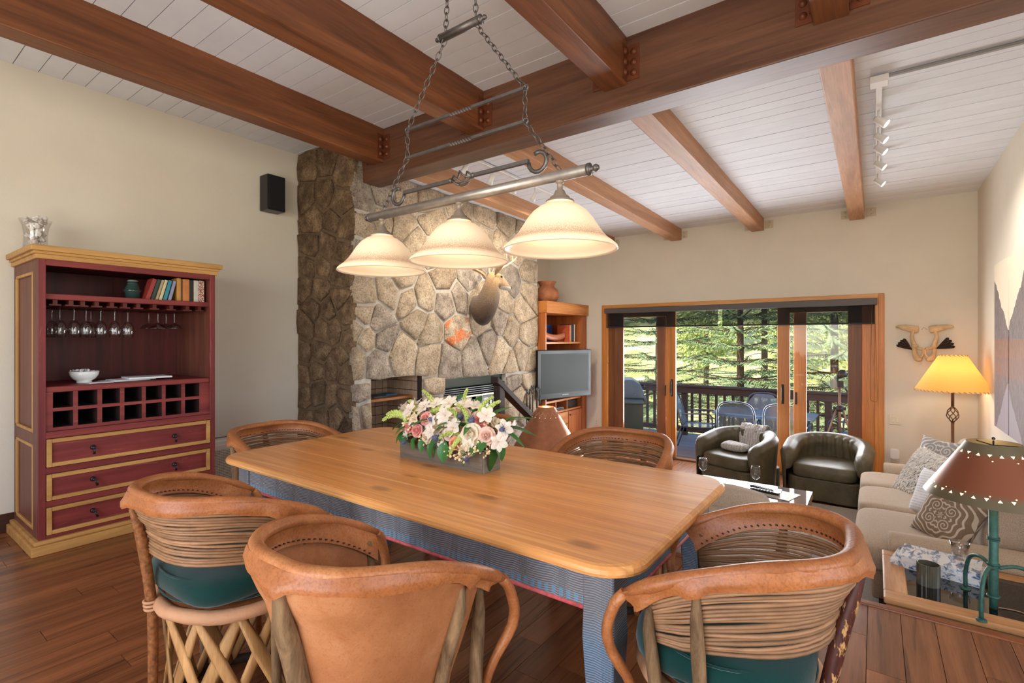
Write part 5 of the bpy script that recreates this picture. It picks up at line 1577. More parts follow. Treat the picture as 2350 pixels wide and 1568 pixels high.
# ---------------------------------------------------------------- deer head on the stone
FUR = NT('deer_fur')
v = FUR.coord((1, 1, 1), False)
s_ = FUR.sep(v)
k_ = FUR.ramp(FUR.math('ADD', s_[2], FUR.math('MULTIPLY', FUR.noise(v, 11, 5, .7), .16)), [(.12, c(60, 44, 36)), (.28, c(96, 76, 62)), (.42, c(126, 106, 88)), (.54, c(150, 124, 98)), (.63, c(180, 144, 106)), (.78, c(196, 160, 118))])
th_ = FUR.math('MULTIPLY', FUR.math('MULTIPLY', FUR.math('GREATER_THAN', s_[1], .03), FUR.math('LESS_THAN', s_[2], .50)), FUR.math('GREATER_THAN', FUR.math('ADD', s_[2], FUR.math('MULTIPLY', FUR.noise(v, 20, 3), .2)), .46))
k_ = FUR.mix(FUR.math('MULTIPLY', th_, .5), k_, c(226, 220, 212))
kk = FUR.mix(.55, k_, FUR.ramp(FUR.noise(v, 70, 4, .8), [(.35, (.45, .42, .4, 1)), (.6, (1.1, 1.1, 1.08, 1))]), 'MULTIPLY')
FUR.base(kk); FUR.bump(FUR.noise(v, 90, 3), .9, .01); FUR = FUR.fin(.9, 0, .1, sheen=.2)
dh = thing('deer_head', 'mounted deer head with antlers on the stone fireplace, looking towards the patio', 'deer head', (-3.965, 4.72, 1.50))
# local frame of the mount: origin at the wall under the chest
b = MB()
def sect(p, d, rx, rz, n=14):
    p = Vector(p); d = Vector(d).normalized(); s_ = Vector((0, 0, 1)).cross(d)
    if s_.length < .1: s_ = Vector((0, 1, 0))
    s_.normalize(); u = d.cross(s_)
    return [p + s_ * (math.cos(2 * PI * k / n) * rx) + u * (math.sin(2 * PI * k / n) * rz) for k in range(n)]
secs = [((0, 0, .21), (1, 0, .25), .15, .20), ((.07, 0, .21), (1, 0, .35), .155, .21), ((.14, -.005, .26), (1, 0, .8), .15, .17), ((.20, -.015, .34), (.7, -.05, 1), .135, .14), ((.25, -.03, .43), (.5, -.1, 1), .12, .125), ((.285, -.05, .50), (.35, .2, 1), .105, .115),
        ((.30, -.07, .555), (.2, .9, .75), .09, .11), ((.305, -.01, .575), (.05, 1, -.05), .086, .098), ((.315, .05, .552), (.05, 1, -.35), .072, .085), ((.325, .11, .522), (.05, 1, -.4), .053, .064), ((.333, .17, .496), (.05, 1, -.4), .044, .048), ((.34, .215, .48), (.05, 1, -.3), .034, .033)]
rings = [sect(*q) for q in secs]
vs = [p for r in rings for p in r]; n = 14; fs = []
for i in range(len(rings) - 1):
    for k in range(n): fs.append((i * n + k, i * n + (k + 1) % n, (i + 1) * n + (k + 1) % n, (i + 1) * n + k))
b.add(vs, fs, True)
o0 = len(b.v); b.v.append(Vector((.342, .232, .476))); b.v.append(Vector((-.01, .0, .2)))
for k in range(n):
    b.f.append(((len(rings) - 1) * n + k, (len(rings) - 1) * n + (k + 1) % n, o0)); b.sm.append(True)
    b.f.append(((k + 1) % n, k, o0 + 1)); b.sm.append(False)
b.rough(.010, 16, 3).rough(.006, 34, 8)
bo = b.build('head', FUR, dh)
sub = bo.modifiers.new('s', 'SUBSURF'); sub.levels = 1; sub.render_levels = 1
DARKN = plain('dark_nose', c(42, 32, 28), .35)
MB().ell((.343, .226, .490), (.030, .020, .022), 10, 7).build('nose', DARKN, dh)
for sg, q in ((1, (.380, .005, .602)), (-1, (.238, .012, .602))):
    MB().ell(q, (.010, .019, .014), 10, 7).build('eye', plain('eye_dark', c(24, 16, 12), .1), dh)
    e = MB()
    bx = .29 + sg * .075
    def ear(u, q_, sg=sg, bx=bx):
        w_ = .050 * math.sin(PI * (q_ * .92 + .06)) ** .7
        s2 = (u - .5) * 2
        return Vector((bx + sg * (.0 + .15 * q_) , -.10 - .05 * q_ + s2 * w_ * .9, .61 + .085 * q_ + .03 * s2 * s2 * w_ / .05 - .0))
    e.grid(ear, 7, 8).grid(lambda u, q_: ear(u, q_) + Vector((-.004 * 1, .004, -.004)), 7, 8, flip=True)
    e.build('ear', FUR, dh)
ANT = plain('antler', c(214, 182, 140), .5, 0, .4, 12, .2, .3, 40)
for sg in (1, -1):
    x0 = .29 + sg * .035
    m = MB()
    main = bez([(x0, -.05, .62), (x0 + sg * .05, -.01, .69), (x0 + sg * .11, .08, .76), (x0 + sg * .14, .17, .83), (x0 + sg * .11, .24, .91)], 5)
    m.tube(main, [.015 - .011 * i / 20 for i in range(21)], 7)
    m.tube(bez([main[7], main[7] + Vector((sg * .01, .05, .08)), main[7] + Vector((-sg * .01, .06, .17))], 5), [.010 - .0008 * i for i in range(11)], 6)
    m.tube(bez([main[12], main[12] + Vector((sg * .02, -.02, .08)), main[12] + Vector((sg * .0, .0, .18))], 5), [.008 - .0006 * i for i in range(11)], 6)
    m.tube(bez([main[2], main[2] + Vector((0, .05, .03)), main[2] + Vector((0, .07, .08))], 4), [.008 - .0008 * i for i in range(9)], 6)
    m.build('antler', ANT, dh)
# ---------------------------------------------------------------- fire tools, stair rail
ft = thing('fire_tools', 'black wrought iron fireplace tool set hanging on its stand by the stone corner', 'fire tools', (-3.78, 5.68, S0))
MB().lathe([(0, 0), (.11, 0), (.11, .015), (.03, .03), (0, .03)], 18).tube([(0, 0, .02), (0, 0, 1.02)], .010, 8).build('stand', DARKIRON, ft)
hk = MB()
for sg in (-1, 1):
    hk.tube(bez([(0, 0, 1.06), (0, sg * .05, 1.12), (0, sg * .09, 1.06), (0, sg * .13, 1.1), (0, sg * .16, 1.14)], 5), .006, 6)
    hk.tube(bez([(0, 0, 1.02), (0, sg * .035, 1.1), (0, sg * .03, 1.17), (0, 0, 1.13)], 5), .006, 6)
hk.build('scroll_top', DARKIRON, ft)
for i, y in enumerate((-.16, -.085, .085, .16)):
    m = MB().tube([(.015, y, 1.10), (.015, y, .28)], .0075, 7).torus(.016, .005, 12, 6, TR(.015, y, 1.115) @ RY(PI / 2)).tube([(.015, y, 1.02), (.015, y, .86)], .011, 7)
    if i == 0: m.box(.0, .03, y - .055, y + .055, .10, .28)
    elif i == 1: m.tube([(.015, y, .30), (.015, y, .16)], [.02, .045], 10)
    elif i == 2: m.tube([(.015, y, .28), (.015, y, .12), (.05, y, .10)], .007, 6)
    else: m.tube([(.015, y, .3), (.015, y + .02, .2), (.015, y, .1)], .006, 6)
    m.build('tool', DARKIRON, ft)
DKR = plain('dark_stained_rail', c(44, 30, 26), .45, vs=30, va=.2)
hr = thing('handrail', 'dark brown wooden handrail sloping down beside the steps to the sunken room', 'handrail', (-2.48, 3.22, 0))
MB().box(-2.515, -2.445, 3.20, 3.27, S0, 1.02).bevel(.005).build('post', DKR, hr, w=True)
m = MB().box(-2.52, -2.44, 0, 1.12, -.03, .03)
for v_ in m.v: v_.z += 1.035 - v_.y * .70; v_.y += 3.17
m.bevel(.006).build('rail', DKR, hr, w=True)
MB().box(-2.51, -2.45, 4.16, 4.22, S0, .345).bevel(.004).build('post', DKR, hr, w=True)
# ---------------------------------------------------------------- built-in cabinet and television in the corner
CAB = wood('cabinet_fir', c(160, 84, 40), c(204, 124, 66), 'Z', 1, .42, .05)
CABY = wood('cabinet_fir_y', c(176, 104, 50), c(218, 146, 78), 'Y', 1, .42, .05, knots=1.6)
CBX = -3.90
cb = thing('corner_cabinet', 'built-in fir bookcase cabinet in the corner behind the television', 'cabinet', (-4.27, 6.85, S0))
y0, y1 = 6.20, 7.485
MB().box(-4.64, CBX, y0, y0 + .03, S0, 1.75).build('side_panel', CAB, cb, w=True)
MB().box(-4.64, CBX, y1 - .16, y1, S0, 1.75).build('side_panel', CAB, cb, w=True)
MB().box(-4.645, -4.62, y0 + .03, y1 - .16, S0, 1.75).build('back_panel', CAB, cb, w=True)
MB().box(-4.645, CBX + .035, y0 - .01, y1 + .01, 1.75, 1.925).bevel(.004).build('fascia', CABY, cb, w=True)
for z0, z1, nm_ in ((1.29, 1.318, 'shelf'), (.405, .435, 'shelf'), (.235, .262, 'shelf')):
    MB().box(-4.62, CBX - .02, y0 + .03, y1 - .16, z0, z1).build(nm_, CABY, cb, w=True)
for y in (6.52, 6.86): MB().box(-4.62, CBX - .02, y, y + .022, .262, .405).build('divider', CAB, cb, w=True)
for ya, yb in ((6.24, 6.545),): pass
d = MB().box(CBX - .03, CBX, 6.24, 6.87, .04, .228).bevel(.003).build('drawer', CABY, cb, w=True)
MB().tube(bez([(CBX, 6.5, .145), (CBX + .025, 6.52, .13), (CBX + .025, 6.6, .13), (CBX, 6.62, .145)], 4), .005, 6).build('handle', DARKIRON, d, w=True)
d = MB().box(CBX - .03, CBX, 6.24, 6.87, -.18, .03).bevel(.003).build('drawer', CABY, cb, w=True)
MB().tube(bez([(CBX, 6.5, -.06), (CBX + .025, 6.52, -.075), (CBX + .025, 6.6, -.075), (CBX, 6.62, -.06)], 4), .005, 6).build('handle', DARKIRON, d, w=True)
d = MB().box(CBX - .03, CBX, 6.885, 7.315, S0 + .06, .228).bevel(.003)
d = d.build('door', CAB, cb, w=True)
MB().box(CBX - .001, CBX + .004, 6.96, 7.24, S0 + .14, .15).bevel(.003).build('field', CAB, d, w=True)
MB().lathe([(0, .022), (.012, .020), (.013, .012), (.006, .008), (.006, 0)], 10, align((CBX, 6.92, .17), (CBX + .1, 6.92, .17))).build('knob', DARKIRON, d, w=True)
dv = thing('disc_player', 'silver and black disc player in the middle opening under the television', 'media player', (-4.15, 6.70, .262))
MB().box(-4.40, -3.96, 6.57, 6.83, .2625, .30).bevel(.004).build('case', plain('silver_plastic', c(168, 168, 170), .3, .4), dv, w=True)
MB().box(-3.962, -3.955, 6.60, 6.80, .27, .292).build('front', BLACK, dv, w=True)
rc = thing('receiver', 'black receiver box on the right under the television', 'receiver', (-4.15, 7.1, .262))
MB().box(-4.40, -3.97, 6.90, 7.29, .2625, .385).bevel(.005).build('case', BLACK, rc, w=True)
MB().box(-3.972, -3.966, 6.93, 7.26, .29, .36).build('front', plain('receiver_face', c(52, 40, 36), .3), rc, w=True)
for i, (ya, th_, hh, lab, col_) in enumerate(((6.235, .045, .345, 'grey book standing at the left end of the cabinet shelf', (150, 150, 140)), (6.285, .03, .35, 'pale grey book second from the left on the cabinet shelf', (188, 186, 176)), (7.02, .03, .27, 'orange red book right of the blue ones on the cabinet shelf', (200, 92, 56)), (7.055, .032, .27, 'tan book beside the orange one on the cabinet shelf', (196, 150, 110)), (7.09, .05, .285, 'dark navy book on the cabinet shelf', (36, 50, 70)), (7.145, .03, .285, 'black book on the cabinet shelf', (34, 34, 38)), (7.18, .035, .285, 'cream book standing at the right end of the cabinet shelf', (216, 200, 178)))):
    o = thing('book', lab, 'book', (-4.08, ya + th_ / 2, 1.3185), 0, 'books on the cabinet shelf')
    cvm = plain('cover_s%d' % i, c(*col_), .5, vs=40, va=.1)
    MB().box(-.11, .11, -th_ / 2, -th_ / 2 + .003, 0, hh).box(-.11, .11, th_ / 2 - .003, th_ / 2, 0, hh).box(.107, .111, -th_ / 2, th_ / 2, 0, hh).build('cover', cvm, o)
    MB().box(-.105, .106, -th_ / 2 + .003, th_ / 2 - .003, .004, hh - .004).build('pages', MATS['book_pages'], o)
o = thing('book', 'wide blue book lying against the back of the cabinet shelf', 'book', (-4.3, 6.92, 1.3185), 0, 'books on the cabinet shelf')
MB().box(-.02, .02, -.10, .10, 0, .28).bevel(.002).build('cover', plain('cover_blue', c(42, 74, 140), .5, vs=9, va=.35), o)
o = MB().tube(bez([(-4.05, 6.36, 1.45), (-4.03, 6.5, 1.40), (-4.02, 6.7, 1.385), (-4.03, 6.9, 1.41), (-4.05, 7.0, 1.43)], 6), [.022] * 25, 8, ry=.05, up=(0, 0, 1)).tube([(-4.05, 6.40, 1.32), (-4.05, 6.40, 1.43)], .012, 6).tube([(-4.05, 6.92, 1.32), (-4.05, 6.92, 1.405)], .012, 6)
oo = thing('driftwood_bow', 'curved reddish wooden dish on feet on the upper shelf of the cabinet', 'wooden dish', (-4.03, 6.68, 1.3185))
o.build('dish', wood('reddish_dish', c(140, 74, 48), c(190, 116, 80), 'Y', 1, .4), oo, w=True)
tv = thing('television', 'flat black television swung out from the corner cabinet', 'television', (-3.78, 6.58, .84), R(-14.6))
MB().box(-.04, .0, -.575, .575, -.365, .365).bevel(.012, 2).build('case', plain('gloss_black', c(10, 11, 12), .32, 0, .3), tv)
t = NT('dark_screen'); t.b.inputs['Base Color'].default_value = c(18, 26, 20); SCR = t.fin(.45, 0, .22)
MB().box(-.002, .002, -.50, .51, -.28, .305).build('screen', SCR, tv)
MB().tube([(-.04, 0, 0), (-.28, .1, 0)], .03, 8).box(-.06, -.04, -.15, .15, -.15, .15).build('bracket', BLACK, tv)
MB().box(-.02, .006, -.08, .06, -.318, -.305).build('buttons', plain('grey_print', c(130, 130, 132), .4), tv)
pv = thing('clay_pot', 'round terracotta pot with a wide mouth on top of the corner cabinet', 'pot', (-4.20, 6.72, 1.9255))
CLAY = NT('terracotta')
v = CLAY.coord()
q = CLAY.ramp(CLAY.noise(v, 4, 4, .6), [(.3, c(146, 86, 58)), (.6, c(190, 126, 88)), (.75, c(208, 158, 118))])
cr_ = CLAY.n('TexVoronoi'); cr_.feature = 'DISTANCE_TO_EDGE'; cr_.inputs['Scale'].default_value = 9; CLAY.l(v, cr_.inputs['Vector'])
CLAY.base(CLAY.mix(CLAY.ramp(cr_.outputs['Distance'], [(.0, (.5, .5, .5, 1)), (.02, (0, 0, 0, 1))]), q, c(110, 70, 50))); CLAY = CLAY.fin(.8, 0, .2)
MB().lathe([(0, 0), (.10, 0), (.155, .045), (.19, .12), (.188, .175), (.16, .225), (.118, .26), (.112, .275), (.125, .30), (.150, .335), (.148, .345), (.138, .340), (.112, .30), (.098, .275), (.14, .22), (.17, .17), (.17, .12), (.0, .03)], 36).build('body', CLAY, pv)
# ---------------------------------------------------------------- sunken living room
def cushion(m, cx_, cy_, cz_, sx, sy, sz, e=.35, nu=28, nv=12, puff=.0, seed=0, wr=.0):
    o = len(m.v)
    m.ell((0, 0, 0), (1, 1, 1), nu, nv, e=e)
    for i in range(o, len(m.v)):
        v_ = m.v[i]
        q = Vector((v_.x * sx, v_.y * sy, v_.z * sz * (1 + puff * (1 - min(1, v_.x ** 2 + v_.y ** 2)))))
        if wr: q.z += wr * mnoise.noise(Vector((q.x * 5, q.y * 9, seed)))
        m.v[i] = q + Vector((cx_, cy_, cz_))
    return m
def fabric(name, a, b_, sc_=260, bump=.4):
    if name in MATS: return MATS[name]
    t = NT(name)
    v = t.coord()
    w = t.n('TexWave'); w.inputs['Scale'].default_value = 70; w.inputs['Distortion'].default_value = 3; w.inputs['Detail'].default_value = 2; t.l(v, w.inputs['Vector'])
    n_ = t.noise(v, sc_, 3, .8)
    t.base(t.mix(t.ramp(n_, [(.35, (0, 0, 0, 1)), (.65, (1, 1, 1, 1))]), a, b_))
    t.bump(n_, bump, .003)
    MATS[name] = t.fin(.95, 0, .1, sheen=.15)
    return t.m
SOFA = fabric('oatmeal_upholstery', c(168, 148, 128), c(210, 192, 170), 220)
rug = thing('area_rug', 'speckled grey beige rug on the sunken living room floor', 'rug', (-.8, 4.9, S0))
MB().box(-2.2, .88, 3.5, 6.35, S0 + .0005, S0 + .018).bevel(.006).build('pile', fabric('rug_pile', c(140, 128, 116), c(196, 188, 178), 150, .9), rug, w=True)
# right-hand sofa along the wall
sf = thing('sofa', 'long oatmeal fabric sofa with three seat cushions along the right wall', 'sofa', (.4, 5.25, S0), group=None)
FZ = S0 + .018
mb = MB().box(-.02, .90, 4.12, 6.42, FZ + .05, -.16).bevel(.03, 3)
mb.build('base', SOFA, sf, w=True)
for i, y in enumerate((4.06, 5.0, 5.72)):
    yb = (4.96, 5.68, 6.28)[i]
    m = cushion(MB(), .29, (y + yb) / 2, -.075, .41, (yb - y) / 2, .10, .28, 40, 16, seed=i * 3.3, wr=.008)
    m.build('seat_cushion', SOFA, sf, w=True)
for i, y in enumerate((4.25, 5.0, 5.72)):
    yb = (4.97, 5.69, 6.32)[i]
    m = cushion(MB(), 0, 0, 0, .13, (yb - y) / 2, .24, .4, 32, 14, seed=i + 20, wr=.008)
    o = m.build('back_cushion', SOFA, sf); o.matrix_local = TR(.70 - .4, (y + yb) / 2 - 5.25, .20 - S0) @ RY(R(14))
MB().box(.74, .905, 4.1, 6.45, FZ + .05, .30).bevel(.06, 4).build('back', SOFA, sf, w=True)
for y in (4.03, 6.32):
    m = MB().box(.09, .88, y, y + .24, FZ + .05, .03)
    m.tube([(.07, y + .12, .0), (.88, y + .12, .02)], .125, 18, ry=.085, up=(0, 0, 1))
    m.bevel(.02, 2, 50).build('arm', SOFA, sf, w=True)
for x, y in ((.05, 4.1), (.8, 4.1), (.05, 6.45), (.8, 6.45)): MB().box(x - .03, x + .03, y - .03, y + .03, FZ, FZ + .06).build('leg', plain('dark_leg', c(40, 28, 22), .5), sf, w=True)
# throw pillows
def scroll_mat(name, a, b_, sc_=1.0):
    t = NT(name)
    v = t.coord((sc_, sc_, sc_), False)
    w = t.noise(v, 3.2, 2, .5)
    s_ = t.sep(v)
    ax = t.math('ABSOLUTE', s_[0]); az = t.math('ABSOLUTE', s_[1])
    r1 = t.math('SQRT', t.math('ADD', t.math('POWER', t.math('SUBTRACT', ax, .1), 2.0), t.math('POWER', t.math('SUBTRACT', az, .095), 2.0)))
    at = t.math('ARCTAN2', t.math('SUBTRACT', az, .095), t.math('SUBTRACT', ax, .1))
    spi = t.math('SINE', t.math('ADD', t.math('MULTIPLY', r1, 165), t.math('MULTIPLY', at, 1)))
    r0 = t.math('SQRT', t.math('ADD', t.math('MULTIPLY', ax, ax), t.math('MULTIPLY', az, az)))
    a0 = t.math('ARCTAN2', az, ax)
    fl_ = t.math('SINE', t.math('ADD', t.math('MULTIPLY', r0, 95), t.math('MULTIPLY', t.math('SINE', t.math('MULTIPLY', a0, 8)), 1.6)))
    inn = t.math('LESS_THAN', r1, .078)
    p = t.mix(inn, fl_, spi)
    b0 = t.ramp(p, [(.45, a), (.58, b_)])
    t.base(t.mix(.4, b0, t.ramp(t.noise(v, 300 / sc_, 2), [(.35, (.7, .68, .66, 1)), (.6, (1.05, 1.05, 1.05, 1))]), 'MULTIPLY'))
    MATS[name] = t.fin(.9, 0, .1, sheen=.2)
    return t.m
SCRW = scroll_mat('scroll_damask_taupe', c(140, 120, 100), c(212, 198, 178), 1.9)
SCRG = scroll_mat('scroll_damask_grey', c(150, 146, 142), c(208, 200, 190), 1.4)
STRI = NT('white_blue_print')
v = STRI.coord((1, 1, 1), False)
s_ = STRI.sep(v)
ln = STRI.math('MULTIPLY', STRI.math('GREATER_THAN', STRI.math('SINE', STRI.math('MULTIPLY', s_[1], 300)), .75), STRI.math('GREATER_THAN', STRI.noise(v, 60, 2), .42))
bl = STRI.math('MULTIPLY', STRI.math('GREATER_THAN', s_[0], .05), STRI.math('GREATER_THAN', STRI.noise(v, 34, 4, .7), .56))
STRI.base(STRI.mix(bl, STRI.mix(STRI.math('MULTIPLY', ln, .5), c(232, 232, 236), c(150, 156, 176)), c(72, 104, 156))); STRI = STRI.fin(.9)
def pillow(lab, loc, size, rot, mat, fringe=False, cat='pillow'):
    o = thing('throw_pillow', lab, cat, loc, 0, 'throw pillows on the right sofa')
    o.rotation_euler = rot; WM[o] = Matrix.LocRotScale(Vector(loc), o.rotation_euler, None)
    m = MB(); sx, sy, sz = size
    n = 22
    def pt(u, q, sg):
        a, b_ = u * 2 - 1, q * 2 - 1
        pin = 1 - .10 * (a * a * (1 - b_ * b_) + b_ * b_ * (1 - a * a)) + .0
        h = ((1 - a ** 4) * (1 - b_ ** 4)) ** .55
        return Vector((a * sx * (1 - .10 * (1 - b_ * b_) * abs(a)), b_ * sy * (1 - .10 * (1 - a * a) * abs(b_)), sg * sz * h + .004 * mnoise.noise(Vector((a * 3, b_ * 3, sg + loc[1])))))
    m.grid(lambda u, q: pt(u, q, 1), n, n).grid(lambda u, q: pt(u, q, -1), n, n, flip=True)
    m.build('cover', mat, o)
    if fringe:
        rn = random.Random(4); f = MB()
        for i in range(1500):
            u, q = rn.random(), rn.random()
            p = pt(u, q, 1)
            d = Vector((rn.uniform(-.4, .4), -1, 0)).normalized() * rn.uniform(.035, .07)
            up = Vector((0, 0, 1))
            s2 = d.cross(up).normalized() * .0042
            k1 = p + d * .5 + up * .016; k2 = p + d + up * .004
            f.add([p - s2, p + s2, k1 + s2, k1 - s2, k2, p + up * .007 - d * .05, k1 + up * .007], [(0, 1, 2, 3), (3, 2, 4), (0, 3, 6, 5), (1, 5, 6, 2), (3, 4, 6), (2, 6, 4)], True)
        f.build('shag', plain('shag_yarn', c(236, 230, 222), .9, 0, .1, 40, .2), o)['kind'] = 'stuff'
    return o
pillow('taupe scroll patterned pillow nearest on the sofa, next to the end table lamp', (.40, 4.44, .155), (.195, .185, .075), (R(66), R(10), R(-50)), SCRW)
pillow('white pillow with blue print half hidden behind the taupe scroll pillow', (.385, 5.0, .17), (.20, .19, .06), (R(66), R(-4), R(-52)), STRI)
pillow('shaggy white fringed pillow in the middle of the sofa', (.38, 5.62, .17), (.24, .235, .085), (R(60), R(4), R(-58)), plain('shag_base', c(222, 214, 206), .95), True)
pillow('grey scroll patterned pillow at the far end of the sofa behind the shaggy one', (.50, 6.10, .24), (.24, .20, .075), (R(66), R(0), R(-44)), SCRG)
# loveseat with its back to the dining room
lv = thing('loveseat', 'oatmeal fabric loveseat turned towards the patio, only its back showing past the table', 'sofa', (-1.15, 3.75, S0))
MB().box(-1.95, -.36, 3.27, 4.15, FZ + .05, -.16).bevel(.03, 2).build('base', SOFA, lv, w=True)
m = MB().box(-1.95, -.36, 3.25, 3.46, FZ + .05, .28).bevel(.06, 4)
for v_ in m.v: v_.z += .012 * mnoise.noise(v_ * 5)
m.build('back', SOFA, lv, w=True)
for xa, xb in ((-1.78, -1.16), (-1.14, -.54)):
    cushion(MB(), (xa + xb) / 2, 3.78, -.07, (xb - xa) / 2, .36, .10, .3, seed=xa).build('seat_cushion', SOFA, lv, w=True)
    o = cushion(MB(), (xa + xb) / 2, 3.50, .20, (xb - xa) / 2 + .01, .10, .19, .42, 28, 14, seed=xa + 4, wr=.012).build('back_cushion', SOFA, lv, w=True)
for x in (-1.95, -.54): MB().box(x, x + .18, 3.3, 4.15, FZ + .05, .08).bevel(.05, 3).build('arm', SOFA, lv, w=True)
for x, y in ((-1.85, 3.36), (-.46, 3.36), (-1.85, 4.06), (-.46, 4.06)): MB().box(x - .03, x + .03, y - .03, y + .03, FZ, FZ + .06).build('leg', MATS['dark_leg'], lv, w=True)
# leather tub chairs
OLIV = NT('olive_leather')
v = OLIV.coord((1, 1, 1))
OLIV.base(OLIV.ramp(OLIV.noise(v, 6, 4, .6), [(.3, c(84, 76, 56)), (.7, c(116, 106, 82))])); OLIV.bump(OLIV.noise(v, 160, 3), .25, .003); OLIV = OLIV.fin(.42, 0, .4)
def tub(lab, loc, rz):
    o = thing('tub_armchair', lab, 'armchair', loc, rz, 'olive leather tub chairs by the patio door')
    rx_, ry_ = .37, .36
    def U(u):      # plan of the wrap: arms forward (+y) and back round
        s_ = (u - .5) * 2
        t = s_ * R(140)
        L = .0
        x = rx_ * math.sin(t * .9) if abs(t) < R(100) else math.copysign(rx_, t)
        y = -ry_ * math.cos(t * .9) if abs(t) < R(100) else (abs(t) - R(100)) * .42
        return Vector((x, y, 0)), s_
    def wrap(u, q):
        p, s_ = U(u)
        en = max(0, (abs(s_) - .90) / .10); th_ = math.sqrt(max(0, 1 - en * en))
        # outer skin up, over the roll, inner skin down
        H = .68 - .13 * abs(s_) ** 2.2
        n_ = Vector((p.x, min(p.y, 0), 0)); n_ = n_.normalized() if n_.length > 1e-6 else Vector((0, -1, 0))
        prof = [(.035, .02), (.045, .25), (.062, H - .14), (.07, H - .06), (.04, H), (-.025, H + .006), (-.085, H - .035), (-.10, H - .10), (-.075, H - .2), (-.06, .34)]
        k = q * (len(prof) - 1); i = min(int(k), len(prof) - 2); f = k - i
        a = prof[i][0] * (1 - f) + prof[i + 1][0] * f; z = prof[i][1] * (1 - f) + prof[i + 1][1] * f
        if q > .62 and abs(s_) < .55: a -= .012 * math.sin(s_ * 46) * (1 - (abs(s_) / .55) ** 2)
        if en > 0:
            a = -.012 + (a + .012) * max(th_, .02); z = z if z < .30 else .30 + (z - .30) * (.72 + .28 * th_)
            p = p + Vector((0, .03 * en, 0))
        return p + n_ * a + Vector((0, 0, z))
    m = MB().grid(wrap, 120, 40)
    for u in (0, 1):
        vs = [wrap(u, q / 39) for q in range(40)]
        m.add(vs, [tuple(range(40)) if u else tuple(range(40))[::-1]])
    m.build('shell', OLIV, o)
    MB().prism(rrect(-.36, .36, -.36, .31, .12, 6), .02, .26).bevel(.015, 2).build('base', OLIV, o)
    cushion(MB(), 0, .02, .335, .315, .325, .085, .38, 32, 14).build('seat_cushion', OLIV, o)
    MB().lathe([(0, 0), (.25, 0), (.25, .02), (0, .02)], 20).build('swivel', BLACK, o)
    return o
tc2 = tub('olive green leather tub chair on the right beside the sofa, empty', (-.44, 6.72, S0), R(180 - 4))
tc1 = dup(tc2, (-1.36, 6.62, S0), R(180 - 22), 'olive green leather tub chair on the left with a knitted throw over its back')
KN = NT('cable_knit')
v = KN.coord((1, 1, 1))
w = KN.n('TexWave'); w.inputs['Scale'].default_value = 9; w.inputs['Distortion'].default_value = 6; w.inputs['Detail'].default_value = 2; w.inputs['Detail Scale'].default_value = 3; KN.l(v, w.inputs['Vector'])
KN.base(KN.mix(w.outputs['Fac'], c(212, 206, 198), c(244, 240, 234))); KN.bump(KN.math('ADD', w.outputs['Fac'], KN.noise(v, 90, 3)), .9, .012); KN = KN.fin(.95, 0, .1, sheen=.3)
th = thing('knit_throw', 'grey white cable knit throw draped over the back and seat of the left tub chair', 'throw', (-1.36, 6.62, S0), R(180 - 22))
def thr(u, q):
    path = [(-.45, .42), (-.435, .62), (-.40, .715), (-.33, .725), (-.265, .66), (-.245, .56), (-.225, .46), (-.16, .445), (-.05, .452)]
    k = q * (len(path) - 1); i = min(int(k), len(path) - 2); f = k - i
    y = path[i][0] * (1 - f) + path[i + 1][0] * f; z = path[i][1] * (1 - f) + path[i + 1][1] * f
    x = -.01 + (u - .5) * (.36 - .05 * q)
    return Vector((x + .02 * math.sin(q * 6), y + .012 * mnoise.noise(Vector((u * 5, q * 6, 1))), z + .02 * mnoise.noise(Vector((u * 6, q * 5, 3)))))
m = MB().grid(thr, 26, 40)
m.grid(lambda u, q: thr(u, q) + Vector((0, -.018 if q < .5 else .014, -.012 if q > .25 else 0)), 26, 40, flip=True)
m.build('drape', KN, th)
cushion(MB(), .03, .02, .475, .17, .11, .05, .6, 26, 10, wr=.02, seed=5).build('fold', KN, th)
# coffee table and what lies on it
ct = thing('coffee_table', 'low coffee table with a glass top in front of the loveseat', 'coffee table', (-.93, 4.88, S0))
TW = wood('pale_oak', c(178, 140, 96), c(214, 178, 130), 'X', 1.5, .4)
CT = (-1.42, -.455, 4.50, 5.27)
gt = MB().box(CT[0], CT[1], CT[2], CT[3], -.034, -.022).bevel(.004).build('glass_top', plain('grey_glass_top', c(120, 132, 136), .04, 0, .9), ct, w=True)
m = MB()
for x0, x1, y0_, y1_ in ((CT[0], CT[1], CT[2], CT[2] + .06), (CT[0], CT[1], CT[3] - .06, CT[3]), (CT[0], CT[0] + .06, CT[2] + .06, CT[3] - .06), (CT[1] - .06, CT[1], CT[2] + .06, CT[3] - .06)):
    m.box(x0, x1, y0_, y1_, -.08, -.034)
m.build('frame', TW, ct, w=True)
for x in (CT[0] + .04, CT[1] - .04):
    for y in (CT[2] + .04, CT[3] - .04): MB().box(x - .03, x + .03, y - .03, y + .03, FZ, -.08).build('leg', TW, ct, w=True)
CZ_ = -.0215
for i, (lab, x, y, sx, sy, rz) in enumerate((('white open magazine on the coffee table, left one', -1.03, 5.08, .20, .26, .3), ('white printed sheet under the remotes on the coffee table', -.82, 5.02, .28, .24, .05), ('cream magazine at the right of the coffee table', -.66, 4.98, .20, .26, -.25))):
    o = MB().box(-sx / 2, sx / 2, -sy / 2, sy / 2, 0, .004).bevel(.001).build('magazine', plain('magazine_%d' % i, c(224, 222, 220) if i < 2 else c(206, 192, 176), .35, vs=18, va=.12)); o.location = (x, y, CZ_ + .0003 + .0045 * (i == 1)); o.rotation_euler = (0, 0, rz)
    tag(o, lab, 'magazine', 'papers on the coffee table')
RB = plain('remote_buttons', c(120, 120, 124), .5)
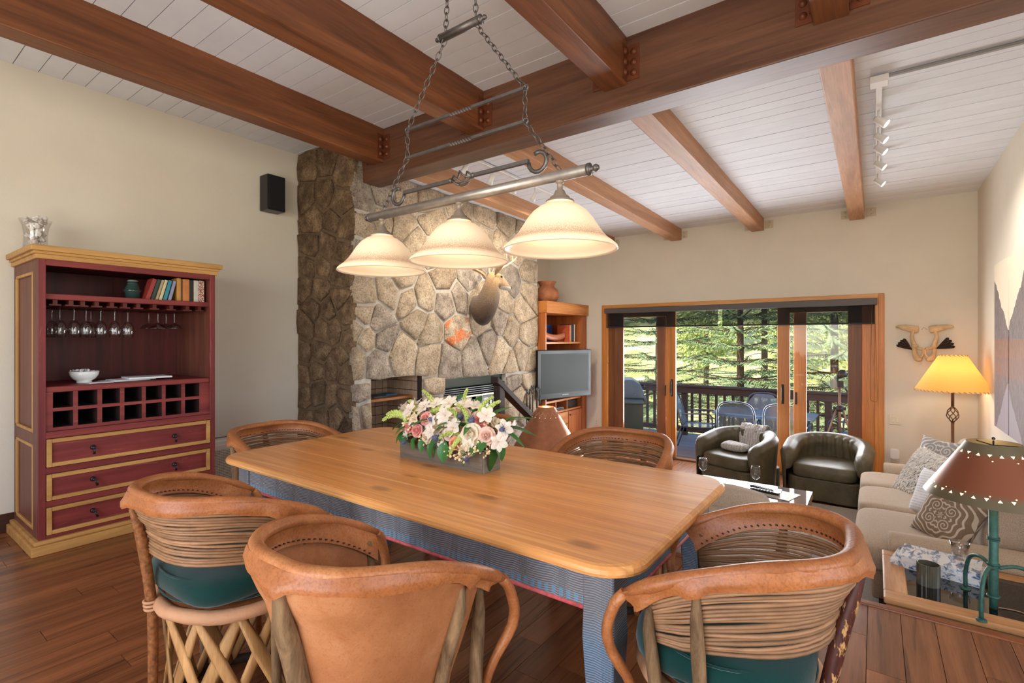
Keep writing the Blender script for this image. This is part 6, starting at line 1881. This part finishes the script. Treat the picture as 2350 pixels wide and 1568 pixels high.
for lab, x, y, rz, L_ in (('longer black remote control in front on the coffee table', -.80, 4.955, .18 + PI / 2, .24), ('smaller black remote control lying behind the longer one', -.84, 5.04, .42 + PI / 2, .20)):
    o = thing('remote_control', lab, 'remote control', (x, y, CZ_ + .0092), -rz, 'remote controls on the coffee table')
    MB().box(-.024, .024, -L_ / 2, L_ / 2, 0, .02).bevel(.006, 2).build('case', BLACK, o)
    q = MB()
    for i in range(3):
        for j in range(7): q.box(-.016 + .012 * i, -.008 + .012 * i, -L_ / 2 + .02 + j * .026, -L_ / 2 + .034 + j * .026, .02, .0225)
    q.build('buttons', RB, o)
GLC = glass('table_glass', (.98, .98, .98, 1), 1.6, .02)
SG = {'bowl': [(.006, .075), (.02, .080), (.036, .098), (.044, .13), (.041, .165), (.034, .20), (.0325, .20), (.039, .165), (.042, .13), (.034, .10), (.018, .083), (0, .078)], 'stem': [(.014, .004), (.005, .014), (.0038, .04), (.006, .075)], 'foot': WG['foot']}
def gl2(lab, x, y):
    o = thing('wine_glass', lab, 'wine glass', (x, y, CZ_ + .0002), 0, 'wine glasses on the coffee table')
    for k_ in ('bowl', 'stem', 'foot'): MB().lathe(SG[k_], 22).build(k_, GLC, o)
gl2('stemmed wine glass on the right of the coffee table behind the remotes', -.90, 5.10)
gl2('wine glass at the left end of the coffee table, below the left tub chair', -1.385, 5.14)
# end table
OAK = wood('end_table_oak', c(176, 122, 76), c(216, 168, 116), 'X', 1.2, .4, .04)
OAKY = wood('end_table_oak_y', c(182, 128, 80), c(220, 172, 120), 'Y', 1.2, .4, .04)
et = thing('end_table', 'square oak end table with an inset dark glass top at the sofa end', 'end table', (.44, 3.63, S0))
E0, E1, F0, F1, EZ = .036, .86, 3.262, 4.0, .012
for nm_, bx, mt in (('frame_rail', (E0, E1, F0, F0 + .105), OAK), ('frame_rail', (E0, E1, F1 - .09, F1), OAK), ('frame_rail', (E0, E0 + .105, F0 + .105, F1 - .09), OAKY), ('frame_rail', (E1 - .105, E1, F0 + .105, F1 - .09), OAKY)):
    MB().box(bx[0], bx[1], bx[2], bx[3], EZ - .034, EZ).bevel(.009, 3).build(nm_, mt, et, w=True)
MB().box(E0 + .014, E1 - .014, F0 + .014, F1 - .014, EZ - .075, EZ - .034).build('apron', OAK, et, w=True)
MB().box(E0 + .10, E1 - .10, F0 + .10, F1 - .085, EZ - .03, EZ - .006).build('glass_top', plain('black_glass', c(18, 15, 14), .03, 0, .7), et, w=True)
for x in (E0 + .05, E1 - .05):
    for y in (F0 + .05, F1 - .05): MB().box(x - .03, x + .03, y - .03, y + .03, S0 if x < 0 else S0 + .0185, EZ - .075).bevel(.004).build('leg', OAK, et, w=True)
GZ = EZ - .0058
SNOW = NT('snowy_forest_print')
v = SNOW.coord((1, .35, 1))
SNOW.base(SNOW.ramp(SNOW.noise(v, 26, 5, .75, .4), [(.34, c(50, 72, 106)), (.44, c(130, 154, 186)), (.50, c(232, 236, 240))])); SNOW = SNOW.fin(.35)
WHT = plain('white_spine', c(226, 228, 232), .5)
BB = [('lower wide picture book with a blue snowy forest cover on the end table', 0, .40, .27, .034, -.0), ('upper picture book with a blue snowy forest cover on the end table', 1, .36, .235, .034, .04)]
for lab, i, L_, W2, hh, rr_ in BB:
    o = thing('picture_book', lab, 'book', (.295 + .012 * i, 3.865 - .012 * i, GZ + .0348 * i), R(-12) + rr_, 'picture books on the end table')
    MB().box(-L_ / 2, L_ / 2, -W2 / 2, W2 / 2, hh - .003, hh).box(-L_ / 2, -L_ / 2 + .004, -W2 / 2, W2 / 2, .003, hh - .003).box(-L_ / 2 + .004, L_ / 2, -W2 / 2, -W2 / 2 + .004, .003, hh - .003).build('cover', SNOW, o)
    MB().box(-L_ / 2, L_ / 2, -W2 / 2, W2 / 2, 0, .003).build('back_cover', WHT, o)
    if i == 0: MB().box(-L_ / 2 + .0, L_ / 2, W2 / 2 - .125, W2 / 2 - .08, hh, hh + .0005).build('title_band', WHT, o)
    MB().box(-L_ / 2 + .005, L_ / 2 - .005, -W2 / 2 + .005, W2 / 2 - .005, .003, hh - .003).build('pages', WHT, o)
tg = thing('glass_tumbler', 'clear flared glass tumbler standing on the picture books', 'tumbler', (.40, 3.90, GZ + .0698))
MB().lathe([(0, 0), (.030, 0), (.034, .02), (.040, .06), (.046, .10), (.0435, .10), (.037, .06), (.031, .025), (0, .02)], 24).build('body', glass('tumbler_glass', (.95, .93, .9, 1), 3.0, .06), tg)
cn = thing('candle_glass', 'ribbed smoky green glass candle holder in front of the books', 'candle holder', (.238, 3.585, GZ))
m = MB(); n = 64; vs = []; pf = [(1, 0), (1, .115), (.93, .116), (.93, .012)]
for r, z in pf:
    for k in range(n):
        rr_ = .050 * r + (.0016 * (1 if k % 2 else -1) if r == 1 else 0)
        vs.append((rr_ * math.cos(2 * PI * k / n), rr_ * math.sin(2 * PI * k / n), z))
m.add(vs, [(i * n + k, i * n + (k + 1) % n, (i + 1) * n + (k + 1) % n, (i + 1) * n + k) for i in range(3) for k in range(n)], False)
m.f.append(tuple(range(n))[::-1]); m.sm.append(False)
m.build('glass', plain('smoky_ribbed', c(92, 92, 78), .12, 0, .8), cn)
MB().lathe([(0, .085), (.046, .085), (.046, .014), (0, .014)], 24).build('wax', plain('candle_wax', c(120, 112, 90), .6), cn)
# lamps with punched copper shades
VERD = plain('verdigris', c(58, 104, 94), .5, .2, .5, 30, .25, .3, 60)
COPP = NT('aged_copper_shade')
v = COPP.coord((1, 1, 1), False)
s_ = COPP.sep(v)
edge = COPP.math('ADD', COPP.ramp(s_[2], [(.575, (1, 1, 1, 1)), (.63, (0, 0, 0, 1)), (.765, (0, 0, 0, 1)), (.81, (1, 1, 1, 1))]), COPP.math('MULTIPLY', COPP.noise(v, 14, 4), .4))
COPP.base(COPP.mix(COPP.ramp(edge, [(.35, (0, 0, 0, 1)), (.9, (.8, .8, .8, 1))]), c(140, 82, 56), c(104, 106, 82))); COPP = COPP.fin(.40, .35, .5)
GLOWH = glow('glow_patch', (1.0, .70, .40, 1), 2.6)
def cone_shade(o, r0, r1, h, z0, holes, mat, nm_='shade'):
    """tapered sheet shade with rows of glowing patches laid on it as lit cut-outs"""
    m = MB(); n = 72
    m.lathe([(r0, z0), (r1, z0 + h)], n).lathe([(r1 - .004, z0 + h), (r0 - .004, z0)], n)
    m.lathe([(r0 - .004, z0), (r0, z0)], n).lathe([(r1, z0 + h), (r1 - .004, z0 + h)], n)
    sh = m.build(nm_, mat, o)
    q = MB()
    sl = math.atan2(r0 - r1, h)
    for cnt, tt, size, up in holes:
        for k in range(cnt):
            a = 2 * PI * (k + .25) / cnt
            r = r0 + (r1 - r0) * tt
            M_ = RZ(a) @ TR(r + .0012, 0, z0 + h * tt) @ RY(-sl)
            if size > .004:
                s2 = 1 if (k + up) % 2 else -1
                q.add([(0, -size, -size * .75 * s2), (0, size, -size * .75 * s2), (0, 0, size * .85 * s2)], [(0, 1, 2) if s2 > 0 else (2, 1, 0)], False, M_)
            else:
                q.add([(0, size * math.cos(x), size * math.sin(x)) for x in [i * PI / 3 for i in range(6)]], [(0, 1, 2, 3, 4, 5)], False, M_)
    q.build('glow_cut_outs', GLOWH, sh)
    return sh
tl = thing('table_lamp', 'verdigris three legged table lamp with a punched copper shade on the end table', 'table lamp', (.482, 3.462, GZ))
zt = .56 - GZ
MB().tube([(0, 0, .0), (0, 0, .06), (0, 0, .075), (0, 0, zt)], [.016, .016, .020, .0185], 14).torus(.022, .006, 18, 8, TR(0, 0, .06)).build('stem', VERD, tl)
rg = MB()
for z in (.205, .222, .345, .355): rg.torus(.0215, .0045, 18, 8, TR(0, 0, z))
rg.build('collar', VERD, tl)
for a in (R(115), R(250), R(12)):
    d = Vector((math.cos(a), math.sin(a), 0))
    pp = bez([Vector((0, 0, .205)) + d * .02, Vector((0, 0, .222)) + d * .09, Vector((0, 0, .19)) + d * .165, Vector((0, 0, .10)) + d * .20, Vector((0, 0, .012)) + d * .20], 5)
    m = MB().tube(pp, .0095, 9)
    m.lathe([(0, .009), (.02, .008), (.024, .002), (.024, 0), (0, 0)], 14, TR(*(d * .20)))
    m.build('leg', VERD, tl)
MB().tube([(0, 0, zt), (0, 0, zt + .02)], .03, 12).build('socket', BLACK, tl)
cone_shade(tl, .275, .105, .275, zt + .005, ((34, .145, .0085, 0), (17, .20, .0032, 0), (20, .83, .0085, 0), (10, .745, .0032, 0)), COPP)
tl_sp = MB()
for a in (0, 2.09, 4.19): tl_sp.tube([(0, 0, zt + .265), (.103 * math.cos(a), .103 * math.sin(a), zt + .27)], .003, 5)
tl_sp.tube([(0, 0, zt + .02), (0, 0, zt + .29)], .004, 6).ell((0, 0, zt + .3), .008, 8, 6)
tl_sp.build('spider', BLACK, tl)
MB().ell((0, 0, zt + .13), (.03, .03, .045), 12, 8).build('bulb', MATS['bulb_glow'], tl)
lamp('table_lamp_light', 'POINT', (.482, 3.462, .70), 5, (1, .74, .45), radius=.04)
MB().tube(bez([(.02, .01, .004), (.10, .02, .003), (.2, -.05, .003), (.30, -.10, .003)], 5), .003, 6).build('cord', plain('clear_cord', c(150, 120, 90), .4), tl)
l2 = thing('copper_lamp', 'plain tall copper cone lamp shade behind the dining table, right of the flowers', 'table lamp', (-2.27, 3.62, -.05))
HAM = plain('hammered_copper', c(190, 128, 94), .36, .5, .5, 22, .12, .5, 55)
cone_shade(l2, .315, .072, .40, .435, ((16, .80, .0028, 0),), HAM)
zg = MB(); 
for k in range(16):
    for dk in (0, 1):
        a0 = 2 * PI * (k + .25 + dk * .5) / 16; a1 = 2 * PI * (k + .25 + .5 + dk * .5) / 16
        ta, tb_ = (.82, .90) if dk == 0 else (.90, .82)
        P_a = Vector(((.315 - .243 * ta) * math.cos(a0), (.315 - .243 * ta) * math.sin(a0), .435 + .40 * ta)); P_b = Vector(((.315 - .243 * tb_) * math.cos(a1), (.315 - .243 * tb_) * math.sin(a1), .435 + .40 * tb_))
        zg.tube([P_a * 1.003, P_b * 1.003], .0016, 4)
zg.build('scored_zigzag', plain('bright_copper', c(226, 170, 130), .4, .6), l2)
MB().lathe([(0, 0), (.10, 0), (.09, .02), (.03, .05), (.018, .10), (.018, .46), (0, .46)], 18).build('base', VERD, l2)
MB().ell((0, 0, .60), (.03, .03, .045), 12, 8).build('bulb', MATS['bulb_glow'], l2)
lamp('copper_lamp_light', 'POINT', (-2.27, 3.62, .60), 5, (1, .74, .45), radius=.04)
lt = thing('side_table', 'small dark side table under the copper cone lamp', 'side table', (-2.27, 3.62, S0))
MB().box(-.24, .24, -.24, .24, .36, .389).bevel(.006).build('top', wood('dark_side_table', c(60, 36, 24), c(90, 58, 38), 'X'), lt)
for x in (-.2, .2):
    for y in (-.2, .2): MB().box(x - .02, x + .02, y - .02, y + .02, 0 if False else .0, .36).build('leg', MATS['dark_side_table'], lt)
# floor lamp by the corner
fl_ = thing('floor_lamp', 'iron floor lamp with a parchment cone shade in the far right corner', 'floor lamp', (.655, 6.93, S0))
RST = plain('rusty_iron', c(104, 72, 48), .6, .5, .5, 40, .25)
H0 = .825 - S0
MB().lathe([(0, 0), (.15, 0), (.15, .012), (.03, .03), (0, .03)], 24).build('base', RST, fl_)
MB().tube([(0, 0, .02), (0, 0, .93)], .014, 9).tube([(0, 0, 1.10), (0, 0, H0 + .1)], .014, 9).build('pole', RST, fl_)
m = MB()
for j in range(6):
    pp = []
    for k in range(13):
        t_ = k / 12; a = j * PI / 3 + t_ * 2.6; r_ = .045 * math.sin(PI * t_) + .006
        pp.append((r_ * math.cos(a), r_ * math.sin(a), .93 + .17 * t_))
    m.tube(pp, .0045, 6)
m.build('twisted_basket', RST, fl_)
PAR = NT('parchment_shade')
PAR.b.inputs['Base Color'].default_value = c(236, 186, 108); PAR.b.inputs['Roughness'].default_value = .7
_q = PAR.n('BsdfTranslucent'); _q.inputs[0].default_value = c(240, 180, 96)
_x = PAR.n('MixShader'); _x.inputs[0].default_value = .5
PAR.b.inputs['Emission Color'].default_value = c(244, 182, 96); PAR.b.inputs['Emission Strength'].default_value = .14
PAR.l(PAR.b.outputs[0], _x.inputs[1]); PAR.l(_q.outputs[0], _x.inputs[2]); PAR.l(_x.outputs[0], PAR.t.nodes['Material Output'].inputs[0])
m = MB().lathe([(.315, H0), (.115, H0 + .365)], 56)
m.build('shade', PAR.m, fl_)
lc = MB()
for r_, z, n in ((.315, H0 + .003, 46), (.115, H0 + .362, 20)):
    for k in range(n):
        a = 2 * PI * k / n
        p = Vector((r_ * math.cos(a), r_ * math.sin(a), z)); tn = Vector((-math.sin(a), math.cos(a), 0))
        lc.tube([p - tn * .012 + Vector((0, 0, .008)), p * 1.004, p + tn * .012 - Vector((0, 0, .008))], .0045, 5)
lc.build('lacing', plain('lacing_thong', c(206, 164, 112), .7), fl_)
MB().ell((0, 0, H0 + .14), (.03, .03, .045), 12, 8).build('bulb', MATS['bulb_glow'], fl_)
lamp('floor_lamp_light', 'POINT', (.655, 6.93, H0 + S0 + .14), 9, (1, .78, .52), radius=.05)
# ---------------------------------------------------------------- walls: bone trophy, canvases, plates
BONE = plain('old_bone', c(206, 178, 138), .7, 0, .25, 14, .22, .5, 60)
FEA = plain('dark_feather', c(52, 40, 34), .7, 0, .2, 60, .3)
sk = thing('bone_wall_hanging', 'bleached pelvis bone hung with dark feathers on the wall above the floor lamp', 'bone decoration', (.455, YW - .03, 1.30))
def wing(sg):
    m = MB()
    m.tube(bez([(sg * .255, 0, .205), (sg * .20, -.015, .205), (sg * .12, -.02, .185), (sg * .05, -.01, .17)], 5), [.010, .013, .017, .02, .024, .027, .03, .033, .035, .037, .038, .04, .042, .042, .041, .034], 10, ry=.014, up=(0, 1, 0))
    m.tube(bez([(sg * .095, -.01, .165), (sg * .11, -.03, .10), (sg * .10, -.03, .03), (sg * .085, -.03, -.03)], 5), [.026, .022, .019, .018, .017, .017, .018, .019, .02, .022, .024, .026, .028, .03, .03, .028], 9, ry=.016)
    m.tube(bez([(sg * .085, -.03, -.02), (sg * .05, -.04, -.045), (sg * .012, -.045, -.05)], 5), .016, 8)
    m.tube(bez([(sg * .09, -.03, -.03), (sg * .085, -.03, -.10), (sg * .06, -.03, -.16), (sg * .02, -.04, -.17)], 5), [.025, .024, .022, .02, .02, .022, .024, .027, .03, .032, .034, .034, .032, .028, .024, .02], 9, ry=.014)
    m.tube(bez([(sg * .01, -.045, -.05), (sg * .012, -.045, -.10), (sg * .03, -.04, -.15)], 5), .013, 8)
    m.ell((sg * .085, -.035, -.02), (.03, .022, .03), 10, 7)
    return m.rough(.006, 22, 3 + sg)
for sg in (-1, 1): wing(sg).build('hip_bone', BONE, sk)
for sg in (-1, 1):
    for k in range(4):
        a = R(8 + 14 * k) if sg > 0 else R(20 + 13 * k)
        d = Vector((sg * math.cos(a), 0, math.sin(a)))
        p = Vector((sg * .11, -.035 - .004 * k, -.045 if sg > 0 else -.06))
        L_ = .16 if sg > 0 else .15
        MB().tube([p, p + d * L_ * .5, p + d * L_ * .92, p + d * L_], [.004, .013, .016, .005], 6, ry=.004, up=(0, 1, 0)).build('feather', FEA, sk)
MB().tube([(-.02, 0, .17), (0, .01, .20), (.03, 0, .17)], .0012, 4).build('wire', DARKIRON, sk)
def canvas_mat():
    t = NT('mountain_lake_print')
    v = t.coord((1, 1, 1), False)
    s_ = t.sep(v)
    u, z = s_[1], s_[2]          # along the wall (towards the camera is negative), up from the centre
    rid = t.math('ADD', t.math('MULTIPLY', t.noise(v, 3.0, 6, .65), .22), t.math('ADD', .10, t.math('MULTIPLY', t.math('ABSOLUTE', t.math('SUBTRACT', u, .36)), .85)))
    za = t.math('ABSOLUTE', t.math('ADD', z, .10))
    inside = t.math('LESS_THAN', za, rid)
    grain = t.noise(t.coord((1, 3, .6), False), 26, 5, .7)
    rock = t.ramp(grain, [(.3, c(88, 78, 82)), (.6, c(136, 122, 118)), (.75, c(176, 150, 124))])
    low = t.math('LESS_THAN', za, .16)
    rock = t.mix(t.math('MULTIPLY', low, .7), rock, t.mix(grain, c(92, 76, 78), c(196, 132, 84)))
    skyc = t.mix(t.math('LESS_THAN', z, -.10), c(232, 218, 194), c(176, 164, 172))
    b = t.mix(inside, skyc, rock)
    w_ = t.math('MULTIPLY', t.math('LESS_THAN', z, -.10), .35)
    t.base(t.mix(w_, b, c(120, 104, 108)))
    return t.fin(.6, 0, .2)
CAN = canvas_mat()
cy_ = 5.35
cvs = thing('canvas_picture', 'mountain lake canvas print in upright panels on the right wall above the sofa', 'picture', (XR - .02, cy_, 1.305))
for i, (y0, y1) in enumerate(((5.705, 6.29), (5.09, 5.675), (4.475, 5.06))):
    m = MB().box(-.016, .016, y0 - cy_, y1 - cy_, -.735, .735).bevel(.003)
    m.build('panel', CAN, cvs)
PLATE = plain('ivory_plate', c(226, 216, 194), .4)
def plate(lab, x, z, w_, h_, kind, name='light_switch', cat='switch'):
    o = thing(name, lab, cat, (x, YW - .006, z))
    MB().box(-w_ / 2, w_ / 2, -.004, .006, -h_ / 2, h_ / 2).bevel(.003).build('plate', PLATE, o)
    if kind == 'rocker':
        for dx in (-.023, .023): MB().box(dx - .016, dx + .016, -.009, -.003, -.033, .033).bevel(.003).build('rocker', PLATE, o)
    else:
        for dz in (-.02, .02):
            q = MB().box(-.017, .017, -.006, -.003, dz - .014, dz + .014).bevel(.002).build('socket', PLATE, o)
            MB().box(-.008, -.005, -.0068, -.0058, dz - .006, dz + .006).box(.005, .008, -.0068, -.0058, dz - .006, dz + .006).build('slot', BLACK, q)
    return o
plate('ivory double light switch right of the patio door', .192, .402, .115, .115, 'rocker')
plate('ivory wall outlet low down right of the patio door', .19, -.055, .075, .115, 'sock', 'wall_outlet', 'outlet')
plate('ivory wall outlet between the corner cabinet and the patio door', -3.72, -.01, .075, .115, 'sock', 'wall_outlet', 'outlet')
o = thing('plug_in_router', 'white rounded plug-in wireless unit on the outlet right of the door', 'router', (.187, YW - .035, .005))
MB().prism(rrect(-.045, .045, -.06, .06, .022, 6), 0, .035, RX(PI / 2) @ TR(0, 0, -.0)).bevel(.008, 2).build('case', plain('white_plastic', c(236, 234, 230), .35), o)
MB().box(-.012, .012, -.02, .022, -.075, -.055).build('plug', plain('white_plastic', c(236, 234, 230), .35), o)
# ---------------------------------------------------------------- track lights
TRW = plain('white_track', c(232, 230, 226), .4)
SPOTG = glow('spot_face', (1.0, .96, .88, 1), 9)
def head(o, p, aim, first=False):
    p = Vector(p); L = p - o.location
    q = align((0, 0, 0), Vector(aim))
    M_ = Matrix.Translation(L) @ q
    a = MB().lathe([(.0, -.03), (.018, -.028), (.024, -.015), (.026, .03), (.034, .065), (.032, .066), (.028, .062)], 16, M_).build('spot_head', TRW, o)
    MB().lathe([(0, .058), (.029, .058)], 16, M_).build('lens', SPOTG, a)
    MB().tube([L + Vector((0, 0, .0)), L + Vector((0, 0, .075))], .007, 6).tube([L + Vector((-.03, 0, 0)), L + Vector((.03, 0, 0))], .006, 6).build('stem', TRW, a)
zc_ = zliv(5.2)
t1 = thing('track_light', 'white track light with five lit spots on the ceiling right of the last beam', 'track light', (.02, 5.2, zc_))
MB().box(-.018, .018, 4.00 - 5.2, 6.35 - 5.2, -.03, -.003).bevel(.003).build('track', TRW, t1)
MB().box(-.05, .05, 3.92 - 5.2, 4.02 - 5.2, -.04, .004).bevel(.004).build('feed_box', TRW, t1)
for y in (4.44, 4.80, 5.10, 5.55, 6.14):
    head(t1, (.02, y, zc_ - .10), (.75, -.15, -.65))
lamp('track_spot_light', 'SPOT', (.10, 4.9, zc_ - .2), 80, (1, .93, .82), aim=(.9, 5.5, 1.4), radius=.05, spot=R(95), blend=.9)
cn2 = thing('ceiling_conduit', 'grey conduit strip running across the ceiling boards to the track light', 'conduit', (.5, 3.97, zliv(3.97)))
MB().box(.06 - .5, XR - .5, -.014, .014, -.02, -.003).bevel(.003).build('channel', plain('grey_conduit', c(150, 148, 146), .4), cn2)
zc2 = zliv(4.2)
t2 = thing('track_light', 'white track light with four lit spots between the beams by the fireplace', 'track light', (-3.0, 4.2, zc2))
MB().box(-.018, .018, 3.35 - 4.2, 5.15 - 4.2, -.03, -.003).bevel(.003).build('track', TRW, t2)
for y in (3.42, 3.80, 4.19, 4.55):
    head(t2, (-3.0, y, zc2 - .11), (-.5, .05, -.8))
lamp('track_stone_light', 'SPOT', (-2.95, 3.9, zc2 - .22), 95, (1, .90, .76), aim=(-4.0, 4.5, 1.5), radius=.05, spot=R(120), blend=.9)
lamp('track_stone_light_far', 'SPOT', (-2.95, 4.7, zc2 - .22), 60, (1, .90, .76), aim=(-4.1, 5.4, 1.6), radius=.05, spot=R(110), blend=.9)
# ---------------------------------------------------------------- on the deck
PAT = plain('patio_steel', c(74, 88, 104), .4, .3, .5, 40, .1)
MESHM = NT('patio_mesh')
_a = MESHM.n('BsdfTransparent'); _x = MESHM.n('MixShader'); _x.inputs[0].default_value = .35
MESHM.b.inputs['Base Color'].default_value = c(112, 132, 152); MESHM.b.inputs['Roughness'].default_value = .5
MESHM.l(MESHM.b.outputs[0], _x.inputs[1]); MESHM.l(_a.outputs[0], _x.inputs[2]); MESHM.l(_x.outputs[0], MESHM.t.nodes['Material Output'].inputs[0]); MESHM = MESHM.m
pt = thing('patio_table', 'blue grey metal patio table on the deck', 'patio table', (-1.33, 8.25, DZ))
MB().prism(rrect(-.68, .66, -.36, .36, .04), .712, .735).bevel(.004).build('top', plain('patio_table_top', c(96, 116, 138), .35, .2, .5, 60, .1), pt)
for x in (-.58, .56):
    for y in (-.28, .28): MB().tube([(x, y, 0), (x * .96, y * .96, .712)], .017, 8).build('leg', PAT, pt)
MB().box(-.6, .58, -.3, -.28, .67, .712).box(-.6, .58, .28, .3, .67, .712).build('apron', PAT, pt)
def patio_chair(lab, loc, rz):
    o = thing('patio_chair', lab, 'patio chair', loc, rz, 'metal patio chairs round the deck table')
    for sg in (-1, 1):
        MB().tube(bez([(sg * .25, .27, 0), (sg * .25, .25, .30), (sg * .26, .24, .60), (sg * .265, .12, .645), (sg * .255, -.20, .62)], 5), .0115, 8).build('arm', PAT, o)
        MB().tube(bez([(sg * .25, -.36, 0), (sg * .245, -.26, .30), (sg * .24, -.22, .42)], 5), .0115, 8).build('leg', PAT, o)
    MB().tube(bez([(-.24, -.20, .40), (-.25, -.27, .66), (-.22, -.33, .86), (-.10, -.36, .93), (.10, -.36, .93), (.22, -.33, .86), (.25, -.27, .66), (.24, -.20, .40)], 5), .0125, 8).build('back_frame', PAT, o)
    def bk(u, q):
        w_ = .235 * (1 - .45 * max(0, q - .7) / .3) 
        return Vector(((u - .5) * 2 * w_, -.205 - .15 * q, .44 + .48 * q))
    MB().grid(bk, 8, 10).build('back', MESHM, o)
    MB().grid(lambda u, q: Vector(((u - .5) * .48, -.21 + q * .46, .42 + .015 * math.sin(PI * q))), 6, 6).build('seat', MESHM, o)
    MB().tube([(-.24, .25, .42), (.24, .25, .42), (.24, -.21, .41), (-.24, -.21, .41)], .011, 8, closed=True).build('seat_frame', PAT, o)
    return o
pc = patio_chair('patio chair at the left end of the deck table, seen side on', (-2.36, 8.45, DZ), R(-82))
dup(pc, (-1.64, 7.98, DZ), R(4), 'patio chair with its arched back to the doorway, left one')
dup(pc, (-1.00, 8.02, DZ), R(-4), 'patio chair with its arched back to the doorway, beside the right door panel')
dup(pc, (-.24, 8.80, DZ), R(70), 'patio chair at the right end of the deck table, behind the tripod')
dup(pc, (-1.5, 8.85, DZ), R(180), 'patio chair on the railing side of the deck table')
gr_ = thing('gas_grill', 'gas barbecue grill with a blue grey domed lid behind the left door panel', 'grill', (-3.62, 8.60, DZ), R(25))
GRL = plain('grill_lid', c(86, 112, 136), .3, .4)
GRD = plain('grill_dark', c(40, 46, 50), .5, .2)
GRC = plain('grill_cabinet', c(72, 92, 92), .45, .2)
MB().prism([(-.24, .0), (-.25, .10), (-.20, .22), (-.08, .32), (.06, .32), (.18, .24), (.24, .10), (.24, 0)], -.36, .36, TR(0, 0, .80) @ RX(PI / 2)).bevel(.01).build('lid', GRL, gr_)
MB().tube([(.23, -.22, .98), (.28, -.22, .98), (.28, .22, .98), (.23, .22, .98)], .010, 8).build('handle', DARKIRON, gr_)
MB().box(-.25, .25, -.38, .38, .70, .80).bevel(.01).build('firebox', GRD, gr_)
for sg in (-1, 1): MB().box(-.2, .22, sg * .58 - .19, sg * .58 + .19, .75, .785).bevel(.008).build('side_shelf', GRC, gr_)
MB().box(.22, .30, -.36, .36, .70, .78).bevel(.01).build('control_panel', GRC, gr_)
MB().box(-.23, .23, -.36, .36, .10, .70).bevel(.006).build('cabinet', GRC, gr_)
for y in (-.3, .3):
    for x in (-.18, .18): MB().lathe([(0, -.02), (.06, -.02), (.06, .02), (0, .02)], 14, TR(x, y, .06) @ RX(PI / 2)).build('wheel', BLACK, gr_)
tp = thing('tripod', 'tripod with a black spotting scope standing on the deck behind the right panel', 'tripod', (-.395, 8.2, DZ))
TPS = plain('tripod_steel', c(132, 112, 100), .35, .5)
for a in (R(205), R(-25), R(90)):
    d = Vector((math.cos(a), math.sin(a), 0))
    MB().tube([Vector((0, 0, .86)) + d * .04, Vector((0, 0, .45)) + d * .18, d * .31], [.014, .012, .010], 8).build('leg', TPS, tp)
    MB().tube([Vector((0, 0, .52)), Vector((0, 0, .42)) + d * .205], .006, 6).ell(tuple(Vector((0, 0, .45)) + d * .20), .022, 8, 6).build('brace', BLACK, tp)
MB().tube([(0, 0, .40), (0, 0, 1.20)], .016, 10).build('column', TPS, tp)
MB().lathe([(0, .84), (.05, .84), (.05, .90), (.02, .92), (0, .92)], 14).box(-.075, .075, -.02, .02, .86, .90).build('crown', BLACK, tp)
MB().box(-.045, .045, -.04, .04, 1.18, 1.26).tube([(.02, 0, 1.22), (.13, -.05, 1.06)], .011, 8).build('pan_head', BLACK, tp)
MB().lathe([(0, -.12), (.03, -.12), (.032, .0), (.045, .02), (.055, .12), (0, .12)], 18, TR(0, 0, 1.33) @ RZ(R(20)) @ RX(R(72))).build('scope', BLACK, tp)
mg = thing('brochure_on_shelf', 'blue and white magazines lying on the board shelf in the stone niche', 'magazine', (-4.33, 3.52, .7452))
MB().box(-.1, .1, -.14, .02, 0, .012).bevel(.002).build('cover', plain('niche_paper', c(96, 96, 100), .6), mg)
MB().box(-.09, .06, .05, .20, 0, .02).bevel(.003).build('cover', plain('niche_blue', c(70, 120, 150), .6), mg)
